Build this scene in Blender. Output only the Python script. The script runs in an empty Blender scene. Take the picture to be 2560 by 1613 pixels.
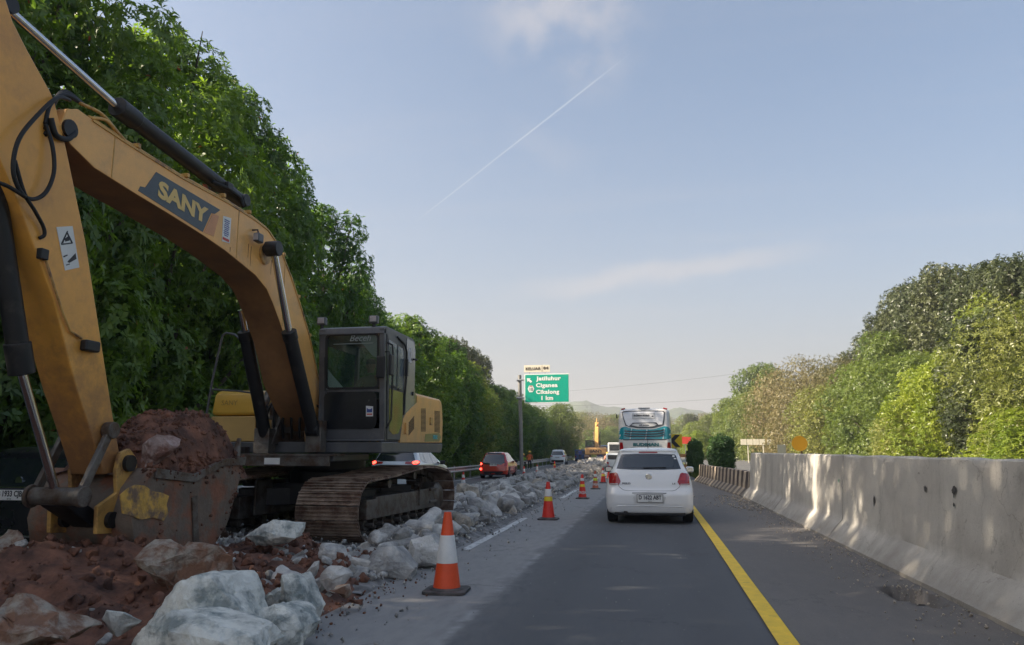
import bpy, bmesh, math, random
import numpy as np
from mathutils import Vector, Matrix, noise, Euler
D = bpy.data; SC = bpy.context.scene; COL = SC.collection
PI = math.pi; rad = math.radians
rnd = random.Random(7)

# ------------------------------------------------------------------ camera
FOC = 1900.0 / 2560.0; PITCH = rad(9.56); YAW = rad(10.583); CAM_Z = 1.4
cam = D.cameras.new('camera'); camo = D.objects.new('camera', cam); COL.objects.link(camo)
cam.sensor_width = 36; cam.lens = 36 * FOC; cam.clip_start = .1; cam.clip_end = 6000
camo.location = (0, 0, CAM_Z); camo.rotation_euler = (rad(90) + PITCH, 0, YAW)
SC.camera = camo
# ------------------------------------------------------------------ sky and sun
SUN_EL, SUN_AZ = rad(31), rad(-108)          # azimuth clockwise from the road direction
world = D.worlds.new('World'); SC.world = world; world.use_nodes = True
SC.view_settings.view_transform = 'Standard'; SC.view_settings.look = 'None'
SC.view_settings.exposure = 1.74; SC.view_settings.gamma = 1; SC.view_settings.use_curve_mapping = False
wt = world.node_tree; wn = wt.nodes; wl = wt.links
def cam_dir(px, py):
    r = Vector((math.cos(YAW), math.sin(YAW), 0)); f = Vector((-math.sin(YAW) * math.cos(PITCH), math.cos(YAW) * math.cos(PITCH), math.sin(PITCH)))
    u = r.cross(f)
    return (r * ((px - 1280) / 1900) - u * ((py - 806.5) / 1900) + f)
def on_x(px, py, x):
    d = cam_dir(px, py); return Vector((0, 0, CAM_Z)) + d * (x / d.x)
def on_y(px, py, y):
    d = cam_dir(px, py); return Vector((0, 0, CAM_Z)) + d * (y / d.y)
def on_z(px, py, z=0):
    d = cam_dir(px, py); return Vector((0, 0, CAM_Z)) + d * ((z - CAM_Z) / d.z)
def make_world():
    sky = wn.new('ShaderNodeTexSky'); sky.sky_type = 'NISHITA'; sky.sun_disc = False
    sky.sun_elevation = SUN_EL; sky.sun_rotation = SUN_AZ % (2 * PI)
    sky.air_density = 1.0; sky.dust_density = 4.5; sky.ozone_density = 1.5; sky.altitude = 100
    bg = wn['Background']; bg.inputs[1].default_value = .098
    tc = wn.new('ShaderNodeTexCoord')
    nrm = wn.new('ShaderNodeVectorMath'); nrm.operation = 'NORMALIZE'; wl.new(tc.outputs['Generated'], nrm.inputs[0])
    def math_(op, a, b=None, c=None):
        m = wn.new('ShaderNodeMath'); m.operation = op
        for i, v in enumerate((a, b, c)):
            if v is None: continue
            if isinstance(v, (int, float)): m.inputs[i].default_value = v
            else: wl.new(v, m.inputs[i])
        return m.outputs[0]
    def dot(v):
        m = wn.new('ShaderNodeVectorMath'); m.operation = 'DOT_PRODUCT'; wl.new(nrm.outputs[0], m.inputs[0]); m.inputs[1].default_value = v
        return m.outputs['Value']
    def ramp(v, a, b):
        m = wn.new('ShaderNodeMapRange'); m.clamp = True; m.interpolation_type = 'SMOOTHSTEP'
        wl.new(v, m.inputs[0]); m.inputs[1].default_value = a; m.inputs[2].default_value = b
        return m.outputs[0]
    def mix(fac, a, b):
        m = wn.new('ShaderNodeMixRGB')
        if isinstance(fac, (int, float)): m.inputs[0].default_value = fac
        else: wl.new(fac, m.inputs[0])
        for i, v in ((1, a), (2, b)):
            if isinstance(v, tuple): m.inputs[i].default_value = v + (1,)
            else: wl.new(v, m.inputs[i])
        return m.outputs[0]
    # thin veil of high cloud over the whole sky, thicker and warmer at the horizon
    sep = wn.new('ShaderNodeSeparateXYZ'); wl.new(nrm.outputs[0], sep.inputs[0]); z = sep.outputs[2]
    c = mix(.45, sky.outputs[0], VEIL)
    low = math_('POWER', math_('SUBTRACT', 1, math_('MAXIMUM', z, 0)), 5)
    c = mix(math_('MULTIPLY', low, .8), c, HORIZ)
    # wisps: stretched noise on the cloud plane
    pl = wn.new('ShaderNodeCombineXYZ'); zz = math_('MAXIMUM', z, .06)
    wl.new(math_('DIVIDE', sep.outputs[0], zz), pl.inputs[0]); wl.new(math_('DIVIDE', sep.outputs[1], zz), pl.inputs[1])
    mp = wn.new('ShaderNodeMapping'); wl.new(pl.outputs[0], mp.inputs[0]); mp.inputs['Rotation'].default_value = (0, 0, rad(35)); mp.inputs['Scale'].default_value = (.35, 1.3, 1); mp.inputs['Location'].default_value = (2.3, .7, 0)
    nz = wn.new('ShaderNodeTexNoise'); wl.new(mp.outputs[0], nz.inputs[0]); nz.inputs['Scale'].default_value = 1.0; nz.inputs['Detail'].default_value = 7; nz.inputs['Roughness'].default_value = .55
    wisp = math_('MULTIPLY', ramp(nz.outputs[0], .45, .85), .22)
    c = mix(wisp, c, CLOUD)
    nz2 = wn.new('ShaderNodeTexNoise'); wl.new(nrm.outputs[0], nz2.inputs[0]); nz2.inputs['Scale'].default_value = 14; nz2.inputs['Detail'].default_value = 6
    wob = math_('MULTIPLY', math_('SUBTRACT', nz2.outputs[0], .5), .05)
    # two named wisps: the bright tuft at the zenith side, the long low streak
    def streak(p0, p1, width, strength, wobk, fade=.15):
        a, b = cam_dir(*p0).normalized(), cam_dir(*p1).normalized()
        n = a.cross(b).normalized(); m = (a + b).normalized(); t = n.cross(m).normalized()
        half = b.dot(t)
        across = math_('ABSOLUTE', math_('ADD', dot(n), math_('MULTIPLY', wob, wobk)))
        s1 = math_('SUBTRACT', 1, ramp(across, width * .1, width))
        along = math_('ABSOLUTE', dot(t))
        s2 = math_('SUBTRACT', 1, ramp(along, abs(half) * (1 - fade), abs(half)))
        s3 = ramp(dot(m), 0, .1)
        return math_('MULTIPLY', math_('MULTIPLY', math_('MULTIPLY', s1, s2), s3), strength)
    c = mix(math_('MULTIPLY', streak((1150, -30), (1620, 190), .085, .55, 2.2, .7), ramp(nz2.outputs[0], .36, .66)), c, CLOUD)
    c = mix(streak((1180, 750), (2200, 600), .020, .5, .7, .8), c, CLOUD)
    c = mix(streak((1240, 300), (1500, 430), .03, .10, .7, .8), c, CLOUD)
    c = mix(streak((1000, 585), (1600, 115), .0015, .40, .028, .5), c, TRAIL)
    wl.new(c, bg.inputs[0])
VEIL = (.30, .48, .68); HORIZ = (1.95, 1.76, 1.70); CLOUD = (2.15, 2.05, 2.1); TRAIL = (2.4, 2.55, 2.7)
make_world()
sun = D.lights.new('sun', 'SUN'); suno = D.objects.new('sun', sun); COL.objects.link(suno)
sun.energy = 3.6; sun.angle = rad(.53); sun.color = (1, .87, .7)
sd = Vector((math.sin(SUN_AZ) * math.cos(SUN_EL), math.cos(SUN_AZ) * math.cos(SUN_EL), math.sin(SUN_EL)))
suno.rotation_euler = sd.to_track_quat('Z', 'Y').to_euler()
SC.cycles.max_bounces = 7; SC.cycles.diffuse_bounces = 4; SC.cycles.glossy_bounces = 3
SC.cycles.transmission_bounces = 5; SC.cycles.transparent_max_bounces = 8; SC.cycles.volume_bounces = 0
SC.cycles.use_denoising = True; SC.cycles.sample_clamp_indirect = 4

# ------------------------------------------------------------------ materials
MATS = {}
def M(name, col, rough=.55, metal=0, var=.12, scale=3.0, bump=0, bscale=40, coat=0, col2=None, thr=(.45, .65), spec=.5, obj_rand=0, emit=0, dirt=None, alpha=None, stretch=(1, 1, 1), grunge=0, mud=None):
    """paint / metal / stone: base colour with noise variation, optional second colour in patches, fine bump"""
    if name in MATS: return MATS[name]
    m = D.materials.new(name); m.use_nodes = True; t = m.node_tree; n = t.nodes; l = t.links
    b = n['Principled BSDF']; MATS[name] = m
    tc = n.new('ShaderNodeTexCoord'); mp = n.new('ShaderNodeMapping'); l.new(tc.outputs['Object'], mp.inputs[0]); mp.inputs['Scale'].default_value = stretch
    if obj_rand:
        oi = n.new('ShaderNodeObjectInfo'); ml = n.new('ShaderNodeMath'); ml.operation = 'MULTIPLY'; ml.inputs[1].default_value = 50
        l.new(oi.outputs['Random'], ml.inputs[0]); l.new(ml.outputs[0], mp.inputs['Location'])
    nz = n.new('ShaderNodeTexNoise'); l.new(mp.outputs[0], nz.inputs[0]); nz.inputs['Scale'].default_value = scale; nz.inputs['Detail'].default_value = 6; nz.inputs['Roughness'].default_value = .6
    def hsv(cin, fac, amt):
        h = n.new('ShaderNodeHueSaturation'); mr = n.new('ShaderNodeMapRange'); l.new(fac, mr.inputs[0])
        mr.inputs[1].default_value = .25 if amt is not obj_rand else 0; mr.inputs[2].default_value = .75 if amt is not obj_rand else 1
        mr.inputs[3].default_value = 1 - amt; mr.inputs[4].default_value = 1 + amt
        l.new(mr.outputs[0], h.inputs['Value'])
        if isinstance(cin, tuple): h.inputs['Color'].default_value = cin
        else: l.new(cin, h.inputs['Color'])
        return h.outputs[0]
    c = tuple(col) + (1,)
    if col2 is not None:
        n2 = n.new('ShaderNodeTexNoise'); l.new(mp.outputs[0], n2.inputs[0]); n2.inputs['Scale'].default_value = scale * .7; n2.inputs['Detail'].default_value = 8; n2.inputs['Roughness'].default_value = .65
        mr = n.new('ShaderNodeMapRange'); l.new(n2.outputs[0], mr.inputs[0]); mr.inputs[1].default_value, mr.inputs[2].default_value = thr
        mx = n.new('ShaderNodeMixRGB'); l.new(mr.outputs[0], mx.inputs[0]); mx.inputs[1].default_value = c; mx.inputs[2].default_value = tuple(col2) + (1,)
        c = mx.outputs[0]
    c = hsv(c, nz.outputs[0], var)
    if obj_rand: c = hsv(c, oi.outputs['Random'], obj_rand)
    if mud:      # dried mud and dust splashed up from below, broken by noise
        sp = n.new('ShaderNodeSeparateXYZ'); l.new(tc.outputs['Object'], sp.inputs[0]); n4 = n.new('ShaderNodeTexNoise'); l.new(tc.outputs['Object'], n4.inputs[0]); n4.inputs['Scale'].default_value = 7; n4.inputs['Detail'].default_value = 8; n4.inputs['Roughness'].default_value = .7
        ma = n.new('ShaderNodeMath'); ma.operation = 'MULTIPLY_ADD'; l.new(n4.outputs[0], ma.inputs[0]); ma.inputs[1].default_value = (mud[1] - mud[0]) * 1.6; l.new(sp.outputs[2], ma.inputs[2])
        m4 = n.new('ShaderNodeMapRange'); l.new(ma.outputs[0], m4.inputs[0]); d_ = (mud[1] - mud[0]) * .8; m4.inputs[1].default_value = mud[0] + d_; m4.inputs[2].default_value = mud[1] + d_; m4.inputs[3].default_value = mud[3]; m4.inputs[4].default_value = 0
        m5 = n.new('ShaderNodeMixRGB'); l.new(m4.outputs[0], m5.inputs[0]); m5.inputs[2].default_value = tuple(mud[2]) + (1,)
        if isinstance(c, tuple): m5.inputs[1].default_value = c
        else: l.new(c, m5.inputs[1])
        c = m5.outputs[0]
    if isinstance(c, tuple): b.inputs['Base Color'].default_value = c
    else: l.new(c, b.inputs['Base Color'])
    mr = n.new('ShaderNodeMapRange'); l.new(nz.outputs[0], mr.inputs[0]); mr.inputs[3].default_value = max(rough - .08 - grunge, .03); mr.inputs[4].default_value = min(rough + .08 + grunge, 1)
    l.new(mr.outputs[0], b.inputs['Roughness'])
    b.inputs['Metallic'].default_value = metal; b.inputs['Coat Weight'].default_value = coat; b.inputs['Coat Roughness'].default_value = .08
    b.inputs['Specular IOR Level'].default_value = spec
    if alpha is not None: b.inputs['Alpha'].default_value = alpha
    if emit: b.inputs['Emission Color'].default_value = tuple(col) + (1,); b.inputs['Emission Strength'].default_value = emit
    if bump:
        n3 = n.new('ShaderNodeTexNoise'); l.new(tc.outputs['Object'], n3.inputs[0]); n3.inputs['Scale'].default_value = bscale; n3.inputs['Detail'].default_value = 5; n3.inputs['Roughness'].default_value = .65
        bp = n.new('ShaderNodeBump'); l.new(n3.outputs[0], bp.inputs['Height']); bp.inputs['Strength'].default_value = bump; bp.inputs['Distance'].default_value = .5 / bscale
        l.new(bp.outputs[0], b.inputs['Normal'])
    return m
def leaf_mat(name, c1, c2, trans=(.3, .45, .05), tfac=.4, warm=None, rough=.38):
    if name in MATS: return MATS[name]
    m = D.materials.new(name); m.use_nodes = True; t = m.node_tree; n = t.nodes; l = t.links; MATS[name] = m
    b = n['Principled BSDF']; out = n['Material Output']
    tc = n.new('ShaderNodeTexCoord'); nz = n.new('ShaderNodeTexNoise'); l.new(tc.outputs['Object'], nz.inputs[0]); nz.inputs['Scale'].default_value = .55; nz.inputs['Detail'].default_value = 3
    gi = n.new('ShaderNodeNewGeometry')
    add = n.new('ShaderNodeMath'); add.operation = 'MULTIPLY_ADD'; l.new(gi.outputs['Random Per Island'], add.inputs[0]); add.inputs[1].default_value = .45
    mr = n.new('ShaderNodeMapRange'); l.new(nz.outputs[0], mr.inputs[0]); mr.inputs[1].default_value = .35; mr.inputs[2].default_value = .65; mr.inputs[4].default_value = .75
    l.new(mr.outputs[0], add.inputs[2])
    mx = n.new('ShaderNodeMixRGB'); l.new(add.outputs[0], mx.inputs[0]); mx.inputs[1].default_value = tuple(c1) + (1,); mx.inputs[2].default_value = tuple(c2) + (1,)
    oi = n.new('ShaderNodeObjectInfo'); h = n.new('ShaderNodeHueSaturation'); l.new(mx.outputs[0], h.inputs['Color'])
    r2 = n.new('ShaderNodeMapRange'); l.new(oi.outputs['Random'], r2.inputs[0]); r2.inputs[3].default_value = .8; r2.inputs[4].default_value = 1.25; l.new(r2.outputs[0], h.inputs['Value'])
    r3 = n.new('ShaderNodeMapRange'); l.new(oi.outputs['Random'], r3.inputs[0]); r3.inputs[3].default_value = .515; r3.inputs[4].default_value = .485; l.new(r3.outputs[0], h.inputs['Hue'])
    col = h.outputs[0]
    if warm:
        gt = n.new('ShaderNodeMath'); gt.operation = 'GREATER_THAN'; l.new(gi.outputs['Random Per Island'], gt.inputs[0]); gt.inputs[1].default_value = warm[1]
        m2 = n.new('ShaderNodeMixRGB'); l.new(gt.outputs[0], m2.inputs[0]); l.new(col, m2.inputs[1]); m2.inputs[2].default_value = tuple(warm[0]) + (1,); col = m2.outputs[0]
    l.new(col, b.inputs['Base Color']); b.inputs['Roughness'].default_value = rough; b.inputs['Specular IOR Level'].default_value = .42
    tr = n.new('ShaderNodeBsdfTranslucent'); mt = n.new('ShaderNodeMixRGB'); mt.blend_type = 'MULTIPLY'; mt.inputs[0].default_value = 1
    l.new(col, mt.inputs[1]); mt.inputs[2].default_value = tuple(trans) + (1,); l.new(mt.outputs[0], tr.inputs[0])
    ms = n.new('ShaderNodeMixShader'); ms.inputs[0].default_value = tfac; l.new(b.outputs[0], ms.inputs[1]); l.new(tr.outputs[0], ms.inputs[2]); l.new(ms.outputs[0], out.inputs[0])
    return m
def glass_mat(name, tint, opaque, rough=.04):
    m = D.materials.new(name); m.use_nodes = True; t = m.node_tree; n = t.nodes; l = t.links; MATS[name] = m
    b = n['Principled BSDF']; b.inputs['Base Color'].default_value = tuple(tint) + (1,); b.inputs['Roughness'].default_value = rough; b.inputs['Specular IOR Level'].default_value = .8
    tp = n.new('ShaderNodeBsdfTransparent'); tp.inputs[0].default_value = (.86, .93, .90, 1)
    ms = n.new('ShaderNodeMixShader'); ms.inputs[0].default_value = opaque
    l.new(tp.outputs[0], ms.inputs[1]); l.new(b.outputs[0], ms.inputs[2]); l.new(ms.outputs[0], n['Material Output'].inputs[0])
    return m

# ------------------------------------------------------------------ mesh helpers
def link(o, parent=None):
    COL.objects.link(o)
    if parent is not None: o.parent = parent
    return o
def tag(o, label=None, cat=None, group=None, kind=None):
    if label: o['label'] = label
    if cat: o['category'] = cat
    if group: o['group'] = group
    if kind: o['kind'] = kind
    return o
def empty(name, loc=(0, 0, 0), rz=0, label=None, cat=None, group=None):
    o = D.objects.new(name, None); COL.objects.link(o); o.location = loc; o.rotation_euler = (0, 0, rz); o.empty_display_size = .2
    return tag(o, label, cat, group)
def copy_tree(o, parent=None):
    c = o.copy(); link(c)
    if parent is not None: c.parent = parent
    for ch in o.children: copy_tree(ch, c)
    return c
class B:
    def __init__(s): s.v = []; s.f = []
    def add(s, vs, fs):
        k = len(s.v); s.v += [tuple(v) for v in vs]; s.f += [tuple(i + k for i in f) for f in fs]; return s
    def box(s, c, d, rot=None, taper=1):
        hx, hy, hz = d[0] / 2, d[1] / 2, d[2] / 2
        vs = []
        for z in (-1, 1):
            k = taper if z > 0 else 1
            for x, y in ((-1, -1), (1, -1), (1, 1), (-1, 1)): vs.append(Vector((x * hx * k, y * hy * k, z * hz)))
        if rot is not None:
            e = rot if isinstance(rot, Matrix) else Euler(rot).to_matrix()
            vs = [e @ v for v in vs]
        c = Vector(c)
        return s.add([v + c for v in vs], [(3, 2, 1, 0), (4, 5, 6, 7), (0, 1, 5, 4), (1, 2, 6, 5), (2, 3, 7, 6), (3, 0, 4, 7)])
    def bar(s, p0, p1, w, h=None, up=(0, 0, 1)):
        p0, p1 = Vector(p0), Vector(p1); d = p1 - p0; L = d.length; d.normalize(); u = Vector(up)
        if abs(d.dot(u)) > .98: u = Vector((0, 1, 0))
        x = d.cross(u).normalized(); z = x.cross(d)
        m = Matrix((x, d, z)).transposed()
        return s.box((p0 + p1) / 2, (w, L, h or w), m)
    def tube(s, pts, r, n=10, cap=True):
        pts = [Vector(p) for p in pts]; rs = r if isinstance(r, (list, tuple)) else [r] * len(pts)
        k = len(s.v); prev = None
        for i, p in enumerate(pts):
            if i == 0: d = pts[1] - p
            elif i == len(pts) - 1: d = p - pts[i - 1]
            else: d = (pts[i + 1] - p).normalized() + (p - pts[i - 1]).normalized()
            d.normalize()
            if prev is None:
                a = Vector((0, 0, 1)) if abs(d.z) < .9 else Vector((1, 0, 0)); x = d.cross(a).normalized()
            else:
                x = (prev - d * prev.dot(d)).normalized()
            prev = x; y = d.cross(x)
            for j in range(n):
                t = 2 * PI * j / n; s.v.append(tuple(p + x * math.cos(t) * rs[i] + y * math.sin(t) * rs[i]))
        for i in range(len(pts) - 1):
            for j in range(n):
                a, b = k + i * n + j, k + i * n + (j + 1) % n
                s.f.append((a, b, b + n, a + n))
        if cap:
            s.f.append(tuple(k + j for j in range(n))[::-1]); e = k + (len(pts) - 1) * n; s.f.append(tuple(e + j for j in range(n)))
        return s
    def cyl(s, p0, p1, r, r1=None, n=16): return s.tube([p0, p1], [r, r1 if r1 is not None else r], n)
    def prism(s, poly, a, b, axis='x'):
        """poly in the plane across the axis; extruded from a to b"""
        def pt(u, w, t): return {'x': (t, u, w), 'y': (u, t, w), 'z': (u, w, t)}[axis]
        n = len(poly); vs = [pt(u, w, a) for u, w in poly] + [pt(u, w, b) for u, w in poly]
        fs = [tuple(range(n))[::-1], tuple(range(n, 2 * n))] + [(i, (i + 1) % n, n + (i + 1) % n, n + i) for i in range(n)]
        return s.add(vs, fs)
    def lathe(s, prof, n=24, c=(0, 0, 0), axis='z'):
        k = len(s.v)
        for r, h in prof:
            for j in range(n):
                t = 2 * PI * j / n; x, y = r * math.cos(t), r * math.sin(t)
                p = {'z': (x, y, h), 'x': (h, x, y), 'y': (x, h, y)}[axis]
                s.v.append((p[0] + c[0], p[1] + c[1], p[2] + c[2]))
        for i in range(len(prof) - 1):
            for j in range(n):
                a, b = k + i * n + j, k + i * n + (j + 1) % n; s.f.append((a, b, b + n, a + n))
        if prof[0][0] > 1e-4: s.f.append(tuple(k + j for j in range(n))[::-1])
        if prof[-1][0] > 1e-4: s.f.append(tuple(k + (len(prof) - 1) * n + j for j in range(n)))
        return s
    def mesh(s, name, smooth=False, fix=True):
        me = D.meshes.new(name); me.from_pydata(s.v, [], s.f)
        if fix:
            bm = bmesh.new(); bm.from_mesh(me); bmesh.ops.recalc_face_normals(bm, faces=bm.faces); bm.to_mesh(me); bm.free()
        if smooth:
            me.polygons.foreach_set('use_smooth', [True] * len(me.polygons))
            if smooth != 'all': me.set_sharp_from_angle(angle=rad(38))
        return me
    def obj(s, name, mat, parent=None, bevel=0, smooth=True, seg=2, fix=True):
        o = D.objects.new(name, s.mesh(name, smooth, fix)); link(o, parent); o.data.materials.append(mat)
        if bevel:
            b = o.modifiers.new('bevel', 'BEVEL'); b.width = bevel; b.segments = seg; b.limit_method = 'ANGLE'; b.angle_limit = rad(40); b.harden_normals = True
        return o
def grid_obj(name, xs, ys, zf, mat, parent=None, smooth=True, kind=None):
    """height-field over u (lateral) and y; zf(u,y)->(x,z)"""
    nx, ny = len(xs), len(ys); vs = []
    for y in ys:
        for x in xs:
            q = zf(x, y); vs.append((q[0], y, q[1]))
    fs = [(j * nx + i, j * nx + i + 1, (j + 1) * nx + i + 1, (j + 1) * nx + i) for j in range(ny - 1) for i in range(nx - 1)]
    me = D.meshes.new(name); me.from_pydata(vs, [], fs)
    if smooth: me.polygons.foreach_set('use_smooth', [True] * len(fs))
    o = D.objects.new(name, me); link(o, parent); me.materials.append(mat)
    if kind: o['kind'] = kind
    return o
def text(name, s, size, mat, origin, right, up, parent=None, bold=0, depth=.002, align='CENTER', xs=1, shear=0, space=1):
    cu = D.curves.new('lettering', 'FONT'); cu.body = s; cu.size = size; cu.extrude = depth; cu.offset = bold; cu.align_x = align; cu.align_y = 'CENTER'; cu.shear = shear; cu.space_character = space; cu.resolution_u = 3
    o = D.objects.new('tmp', cu); COL.objects.link(o); dg = bpy.context.evaluated_depsgraph_get(); dg.update()
    me = D.meshes.new_from_object(o.evaluated_get(dg)); me.name = name
    D.objects.remove(o); D.curves.remove(cu)
    r = Vector(right).normalized(); u = Vector(up); u = (u - r * u.dot(r)).normalized(); nn = r.cross(u)
    m = Matrix((r * xs, u, nn)).transposed().to_4x4(); m.translation = Vector(origin)
    me.transform(m); me.materials.clear(); me.materials.append(mat)
    ob = D.objects.new(name, me); link(ob, parent); return ob
def patch(name, poly, fn, mat, parent, off=.006, cuts=3, thick=0, size=None):
    """outline in (a,b) laid on the surface fn(a,b,off)->xyz"""
    bm = bmesh.new(); vs = [bm.verts.new((a, b, 0)) for a, b in poly]; bm.faces.new(vs)
    bmesh.ops.triangulate(bm, faces=bm.faces)
    for _ in range(cuts):
        ln = size or .12
        es = [e for e in bm.edges if e.calc_length() > ln]
        if not es: break
        bmesh.ops.subdivide_edges(bm, edges=es, cuts=1, use_grid_fill=True); bmesh.ops.triangulate(bm, faces=bm.faces)
    for v in bm.verts: v.co = Vector(fn(v.co.x, v.co.y, off))
    if thick:
        r = bmesh.ops.extrude_face_region(bm, geom=list(bm.faces))
        for g in r['geom']:
            if isinstance(g, bmesh.types.BMVert): pass
    me = D.meshes.new(name); bm.to_mesh(me); bm.free(); me.polygons.foreach_set('use_smooth', [True] * len(me.polygons))
    me.materials.append(mat); o = D.objects.new(name, me); link(o, parent); return o
def circ(cx, cy, r, n=20, ry=None): return [(cx + r * math.cos(2 * PI * i / n), cy + (ry or r) * math.sin(2 * PI * i / n)) for i in range(n)]
def spline(P, n=6):
    P = [Vector(p) for p in P]; out = []
    for i in range(len(P) - 1):
        a, b, c, d = P[max(i - 1, 0)], P[i], P[i + 1], P[min(i + 2, len(P) - 1)]
        for k in range(n):
            t = k / n; out.append(.5 * ((2 * b) + (c - a) * t + (2 * a - 5 * b + 4 * c - d) * t * t + (3 * b - a - 3 * c + d) * t ** 3))
    return out + [P[-1]]
def sh(y): return -max(y, 0.0) ** 2 / 5000 if y < 400 else -32 - (y - 400) * .16
def fbm(x, y, z=0, o=4, h=.55):
    v = 0; a = 1; f = 1
    for _ in range(o):
        v += a * noise.noise((x * f, y * f, z * f + 7.3)); a *= h; f *= 2.03
    return v
HAZE_D = .0007
# ================================================================== GROUND, ROADS, MARKINGS
def asphalt(name, base, dust, seam=None, lo=.75, speck=.35, dust_edge=None):
    m = D.materials.new(name); m.use_nodes = True; t = m.node_tree; n = t.nodes; l = t.links; b = n['Principled BSDF']
    tc = n.new('ShaderNodeTexCoord')
    def noise_(s, d=6, r=.6, st=(1, 1, 1)):
        mp = n.new('ShaderNodeMapping'); l.new(tc.outputs['Object'], mp.inputs[0]); mp.inputs['Scale'].default_value = st
        z = n.new('ShaderNodeTexNoise'); l.new(mp.outputs[0], z.inputs[0]); z.inputs['Scale'].default_value = s; z.inputs['Detail'].default_value = d; z.inputs['Roughness'].default_value = r; return z.outputs[0]
    def mr(v, a, b_, c=0, d=1):
        q = n.new('ShaderNodeMapRange'); l.new(v, q.inputs[0]); q.inputs[1].default_value = a; q.inputs[2].default_value = b_; q.inputs[3].default_value = c; q.inputs[4].default_value = d; return q.outputs[0]
    def mt(op, a, b_):
        q = n.new('ShaderNodeMath'); q.operation = op
        for i, v in enumerate((a, b_)):
            if isinstance(v, (int, float)): q.inputs[i].default_value = v
            else: l.new(v, q.inputs[i])
        return q.outputs[0]
    def mix(f, a, c, bt='MIX'):
        q = n.new('ShaderNodeMixRGB'); q.blend_type = bt; l.new(f, q.inputs[0]) if not isinstance(f, float) else setattr(q.inputs[0], 'default_value', f)
        for i, v in ((1, a), (2, c)):
            if isinstance(v, tuple): q.inputs[i].default_value = v + (1,)
            else: l.new(v, q.inputs[i])
        return q.outputs[0]
    fine = noise_(140, 3, .7); mid = noise_(9, 6, .65, (1, .35, 1)); big = noise_(.6, 5, .6, (1, .25, 1)); spots = noise_(55, 2, .5)
    c = mix(mr(mt('ADD', mt('MULTIPLY', mid, .5), mt('MULTIPLY', big, .5)), .4, .62, 0, .8), base, dust)
    if seam is not None:
        sx = n.new('ShaderNodeSeparateXYZ'); l.new(tc.outputs['Object'], sx.inputs[0])
        w = mt('MULTIPLY', mt('SUBTRACT', noise_(1.6, 6, .7), .5), .5)
        x = mt('ADD', sx.outputs[0], w)
        left = mr(x, seam + .12, seam - .12)
        c = mix(mt('MULTIPLY', left, mr(mid, .3, .7, .55, .95)), c, dust_edge)
        lin = mr(mt('ABSOLUTE', mt('SUBTRACT', mt('ADD', sx.outputs[0], mt('MULTIPLY', mt('SUBTRACT', noise_(3, 5, .7), .5), .16)), seam), 0), .010, .075, 1, 0)
        c = mix(mt('MULTIPLY', lin, mr(noise_(1.7, 5, .7), .44, .60, .0, .6)), c, (.44, .44, .43))
        # dust spilt from the broken slabs, thinning out to the right
        c = mix(mt('MULTIPLY', mr(sx.outputs[0], -.9, -2.9), mr(mid, .35, .7, .1, .7)), c, (.30, .29, .28))
    if seam is not None:      # wheel paths polished darker, tar-filled hairline cracks
        for wx in (-1.05, .42):
            tr = mr(mt('ABSOLUTE', mt('SUBTRACT', mt('ADD', sx.outputs[0], mt('MULTIPLY', mt('SUBTRACT', noise_(.4, 3, .5), .5), .3)), wx), 0), .05, .38, .38, 0)
            c = mix(mt('MULTIPLY', tr, mr(mid, .3, .7, .4, 1)), c, (.055, .057, .06))
    vo = n.new('ShaderNodeTexVoronoi'); vo.feature = 'DISTANCE_TO_EDGE'; vo.inputs['Scale'].default_value = .42
    sc = n.new('ShaderNodeVectorMath'); sc.operation = 'SCALE'; nn = n.new('ShaderNodeTexNoise'); l.new(tc.outputs['Object'], nn.inputs[0]); nn.inputs['Scale'].default_value = 2.2; nn.inputs['Detail'].default_value = 8; nn.inputs['Roughness'].default_value = .7
    l.new(nn.outputs['Color'], sc.inputs[0]); sc.inputs['Scale'].default_value = .9; va = n.new('ShaderNodeVectorMath'); va.operation = 'ADD'; l.new(tc.outputs['Object'], va.inputs[0]); l.new(sc.outputs[0], va.inputs[1]); l.new(va.outputs[0], vo.inputs['Vector'])
    c = mix(mt('MULTIPLY', mr(vo.outputs['Distance'], 0, .006, .7, 0), mr(noise_(.7, 3, .5), .48, .6)), c, (.02, .02, .02))
    c = mix(mr(noise_(1.1, 4, .5, (1, .5, 1)), .66, .70, 0, .35), c, tuple(v * 1.7 for v in base))
    c = mix(mr(fine, .35, .7, 0, speck), c, (.20, .20, .20))
    c = mix(mr(spots, .70, .76, 0, .5), c, (.42, .41, .39))
    c = mix(mr(noise_(2.3, 6, .75), .66, .74, 0, .5), c, (.025, .025, .026))
    l.new(c, b.inputs['Base Color']); l.new(mr(mid, .3, .7, lo, lo + .15), b.inputs['Roughness']); b.inputs['Specular IOR Level'].default_value = .3
    bp = n.new('ShaderNodeBump'); l.new(fine, bp.inputs['Height']); bp.inputs['Strength'].default_value = .5; bp.inputs['Distance'].default_value = .006; l.new(bp.outputs[0], b.inputs['Normal'])
    return m
m_road = asphalt('road_asphalt', (.080, .083, .087), (.118, .12, .123), seam=-1.62, dust_edge=(.34, .33, .315))
m_shoulder = asphalt('shoulder_asphalt', (.125, .11, .095), (.19, .17, .15), speck=.6)
m_lane = asphalt('old_asphalt', (.09, .09, .09), (.15, .145, .135))
m_grass = M('verge', (.06, .085, .03), .9, var=.3, scale=2, col2=(.12, .10, .05), bump=.6, bscale=8)
def yr_(*segs):
    out = []
    for a, b, s in segs:
        k = a
        while k < b - 1e-6: out.append(k); k += s
    out.append(segs[-1][1]); return out
LEFTZ = -.2
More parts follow.
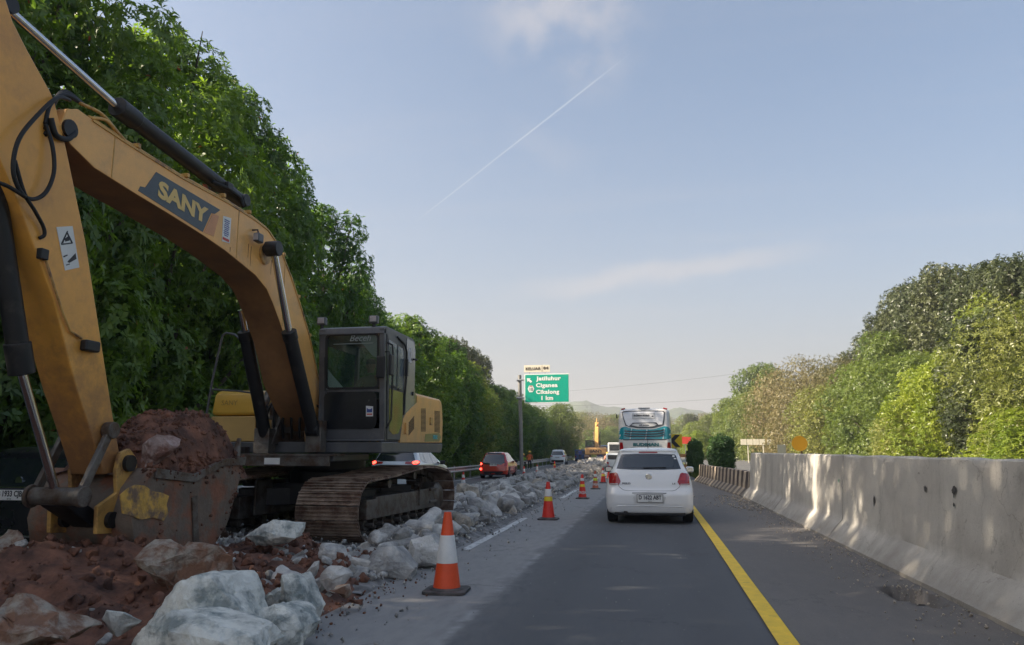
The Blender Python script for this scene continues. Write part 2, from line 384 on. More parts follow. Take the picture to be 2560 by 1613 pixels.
# ground sheet to the horizon, with the cutting between the lanes
gp = [(-2500, -.9), (-400, -.7), (-60, -.4), (-25, -.1), (-14, -.12), (-10.9, -.23), (-6.6, -.24), (-6.4, -.3), (-3.0, -.3), (-2.85, -.5), (2.8, -.5), (3.0, -.02), (3.2, -.02), (4.4, .04), (5.6, -.02), (16, -.05), (20, .1), (60, 0), (400, -.7), (2500, -.9)]
grid_obj('ground', [p[0] for p in gp], yr_((-300, -20, 70), (-20, 200, 5), (200, 600, 40), (600, 4000, 400)), lambda u, y: (u + sh(y), dict(gp)[u]), m_grass, kind='structure')
grid_obj('road', [-2.85 + i * (3.87 / 10) for i in range(11)], yr_((-12, 400, 2.0),), lambda u, y: (u + sh(y), .0), m_road, kind='structure')
PIT = (2.43, 8.3)
def shz(u, y):
    z = .006 + .004 * noise.noise((u * 3, y * 3, 1)) + .003 * noise.noise((u * 14, y * 14, 4))
    dx, dy = (u - PIT[0]) / .14, (y - PIT[1]) / .42
    a = .5; dx, dy = dx * math.cos(a) + dy * math.sin(a) * .5, dy
    d = math.hypot(dx, dy) + .55 * noise.noise((u * 11, y * 7, 2)) + .25 * noise.noise((u * 30, y * 30, 2))
    if d < 1.3: z -= .38 * min(1, max(0, (1.25 - d) * 2.6))
    if 2.45 < u: z += .035 * max(0, fbm(u * 5, y * 2.2, 3) + .35) * (u - 2.45) * 3
    return (u + sh(y), z)
grid_obj('shoulder', [1.0 + i * .05 for i in range(39)], yr_((-12, 4, .4), (4, 14, .05), (14, 26, .3), (26, 400, 2), ), shz, m_shoulder, kind='structure')
grid_obj('left_lane_road', [-10.7, -9.5, -8, -6.75], yr_((-40, 400, 4.0),), lambda u, y: (u + sh(y), LEFTZ), m_lane, kind='structure')
grid_obj('opposite_road', [4.9, 7, 10, 13, 15.4], yr_((-40, 400, 4.0),), lambda u, y: (u + sh(y), .01), m_lane, kind='structure')
def stripe(name, u0, u1, y0, y1, z, mat, n=None, label=None):
    n = n or max(2, int((y1 - y0) / 1.0)); b = B(); vs = []; fs = []
    for i in range(n + 1):
        y = y0 + (y1 - y0) * i / n; j = .006 * noise.noise((y * 3, u0, 0))
        vs += [(u0 + j + sh(y), y, z), (u1 + j + sh(y), y, z)]
    fs = [(2 * i, 2 * i + 1, 2 * i + 3, 2 * i + 2) for i in range(n)]
    o = b.add(vs, fs).obj(name, mat, smooth=False, fix=False); o['kind'] = 'structure'; return o
m_yel = M('yellow_road_paint', (.85, .55, .03), .7, var=.15, scale=7, col2=(.20, .16, .08), thr=(.60, .78), bump=.3, bscale=120)
m_whp = M('white_road_paint', (.62, .62, .60), .75, var=.15, scale=9, col2=(.25, .25, .25), thr=(.5, .62), bump=.3, bscale=120)
stripe('yellow_edge_line', .84, .99, -6, 260, .016, m_yel, 300)
for y0, y1 in ((-1, 3.2), (10.9, 16.2), (23, 28.4), (35, 40.5), (47, 52.5), (59, 64.5), (71, 76)):
    stripe('white_lane_line', -2.76, -2.63, y0, y1, .005, m_whp)
stripe('white_edge_line', 5.3, 5.45, -30, 300, .016, m_whp, 100); stripe('white_edge_line', 14.6, 14.75, -30, 300, .016, m_whp, 100)
stripe('white_edge_line', -10.3, -10.18, -30, 260, LEFTZ + .005, m_whp, 100)
# ------------------------------------------------------------------ hill
m_hill = M('wooded_hill', (.055, .085, .04), .95, var=.4, scale=.03, col2=(.09, .12, .05), bump=1, bscale=.06)
def hillz(x, y):
    z = float(np.interp(x * 1150 / max(y, 700), [-900, -500, -206, -150, -122, -102, -85, -56, -24, 10, 40, 67, 97, 157, 278, 500, 900], [12, 22, 50, 66, 75, 73, 65, 61, 56, 58, 67, 59, 51, 40, 30, 24, 10])) + 2
    k = math.exp(-((y - 1150) / 190) ** 2)
    t = noise.noise((x * .035, y * .035, 5)) * 5 + noise.noise((x * .11, y * .11, 9)) * 3.5
    return (x, -2 + z * k * (1 + .18 * noise.noise((x * .012, y * .012, 2))) + t * k)
grid_obj('hill', [-1100 + i * 8 for i in range(251)], [900 + i * 10 for i in range(40)], hillz, m_hill, kind='structure')

# ================================================================== CONCRETE BARRIERS
def concrete(name, c1, c2, streak=(.10, .095, .085), bands=None):
    m = D.materials.new(name); m.use_nodes = True; t = m.node_tree; n = t.nodes; l = t.links; b = n['Principled BSDF']
    tc = n.new('ShaderNodeTexCoord')
    def nz(s, d=6, r=.6, st=(1, 1, 1), loc=(0, 0, 0)):
        mp = n.new('ShaderNodeMapping'); l.new(tc.outputs['Object'], mp.inputs[0]); mp.inputs['Scale'].default_value = st; mp.inputs['Location'].default_value = loc
        z = n.new('ShaderNodeTexNoise'); l.new(mp.outputs[0], z.inputs[0]); z.inputs['Scale'].default_value = s; z.inputs['Detail'].default_value = d; z.inputs['Roughness'].default_value = r; return z.outputs[0]
    def mr(v, a, b_, c=0, d=1):
        q = n.new('ShaderNodeMapRange'); l.new(v, q.inputs[0]); q.inputs[1].default_value = a; q.inputs[2].default_value = b_; q.inputs[3].default_value = c; q.inputs[4].default_value = d; return q.outputs[0]
    def mix(f, a, c):
        q = n.new('ShaderNodeMixRGB'); l.new(f, q.inputs[0])
        for i, v in ((1, a), (2, c)):
            if isinstance(v, tuple): q.inputs[i].default_value = v + (1,)
            else: l.new(v, q.inputs[i])
        return q.outputs[0]
    c = mix(mr(nz(1.3, 8, .65), .35, .65), c1, c2)
    if bands: 
        sx = n.new('ShaderNodeSeparateXYZ'); l.new(tc.outputs['Object'], sx.inputs[0])
        q = n.new('ShaderNodeMath'); q.operation = 'PINGPONG'; l.new(sx.outputs[1], q.inputs[0]); q.inputs[1].default_value = bands[0]
        w = n.new('ShaderNodeMath'); w.operation = 'ADD'; l.new(q.outputs[0], w.inputs[0]); l.new(mr(nz(6), .3, .7, -.04, .04), w.inputs[1])
        c = mix(mr(w.outputs[0], bands[0] * .5 - .02, bands[0] * .5 + .02), c, bands[1])
    c = mix(mr(nz(2.4, 7, .7, (1, 1, .16)), .52, .80, 0, .35), c, streak)                # run-down stains
    c = mix(mr(nz(.9, 8, .75, (1, 1, 1), (3, 1, 0)), .60, .72, 0, .45), c, (.17, .155, .135))  # damp patches
    c = mix(mr(nz(3.2, 4, .5, (1, .6, 1), (9, 4, 2)), .73, .76, 0, .75), c, (.05, .045, .04))   # scuffs
    c = mix(mr(nz(38, 3, .6), .62, .7, 0, .35), c, (.12, .11, .10))                      # pits
    sz_ = n.new('ShaderNodeSeparateXYZ'); l.new(tc.outputs['Object'], sz_.inputs[0])
    zz = n.new('ShaderNodeMath'); zz.operation = 'ADD'; l.new(sz_.outputs[2], zz.inputs[0]); l.new(mr(nz(2.2, 6, .7), .3, .7, -.16, .16), zz.inputs[1])
    c = mix(mr(zz.outputs[0], .42, .0, 0, .62), c, (.20, .18, .15))                     # splash grime along the foot
    c = mix(mr(nz(1.6, 7, .65, (1, 1.6, .10), (5, 5, 0)), .56, .72, 0, .22), c, (.22, .20, .17))   # drips from the top edge
    vo = n.new('ShaderNodeTexVoronoi'); vo.feature = 'DISTANCE_TO_EDGE'; vo.inputs['Scale'].default_value = .55
    mpv = n.new('ShaderNodeMapping'); l.new(tc.outputs['Object'], mpv.inputs[0]); va = n.new('ShaderNodeVectorMath'); va.operation = 'ADD'
    nn = n.new('ShaderNodeTexNoise'); l.new(tc.outputs['Object'], nn.inputs[0]); nn.inputs['Scale'].default_value = 2.5; nn.inputs['Detail'].default_value = 7
    sc = n.new('ShaderNodeVectorMath'); sc.operation = 'SCALE'; l.new(nn.outputs['Color'], sc.inputs[0]); sc.inputs['Scale'].default_value = .7
    l.new(mpv.outputs[0], va.inputs[0]); l.new(sc.outputs[0], va.inputs[1]); l.new(va.outputs[0], vo.inputs['Vector'])
    c = mix(mr(vo.outputs['Distance'], .0, .005, .38, 0), c, (.12, .105, .09))           # hairline cracks
    l.new(c, b.inputs['Base Color']); b.inputs['Roughness'].default_value = .88; b.inputs['Specular IOR Level'].default_value = .25
    bp = n.new('ShaderNodeBump'); l.new(nz(30, 8, .7), bp.inputs['Height']); bp.inputs['Strength'].default_value = .35; bp.inputs['Distance'].default_value = .012; l.new(bp.outputs[0], b.inputs['Normal'])
    return m
m_conc = concrete('barrier_concrete', (.56, .53, .47), (.43, .40, .355))
m_striped = concrete('striped_concrete', (.46, .38, .29), (.38, .31, .23), bands=(.42, (.07, .055, .05)))
m_refl = M('reflector_white', (.62, .58, .5), .3, var=.05)
def jersey(line, h, toe_h=.33, toe_w=.24, top_in=.08, top_w=.2, ds=.25, seed=0, wob=.006):
    """concrete safety-shape barrier along line [(x,y)]; road side is -x"""
    pts = []
    for (x0, y0), (x1, y1) in zip(line, line[1:]):
        n = max(1, int(math.hypot(x1 - x0, y1 - y0) / ds))
        pts += [(x0 + (x1 - x0) * i / n, y0 + (y1 - y0) * i / n) for i in range(n)]
    pts.append(line[-1])
    prof = [(0, -.05), (0, .055), (.03, .075)]
    for i in range(1, 6): prof.append((.03 + (toe_w - .03) * (i / 5) ** 1.1, .075 + (toe_h - .075) * i / 5))
    for i in range(1, 12): prof.append((toe_w + top_in * i / 11, toe_h + (h - toe_h) * i / 11))
    W = toe_w + top_in
    prof[-1] = (W, h - .02); prof.append((W + .02, h)); prof.append((W + top_w - .02, h)); prof.append((W + top_w, h - .02)); prof.append((2 * W + top_w, .06)); prof.append((2 * W + top_w, -.05))
    b = B(); m = len(prof); vs = []
    for k, (x, y) in enumerate(pts):
        for i, (a, z) in enumerate(prof):
            w = wob * noise.noise((seed + a * 3, y * .8, z * 2.2)) + wob * .4 * noise.noise((y * 4, z * 5, seed))
            edge = .018 * noise.noise((y * 1.7, seed, 3)) if z > h - .03 else 0
            vs.append((x + a + (w if z > 0 else 0), y, z + edge))
    fs = [(k * m + i, k * m + i + 1, (k + 1) * m + i + 1, (k + 1) * m + i) for k in range(len(pts) - 1) for i in range(m - 1)]
    fs += [tuple(range(m)), tuple((len(pts) - 1) * m + i for i in range(m))[::-1]]
    return b.add(vs, fs)
def wallx(y): return 2.70 - (y - 5) * .0098
wr = empty('concrete_barrier', (0, 0, 0), 0, 'tall plain grey concrete barrier streaked with stains along the right shoulder', 'barrier')
ys = [-6.0, -.5, 5.2, 13.1, 18.6, 24.4]
for i, (a, b_) in enumerate(zip(ys, ys[1:])):
    jersey([(wallx(a), a + .012), (wallx(b_), b_ - .012)], 1.325 + (.006 if i % 2 else 0), seed=i * 3.1, ds=.2).obj('barrier_section', m_conc, wr)
p = on_x(1924, 1191, wallx(20) + .295)
B().cyl((p.x - .02, p.y, p.z), (p.x + .03, p.y, p.z), .05, n=20).obj('reflector', m_refl, wr)
st = empty('striped_barrier', (0, 0, 0), 0, 'low concrete barrier with dark stripes beyond the tall grey one', 'barrier')
line = [(2.51, 24.45), (2.28, 28.5), (1.98, 33), (1.72, 37)]
for (p0, p1) in zip(line, line[1:]):
    d = Vector((p1[0] - p0[0], p1[1] - p0[1])).normalized() * .01
    jersey([(p0[0] + d.x, p0[1] + d.y), (p1[0] - d.x, p1[1] - d.y)], .77, toe_h=.26, toe_w=.2, top_in=.05, top_w=.16, seed=p0[1]).obj('barrier_section', m_striped, st)
for px, py, xx in ((1825, 1188, 2.58), (1751, 1174, 2.0)):
    p = on_x(px, py, xx); B().cyl((p.x - .05, p.y, p.z), (p.x + .05, p.y, p.z), .055, n=16).obj('reflector', m_refl, st)
# dark smudges rubbed onto the face of the tall barrier
m_smudge = M('barrier_smudge', (.07, .062, .055), .85, var=.5, scale=30); m_gspot = M('green_paint_spot', (.12, .30, .18), .7)
rs = random.Random(8)
for px, py, w, h, mt_ in ((2322, 1222, .05, .09, m_smudge), (2392, 1226, .06, .15, m_smudge), (2200, 1252, .04, .16, m_smudge), (2318, 1448, .26, .035, m_smudge), (2440, 1512, .10, .12, m_smudge), (2110, 1202, .05, .06, m_gspot), (2395, 1262, .035, .05, m_smudge)):
    xw = 2.70 + .24 + .035
    if py > 1400: xw = 2.70 + .13
    q = on_x(px, py, xw); zz = q.z; xs_ = wallx(q.y) + (.24 + .08 * (zz - .33) / .995 if zz > .33 else .03 + .21 * (max(0, zz - .075) / .255) ** 1.1)
    tl_ = (.08 / .995) if zz > .33 else .8; n_ = 13; vs = []
    for k in range(n_):
        a = 2 * PI * k / n_; rr_ = rs.uniform(.55, 1.1); dz = h / 2 * rr_ * math.sin(a); dy = w / 2 * rr_ * math.cos(a) * 2.2; vs.append((xs_ - .012 + dz * tl_, q.y + dy, zz + dz))
    me_ = B().add(vs, [tuple(range(n_))]).obj('smudge', mt_, wr, fix=False)

ROCKM = {}
def rock_mesh(name, seed, dims=(1, .8, .6), npts=15, sub=2, amp=.05, smooth=False, freq=3.0):
    r = random.Random(seed); bm = bmesh.new()
    for _ in range(npts):
        v = Vector((r.uniform(-1, 1), r.uniform(-1, 1), r.uniform(-1, 1)))
        v = v / max(abs(v.x), abs(v.y), abs(v.z)) * r.uniform(.72, 1) if r.random() < .75 else v.normalized()
        bm.verts.new((v.x * dims[0] / 2, v.y * dims[1] / 2, v.z * dims[2] / 2))
    h = bmesh.ops.convex_hull(bm, input=list(bm.verts))
    bmesh.ops.delete(bm, geom=[v for v in bm.verts if not v.link_faces], context='VERTS')
    if sub:
        bmesh.ops.bevel(bm, geom=list(bm.edges), offset=.035, segments=1, affect='EDGES', clamp_overlap=True)
        bmesh.ops.triangulate(bm, faces=bm.faces)
        for _ in range(sub):
            bmesh.ops.subdivide_edges(bm, edges=[e for e in bm.edges if e.calc_length() > (.12 if sub > 2 else .22)], cuts=1); bmesh.ops.triangulate(bm, faces=bm.faces)
        for v in bm.verts:
            c = v.co; k = Vector((noise.noise(c * freq + Vector((seed, 0, 0))), noise.noise(c * freq + Vector((0, seed, 5))), noise.noise(c * freq + Vector((3, 0, seed))))) * amp
            k += Vector((noise.noise(c * 9 + Vector((seed, 2, 0))), noise.noise(c * 9 + Vector((1, seed, 5))), noise.noise(c * 9 + Vector((3, 7, seed))))) * amp * .45
            if sub > 2: k += Vector((noise.noise(c * 26), noise.noise(c * 26 + Vector((9, 0, 0))), noise.noise(c * 26 + Vector((0, 9, 0))))) * amp * .3
            v.co = c + k
    me = D.meshes.new(name); bm.to_mesh(me); bm.free()
    if smooth: me.polygons.foreach_set('use_smooth', [True] * len(me.polygons)); me.set_sharp_from_angle(angle=rad(32))
    return me
m_rock = M('broken_concrete', (.55, .53, .49), .92, var=.2, scale=3.5, col2=(.27, .265, .26), thr=(.4, .65), bump=1, bscale=26, obj_rand=.34)
m_rock_tan = M('dusty_broken_concrete', (.58, .50, .40), .92, var=.2, scale=4, col2=(.31, .28, .24), thr=(.4, .65), bump=.9, bscale=22, obj_rand=.18)
m_rock_pale = M('pale_broken_concrete', (.68, .68, .62), .92, var=.26, scale=7, col2=(.24, .27, .26), thr=(.46, .62), bump=1, bscale=26, obj_rand=.05)
m_soil = M('red_soil', (.215, .095, .058), .97, var=.45, scale=5, col2=(.085, .042, .03), thr=(.4, .62), bump=1, bscale=30)
m_soilrock = M('soil_caked_stone', (.38, .33, .27), .95, var=.25, scale=6, col2=(.20, .105, .065), thr=(.40, .55), bump=1, bscale=20)
m_bed = M('crushed_rubble', (.27, .26, .25), .95, var=.3, scale=8, col2=(.12, .115, .11), thr=(.4, .6), bump=1, bscale=14)
def merge_meshes(name, items, mat, kind='stuff', parent=None, smooth=False):
    """items: (mesh, matrix) joined quickly into one mesh"""
    cache = {}; V = []; F = []; k = 0
    for me, mx in items:
        if me.name not in cache:
            a = np.empty(len(me.vertices) * 3, 'f'); me.vertices.foreach_get('co', a)
            me.calc_loop_triangles(); tf = np.empty(len(me.loop_triangles) * 3, 'i'); me.loop_triangles.foreach_get('vertices', tf)
            cache[me.name] = (a.reshape(-1, 3), tf.reshape(-1, 3))
        a, tf = cache[me.name]; mm = np.array(mx)
        V.append(a @ mm[:3, :3].T + mm[:3, 3]); F.append(tf + k); k += len(a)
    o = np_obj(name, np.concatenate(V), np.concatenate(F), mat, smooth); link(o, parent)
    if kind: o['kind'] = kind
    return o
def np_mesh(name, V, F, smooth=False):
    me = D.meshes.new(name); nf, ns = F.shape
    me.vertices.add(len(V)); me.vertices.foreach_set('co', V.astype('f').ravel())
    me.loops.add(nf * ns); me.loops.foreach_set('vertex_index', F.astype('i').ravel())
    me.polygons.add(nf); me.polygons.foreach_set('loop_start', np.arange(0, nf * ns, ns, dtype='i')); me.polygons.foreach_set('loop_total', np.full(nf, ns, 'i'))
    me.update(calc_edges=True)
    if smooth: me.polygons.foreach_set('use_smooth', [True] * nf)
    return me
def np_obj(name, V, F, mat, smooth=False):
    me = np_mesh(name, V, F, smooth); me.materials.append(mat); return D.objects.new(name, me)
small = [rock_mesh('pebble', 300 + i, npts=10, sub=0) for i in range(5)]
def TRS(loc, s, r=None, sc=None):
    e = Euler((r.uniform(0, 6.3), r.uniform(0, 6.3), r.uniform(0, 6.3))).to_matrix().to_4x4() if r else Matrix.Identity(4)
    return Matrix.Translation(loc) @ e @ Matrix.Diagonal(((sc or (1, 1, 1))[0] * s, (sc or (1, 1, 1))[1] * s, (sc or (1, 1, 1))[2] * s, 1))
items = []
for _ in range(1500):
    y = 3.5 + 22 * rnd.random() ** 1.4; x = wallx(y) - abs(rnd.gauss(0, .38)) + .02
    if x < 1.1: continue
    s = rnd.choice((.008, .012, .018, .03)) * rnd.uniform(.7, 1.3)
    items.append((rnd.choice(small), TRS((x, y, .012 + s * .3), s, rnd)))
for _ in range(260):
    y = 19 + 6 * rnd.random(); x = wallx(y) - abs(rnd.gauss(0, .5)); s = rnd.uniform(.02, .07); items.append((rnd.choice(small), TRS((x, y, .015 + s * .2), s, rnd)))
merge_meshes('shoulder_gravel', items, m_rock_tan)
items = []
for _ in range(900):
    y = 3.5 + 40 * rnd.random() ** 1.5; x = -2.9 + abs(rnd.gauss(0, .33)) + sh(y); s = rnd.choice((.01, .015, .025, .05)) * rnd.uniform(.7, 1.3)
    items.append((rnd.choice(small), TRS((x, y, .004 + s * .3), s, rnd)))
for _ in range(120):
    y = 4 + 16 * rnd.random(); x = rnd.uniform(-2.4, .6); items.append((rnd.choice(small), TRS((x, y, .004), rnd.uniform(.006, .016), rnd)))
merge_meshes('road_grit', items, m_rock)

# ================================================================== RUBBLE AND SOIL
def band(u):   # cross profile of the broken median lane
    if u > -3.0: return max(0, 1 - (u + 3.0) / .14)
    if u < -6.8: return max(0, 1 + (u + 6.8) / .5)
    return 1
def rub_h(u, y):
    edge = min(1, (-2.92 - u) / .7, (u + 7.2) / 2.0); edge = max(0, edge)
    base = .03 + .17 * edge * (1 + .7 * fbm(u * .35, y * .22, 11, 3))
    if 9.6 < y < 15.8 and u < -3.55: base = min(base, .07)
    if y < 9.6: base *= .35
    far = min(1, max(0, (y - 45) / 30)); base += far * .18 * edge
    return base
def rub_z(u, y):
    z = rub_h(u, y) * band(u); lo = -.02 if u > -3.1 else (LEFTZ - .03 if u < -6.9 else -.1)
    return (u + sh(y), (z + .05 * fbm(u * 2.2, y * 2.2, 2, 4) * band(u)) if band(u) > 0 else lo)
grid_obj('rubble_bed', [-7.3 + i * .15 for i in range(31)], yr_((7.5, 40, .2), (40, 104, .5)), rub_z, m_bed, kind='stuff')
def soil_z(u, y):
    e = min(1, max(0, (-2.95 - u) / .5)) * min(1, max(0, (u + 8.2) / .9)) * min(1, max(0, (11.3 - y) / 1.6)) * min(1, max(0, (y - 1.5) / 1))
    z = .10 + .13 * fbm(u * .55, y * .55, 3, 2) + .11 * fbm(u * 1.6, y * 1.6, 8, 4) + .05 * fbm(u * 6, y * 6, 1, 4)
    d = math.hypot(u + 5.2, (y - 7.6) * 1.1); z += .16 * math.exp(-(d / 1.3) ** 2)                 # heap under the bucket
    d = math.hypot((u + 5.7) * .75, (y - 6.35)); z += .30 * math.exp(-(d / .95) ** 2)
    d = math.hypot(u + 4.75, (y - 9.8)); z += .22 * math.exp(-(d / .55) ** 2)                      # spill against the track
    lo = -.03 if u > -3.2 else -.26
    return (u, lo + (z - lo) * e if e > 0 else lo)
grid_obj('soil_heap', [-8.4 + i * .045 for i in range(123)], yr_((1.2, 11.4, .045),), soil_z, m_soil, kind='stuff')
clod = [rock_mesh('clod', 400 + i, (1, .9, .8), 14, 1, .12) for i in range(6)]
items = []
for _ in range(4200):
    u = -3.0 - 5 * rnd.random(); y = 2.2 + 8.8 * rnd.random(); s = .02 + .13 * rnd.random() ** 3.2
    if u > -3.25 and rnd.random() < .7: continue
    items.append((rnd.choice(clod), TRS((u, y, soil_z(u, y)[1] + s * .2), s, rnd)))
for _ in range(160):
    u = -2.95 + abs(rnd.gauss(0, .22)); y = 4.5 + 5.2 * rnd.random(); s = rnd.uniform(.008, .035); items.append((rnd.choice(clod), TRS((u, y, s * .25), s, rnd)))
o = merge_meshes('soil_clods', items, m_soil)
# rocks -------------------------------------------------------------
rocks = [rock_mesh('rock_chunk', 20 + i, (1, r_[0], r_[1]), 14 + i % 4, 2, .05) for i, r_ in enumerate(((.8, .6), (.7, .45), (.9, .7), (.6, .5), (.85, .35), (.75, .65), (1, .4), (.65, .55), (.9, .5), (.7, .7)))]
for me in rocks: me.materials.append(m_rock)
rocks_tan = [r_.copy() for r_ in rocks[:5]]
for me in rocks_tan: me.materials.clear(); me.materials.append(m_rock_tan)
def rock_thing(me, loc, s, rot, label, group=None, sc=(1, 1, 1)):
    o = D.objects.new('concrete_chunk', me); COL.objects.link(o); o.location = loc; o.rotation_euler = rot; o.scale = (s * sc[0], s * sc[1], s * sc[2])
    return tag(o, label, 'rubble chunk', group)
def hero(seed, px, py, wpx, dims, label, mat, y=None, z=0, rot=(0, 0, 0), npts=16, sink=.3, smooth=False):
    """one hand-placed chunk: px,py its centre on the photo, at depth y"""
    me = rock_mesh('hero_chunk', seed, dims, npts, 3, .085 if smooth else .05, False, 4.5); me.materials.append(mat)
    p = on_y(px, py, y); o = D.objects.new('concrete_chunk', me); COL.objects.link(o); o.location = p; o.rotation_euler = rot
    return tag(o, label, 'rubble chunk')
def shaped(seed, sil, y, depth, zb, label, mat, lean=0):
    """chunk built from the outline of its face, given real thickness and a broken surface"""
    r = random.Random(seed); bm = bmesh.new(); P = [on_y(a, b, y) for a, b in sil]; c = sum(P, Vector()) / len(P)
    for p in P:
        bm.verts.new(p + Vector((0, r.uniform(-.03, .05), 0)))
        q = c + (p - c) * r.uniform(.80, .95); bm.verts.new(q + Vector((r.uniform(-.04, .04), depth * r.uniform(.7, 1), 0)))
        if r.random() < .6: q = c + (p - c) * r.uniform(.35, .7); bm.verts.new(q + Vector((0, -depth * r.uniform(.12, .3), 0)))
    bmesh.ops.convex_hull(bm, input=list(bm.verts)); bmesh.ops.delete(bm, geom=[v for v in bm.verts if not v.link_faces], context='VERTS')
    for _ in range(6):
        es = [e for e in bm.edges if e.calc_length() > .035]
        if not es: break
        bmesh.ops.subdivide_edges(bm, edges=es, cuts=1); bmesh.ops.triangulate(bm, faces=bm.faces)
    base = Vector((c.x, c.y, zb))
    for v in bm.verts:
        q = v.co; n_ = (q - c).normalized()
        d = .035 * noise.noise(q * 5 + Vector((seed, 0, 0))) + .022 * abs(noise.noise(q * 13)) - .02 * abs(noise.noise(q * 8 + Vector((0, 7, 0)))) + .009 * noise.noise(q * 34)
        v.co = q + n_ * d - base
    me = D.meshes.new('concrete_chunk'); bm.to_mesh(me); bm.free(); me.materials.append(mat)
    o = D.objects.new('concrete_chunk', me); COL.objects.link(o); o.location = base; return tag(o, label, 'rubble chunk')
shaped(501, ((352, 1585), (385, 1540), (455, 1450), (490, 1438), (530, 1450), (560, 1500), (600, 1545), (592, 1590), (420, 1630)), 4.85, .5, .0, 'big pale peaked concrete chunk at the front of the red soil', m_rock_pale)
shaped(502, ((325, 1612), (372, 1558), (430, 1532), (475, 1565), (560, 1562), (620, 1585), (645, 1640), (600, 1690), (340, 1690)), 4.45, .45, .0, 'low pale concrete slab in front of the big peaked chunk', m_rock_pale)
shaped(503, ((698, 1505), (712, 1442), (728, 1435), (745, 1450), (776, 1530), (772, 1572), (712, 1580)), 5.75, .28, .0, 'upright pointed pale concrete shard near the road edge', m_rock_pale)
shaped(504, ((598, 1585), (640, 1532), (680, 1513), (720, 1530), (748, 1572), (742, 1625), (610, 1640)), 5.15, .4, .0, 'rounded pale concrete chunk below the pointed shard', m_rock_pale)
shaped(505, ((656, 1495), (672, 1475), (692, 1465), (698, 1475), (696, 1530), (662, 1530)), 5.9, .15, .0, 'small pale stone leaning beside the pointed shard', m_rock_pale)
shaped(509, ((900, 1432), (925, 1385), (968, 1366), (985, 1368), (1032, 1425), (1020, 1450), (930, 1455)), 8.35, .45, .0, 'large grey chunk in front of the crawler track', m_rock)
shaped(510, ((1008, 1400), (1030, 1350), (1075, 1338), (1102, 1378), (1095, 1412), (1020, 1425)), 9.1, .4, .0, 'grey chunk just behind the nearest traffic cone', m_rock)
shaped(511, ((618, 1340), (650, 1312), (690, 1302), (735, 1310), (740, 1345), (700, 1365), (640, 1362)), 8.5, .35, .1, 'craggy grey chunk between the bucket and the track', m_rock_pale)
hero(506, 478, 1420, 170, (.85, .6, .55), 'large boulder caked with red soil below the bucket', m_soilrock, 6.3, rot=(.2, 0, .3), smooth=True)
hero(507, 55, 1570, 160, (.75, .6, .34), 'flat tan stone lying in the soil at the lower left corner', m_soilrock, 4.3, rot=(.0, -.2, .2), smooth=True)
hero(508, 28, 1385, 100, (.55, .45, .33), 'grey and brown stone by the rear of the black car', m_soilrock, 6.3, rot=(.2, .2, 0), smooth=True)
hero(512, 838, 1440, 60, (.28, .26, .24), 'small round grey stone in the soil before the track', m_rock, 7.2, rot=(.5, 0, .1))
hero(513, 785, 1425, 60, (.16, .16, .16), 'little grey stone beside the small round one', m_rock, 7.2)
hero(514, 300, 1560, 60, (.20, .16, .20), 'small white stone half buried in the soil', m_rock_pale, 4.9, rot=(.2, .5, 0))
hero(515, 885, 1506, 40, (.115, .11, .10), 'orange brown clod at the edge of the road', m_soil, 6.65, smooth=True)
hero(516, 785, 1548, 40, (.12, .10, .08), 'brown clod lying beside the pointed shard', m_soil, 5.9, smooth=True)
hero(517, 845, 1480, 60, (.18, .18, .16), 'reddish clod next to the small round grey stone', m_soilrock, 6.7, smooth=True)
for k in range(88):
    u = rnd.uniform(-4.6, -3.0) if k % 3 else rnd.uniform(-7.2, -3.1); y = rnd.uniform(4.8, 10.4) if k % 3 == 0 else rnd.uniform(6.2, 10.6); s = rnd.uniform(.06, .2) if k % 4 else rnd.uniform(.2, .42)
    if s > .2 and u < -4.0: s *= .5
    side = 'near the road edge' if u > -3.9 else ('in the middle of the soil' if u > -5.6 else 'on the left of the soil'); dep = 'at the front' if y < 6.5 else ('below the bucket' if y < 8.2 else 'before the track')
    o = rock_thing(rocks[k % 10], (u, y, soil_z(u, y)[1] + s * .12), s, (rnd.uniform(-.5, .5), rnd.uniform(-.5, .5), rnd.uniform(0, 6)), ('small' if s < .2 else 'larger') + ' grey concrete fragment in red soil ' + side + ' ' + dep, ('small' if s < .2 else 'larger') + ' fragments in the soil ' + side + ' ' + dep)
placed = []
def try_rock(u, y, s, zoff, tan=False):
    x = u + sh(y); placed.append((x, y, max(rub_h(u, y), 0) + zoff, s, tan))
r2 = random.Random(5)
for i in range(5200):
    y = 8.2 + 95 * r2.random() ** 1.25; u = r2.uniform(-7.0, -2.98)
    lit = y > 50
    s = .15 + .50 * r2.random() ** 2.2 + (.06 if y > 35 else 0)
    if u > -2.95 - s * .45: u = -2.95 - s * .45
    if 9.3 < y < 15.9 and u < -3.55 - s * .2:
        if u < -5.2 and u > -6.3 and y > 10.5: s *= .6
        else: continue
        z = -.02
    elif y < 9.6:
        if u < -3.8 and r2.random() < .6: continue
        s *= .8; z = .0
    else: z = r2.uniform(-.06, .09) * (1 if s < .45 else .4); z -= .30 * max(0, min(1, (-5.0 - u) / 1.6))
    if y > 98: continue
    try_rock(u, y, s, z + s * .08, r2.random() < (.45 if y > 48 else .1))
def big_px(q): return q[3] / math.hypot(q[0], q[1])
placed.sort(key=big_px, reverse=True)
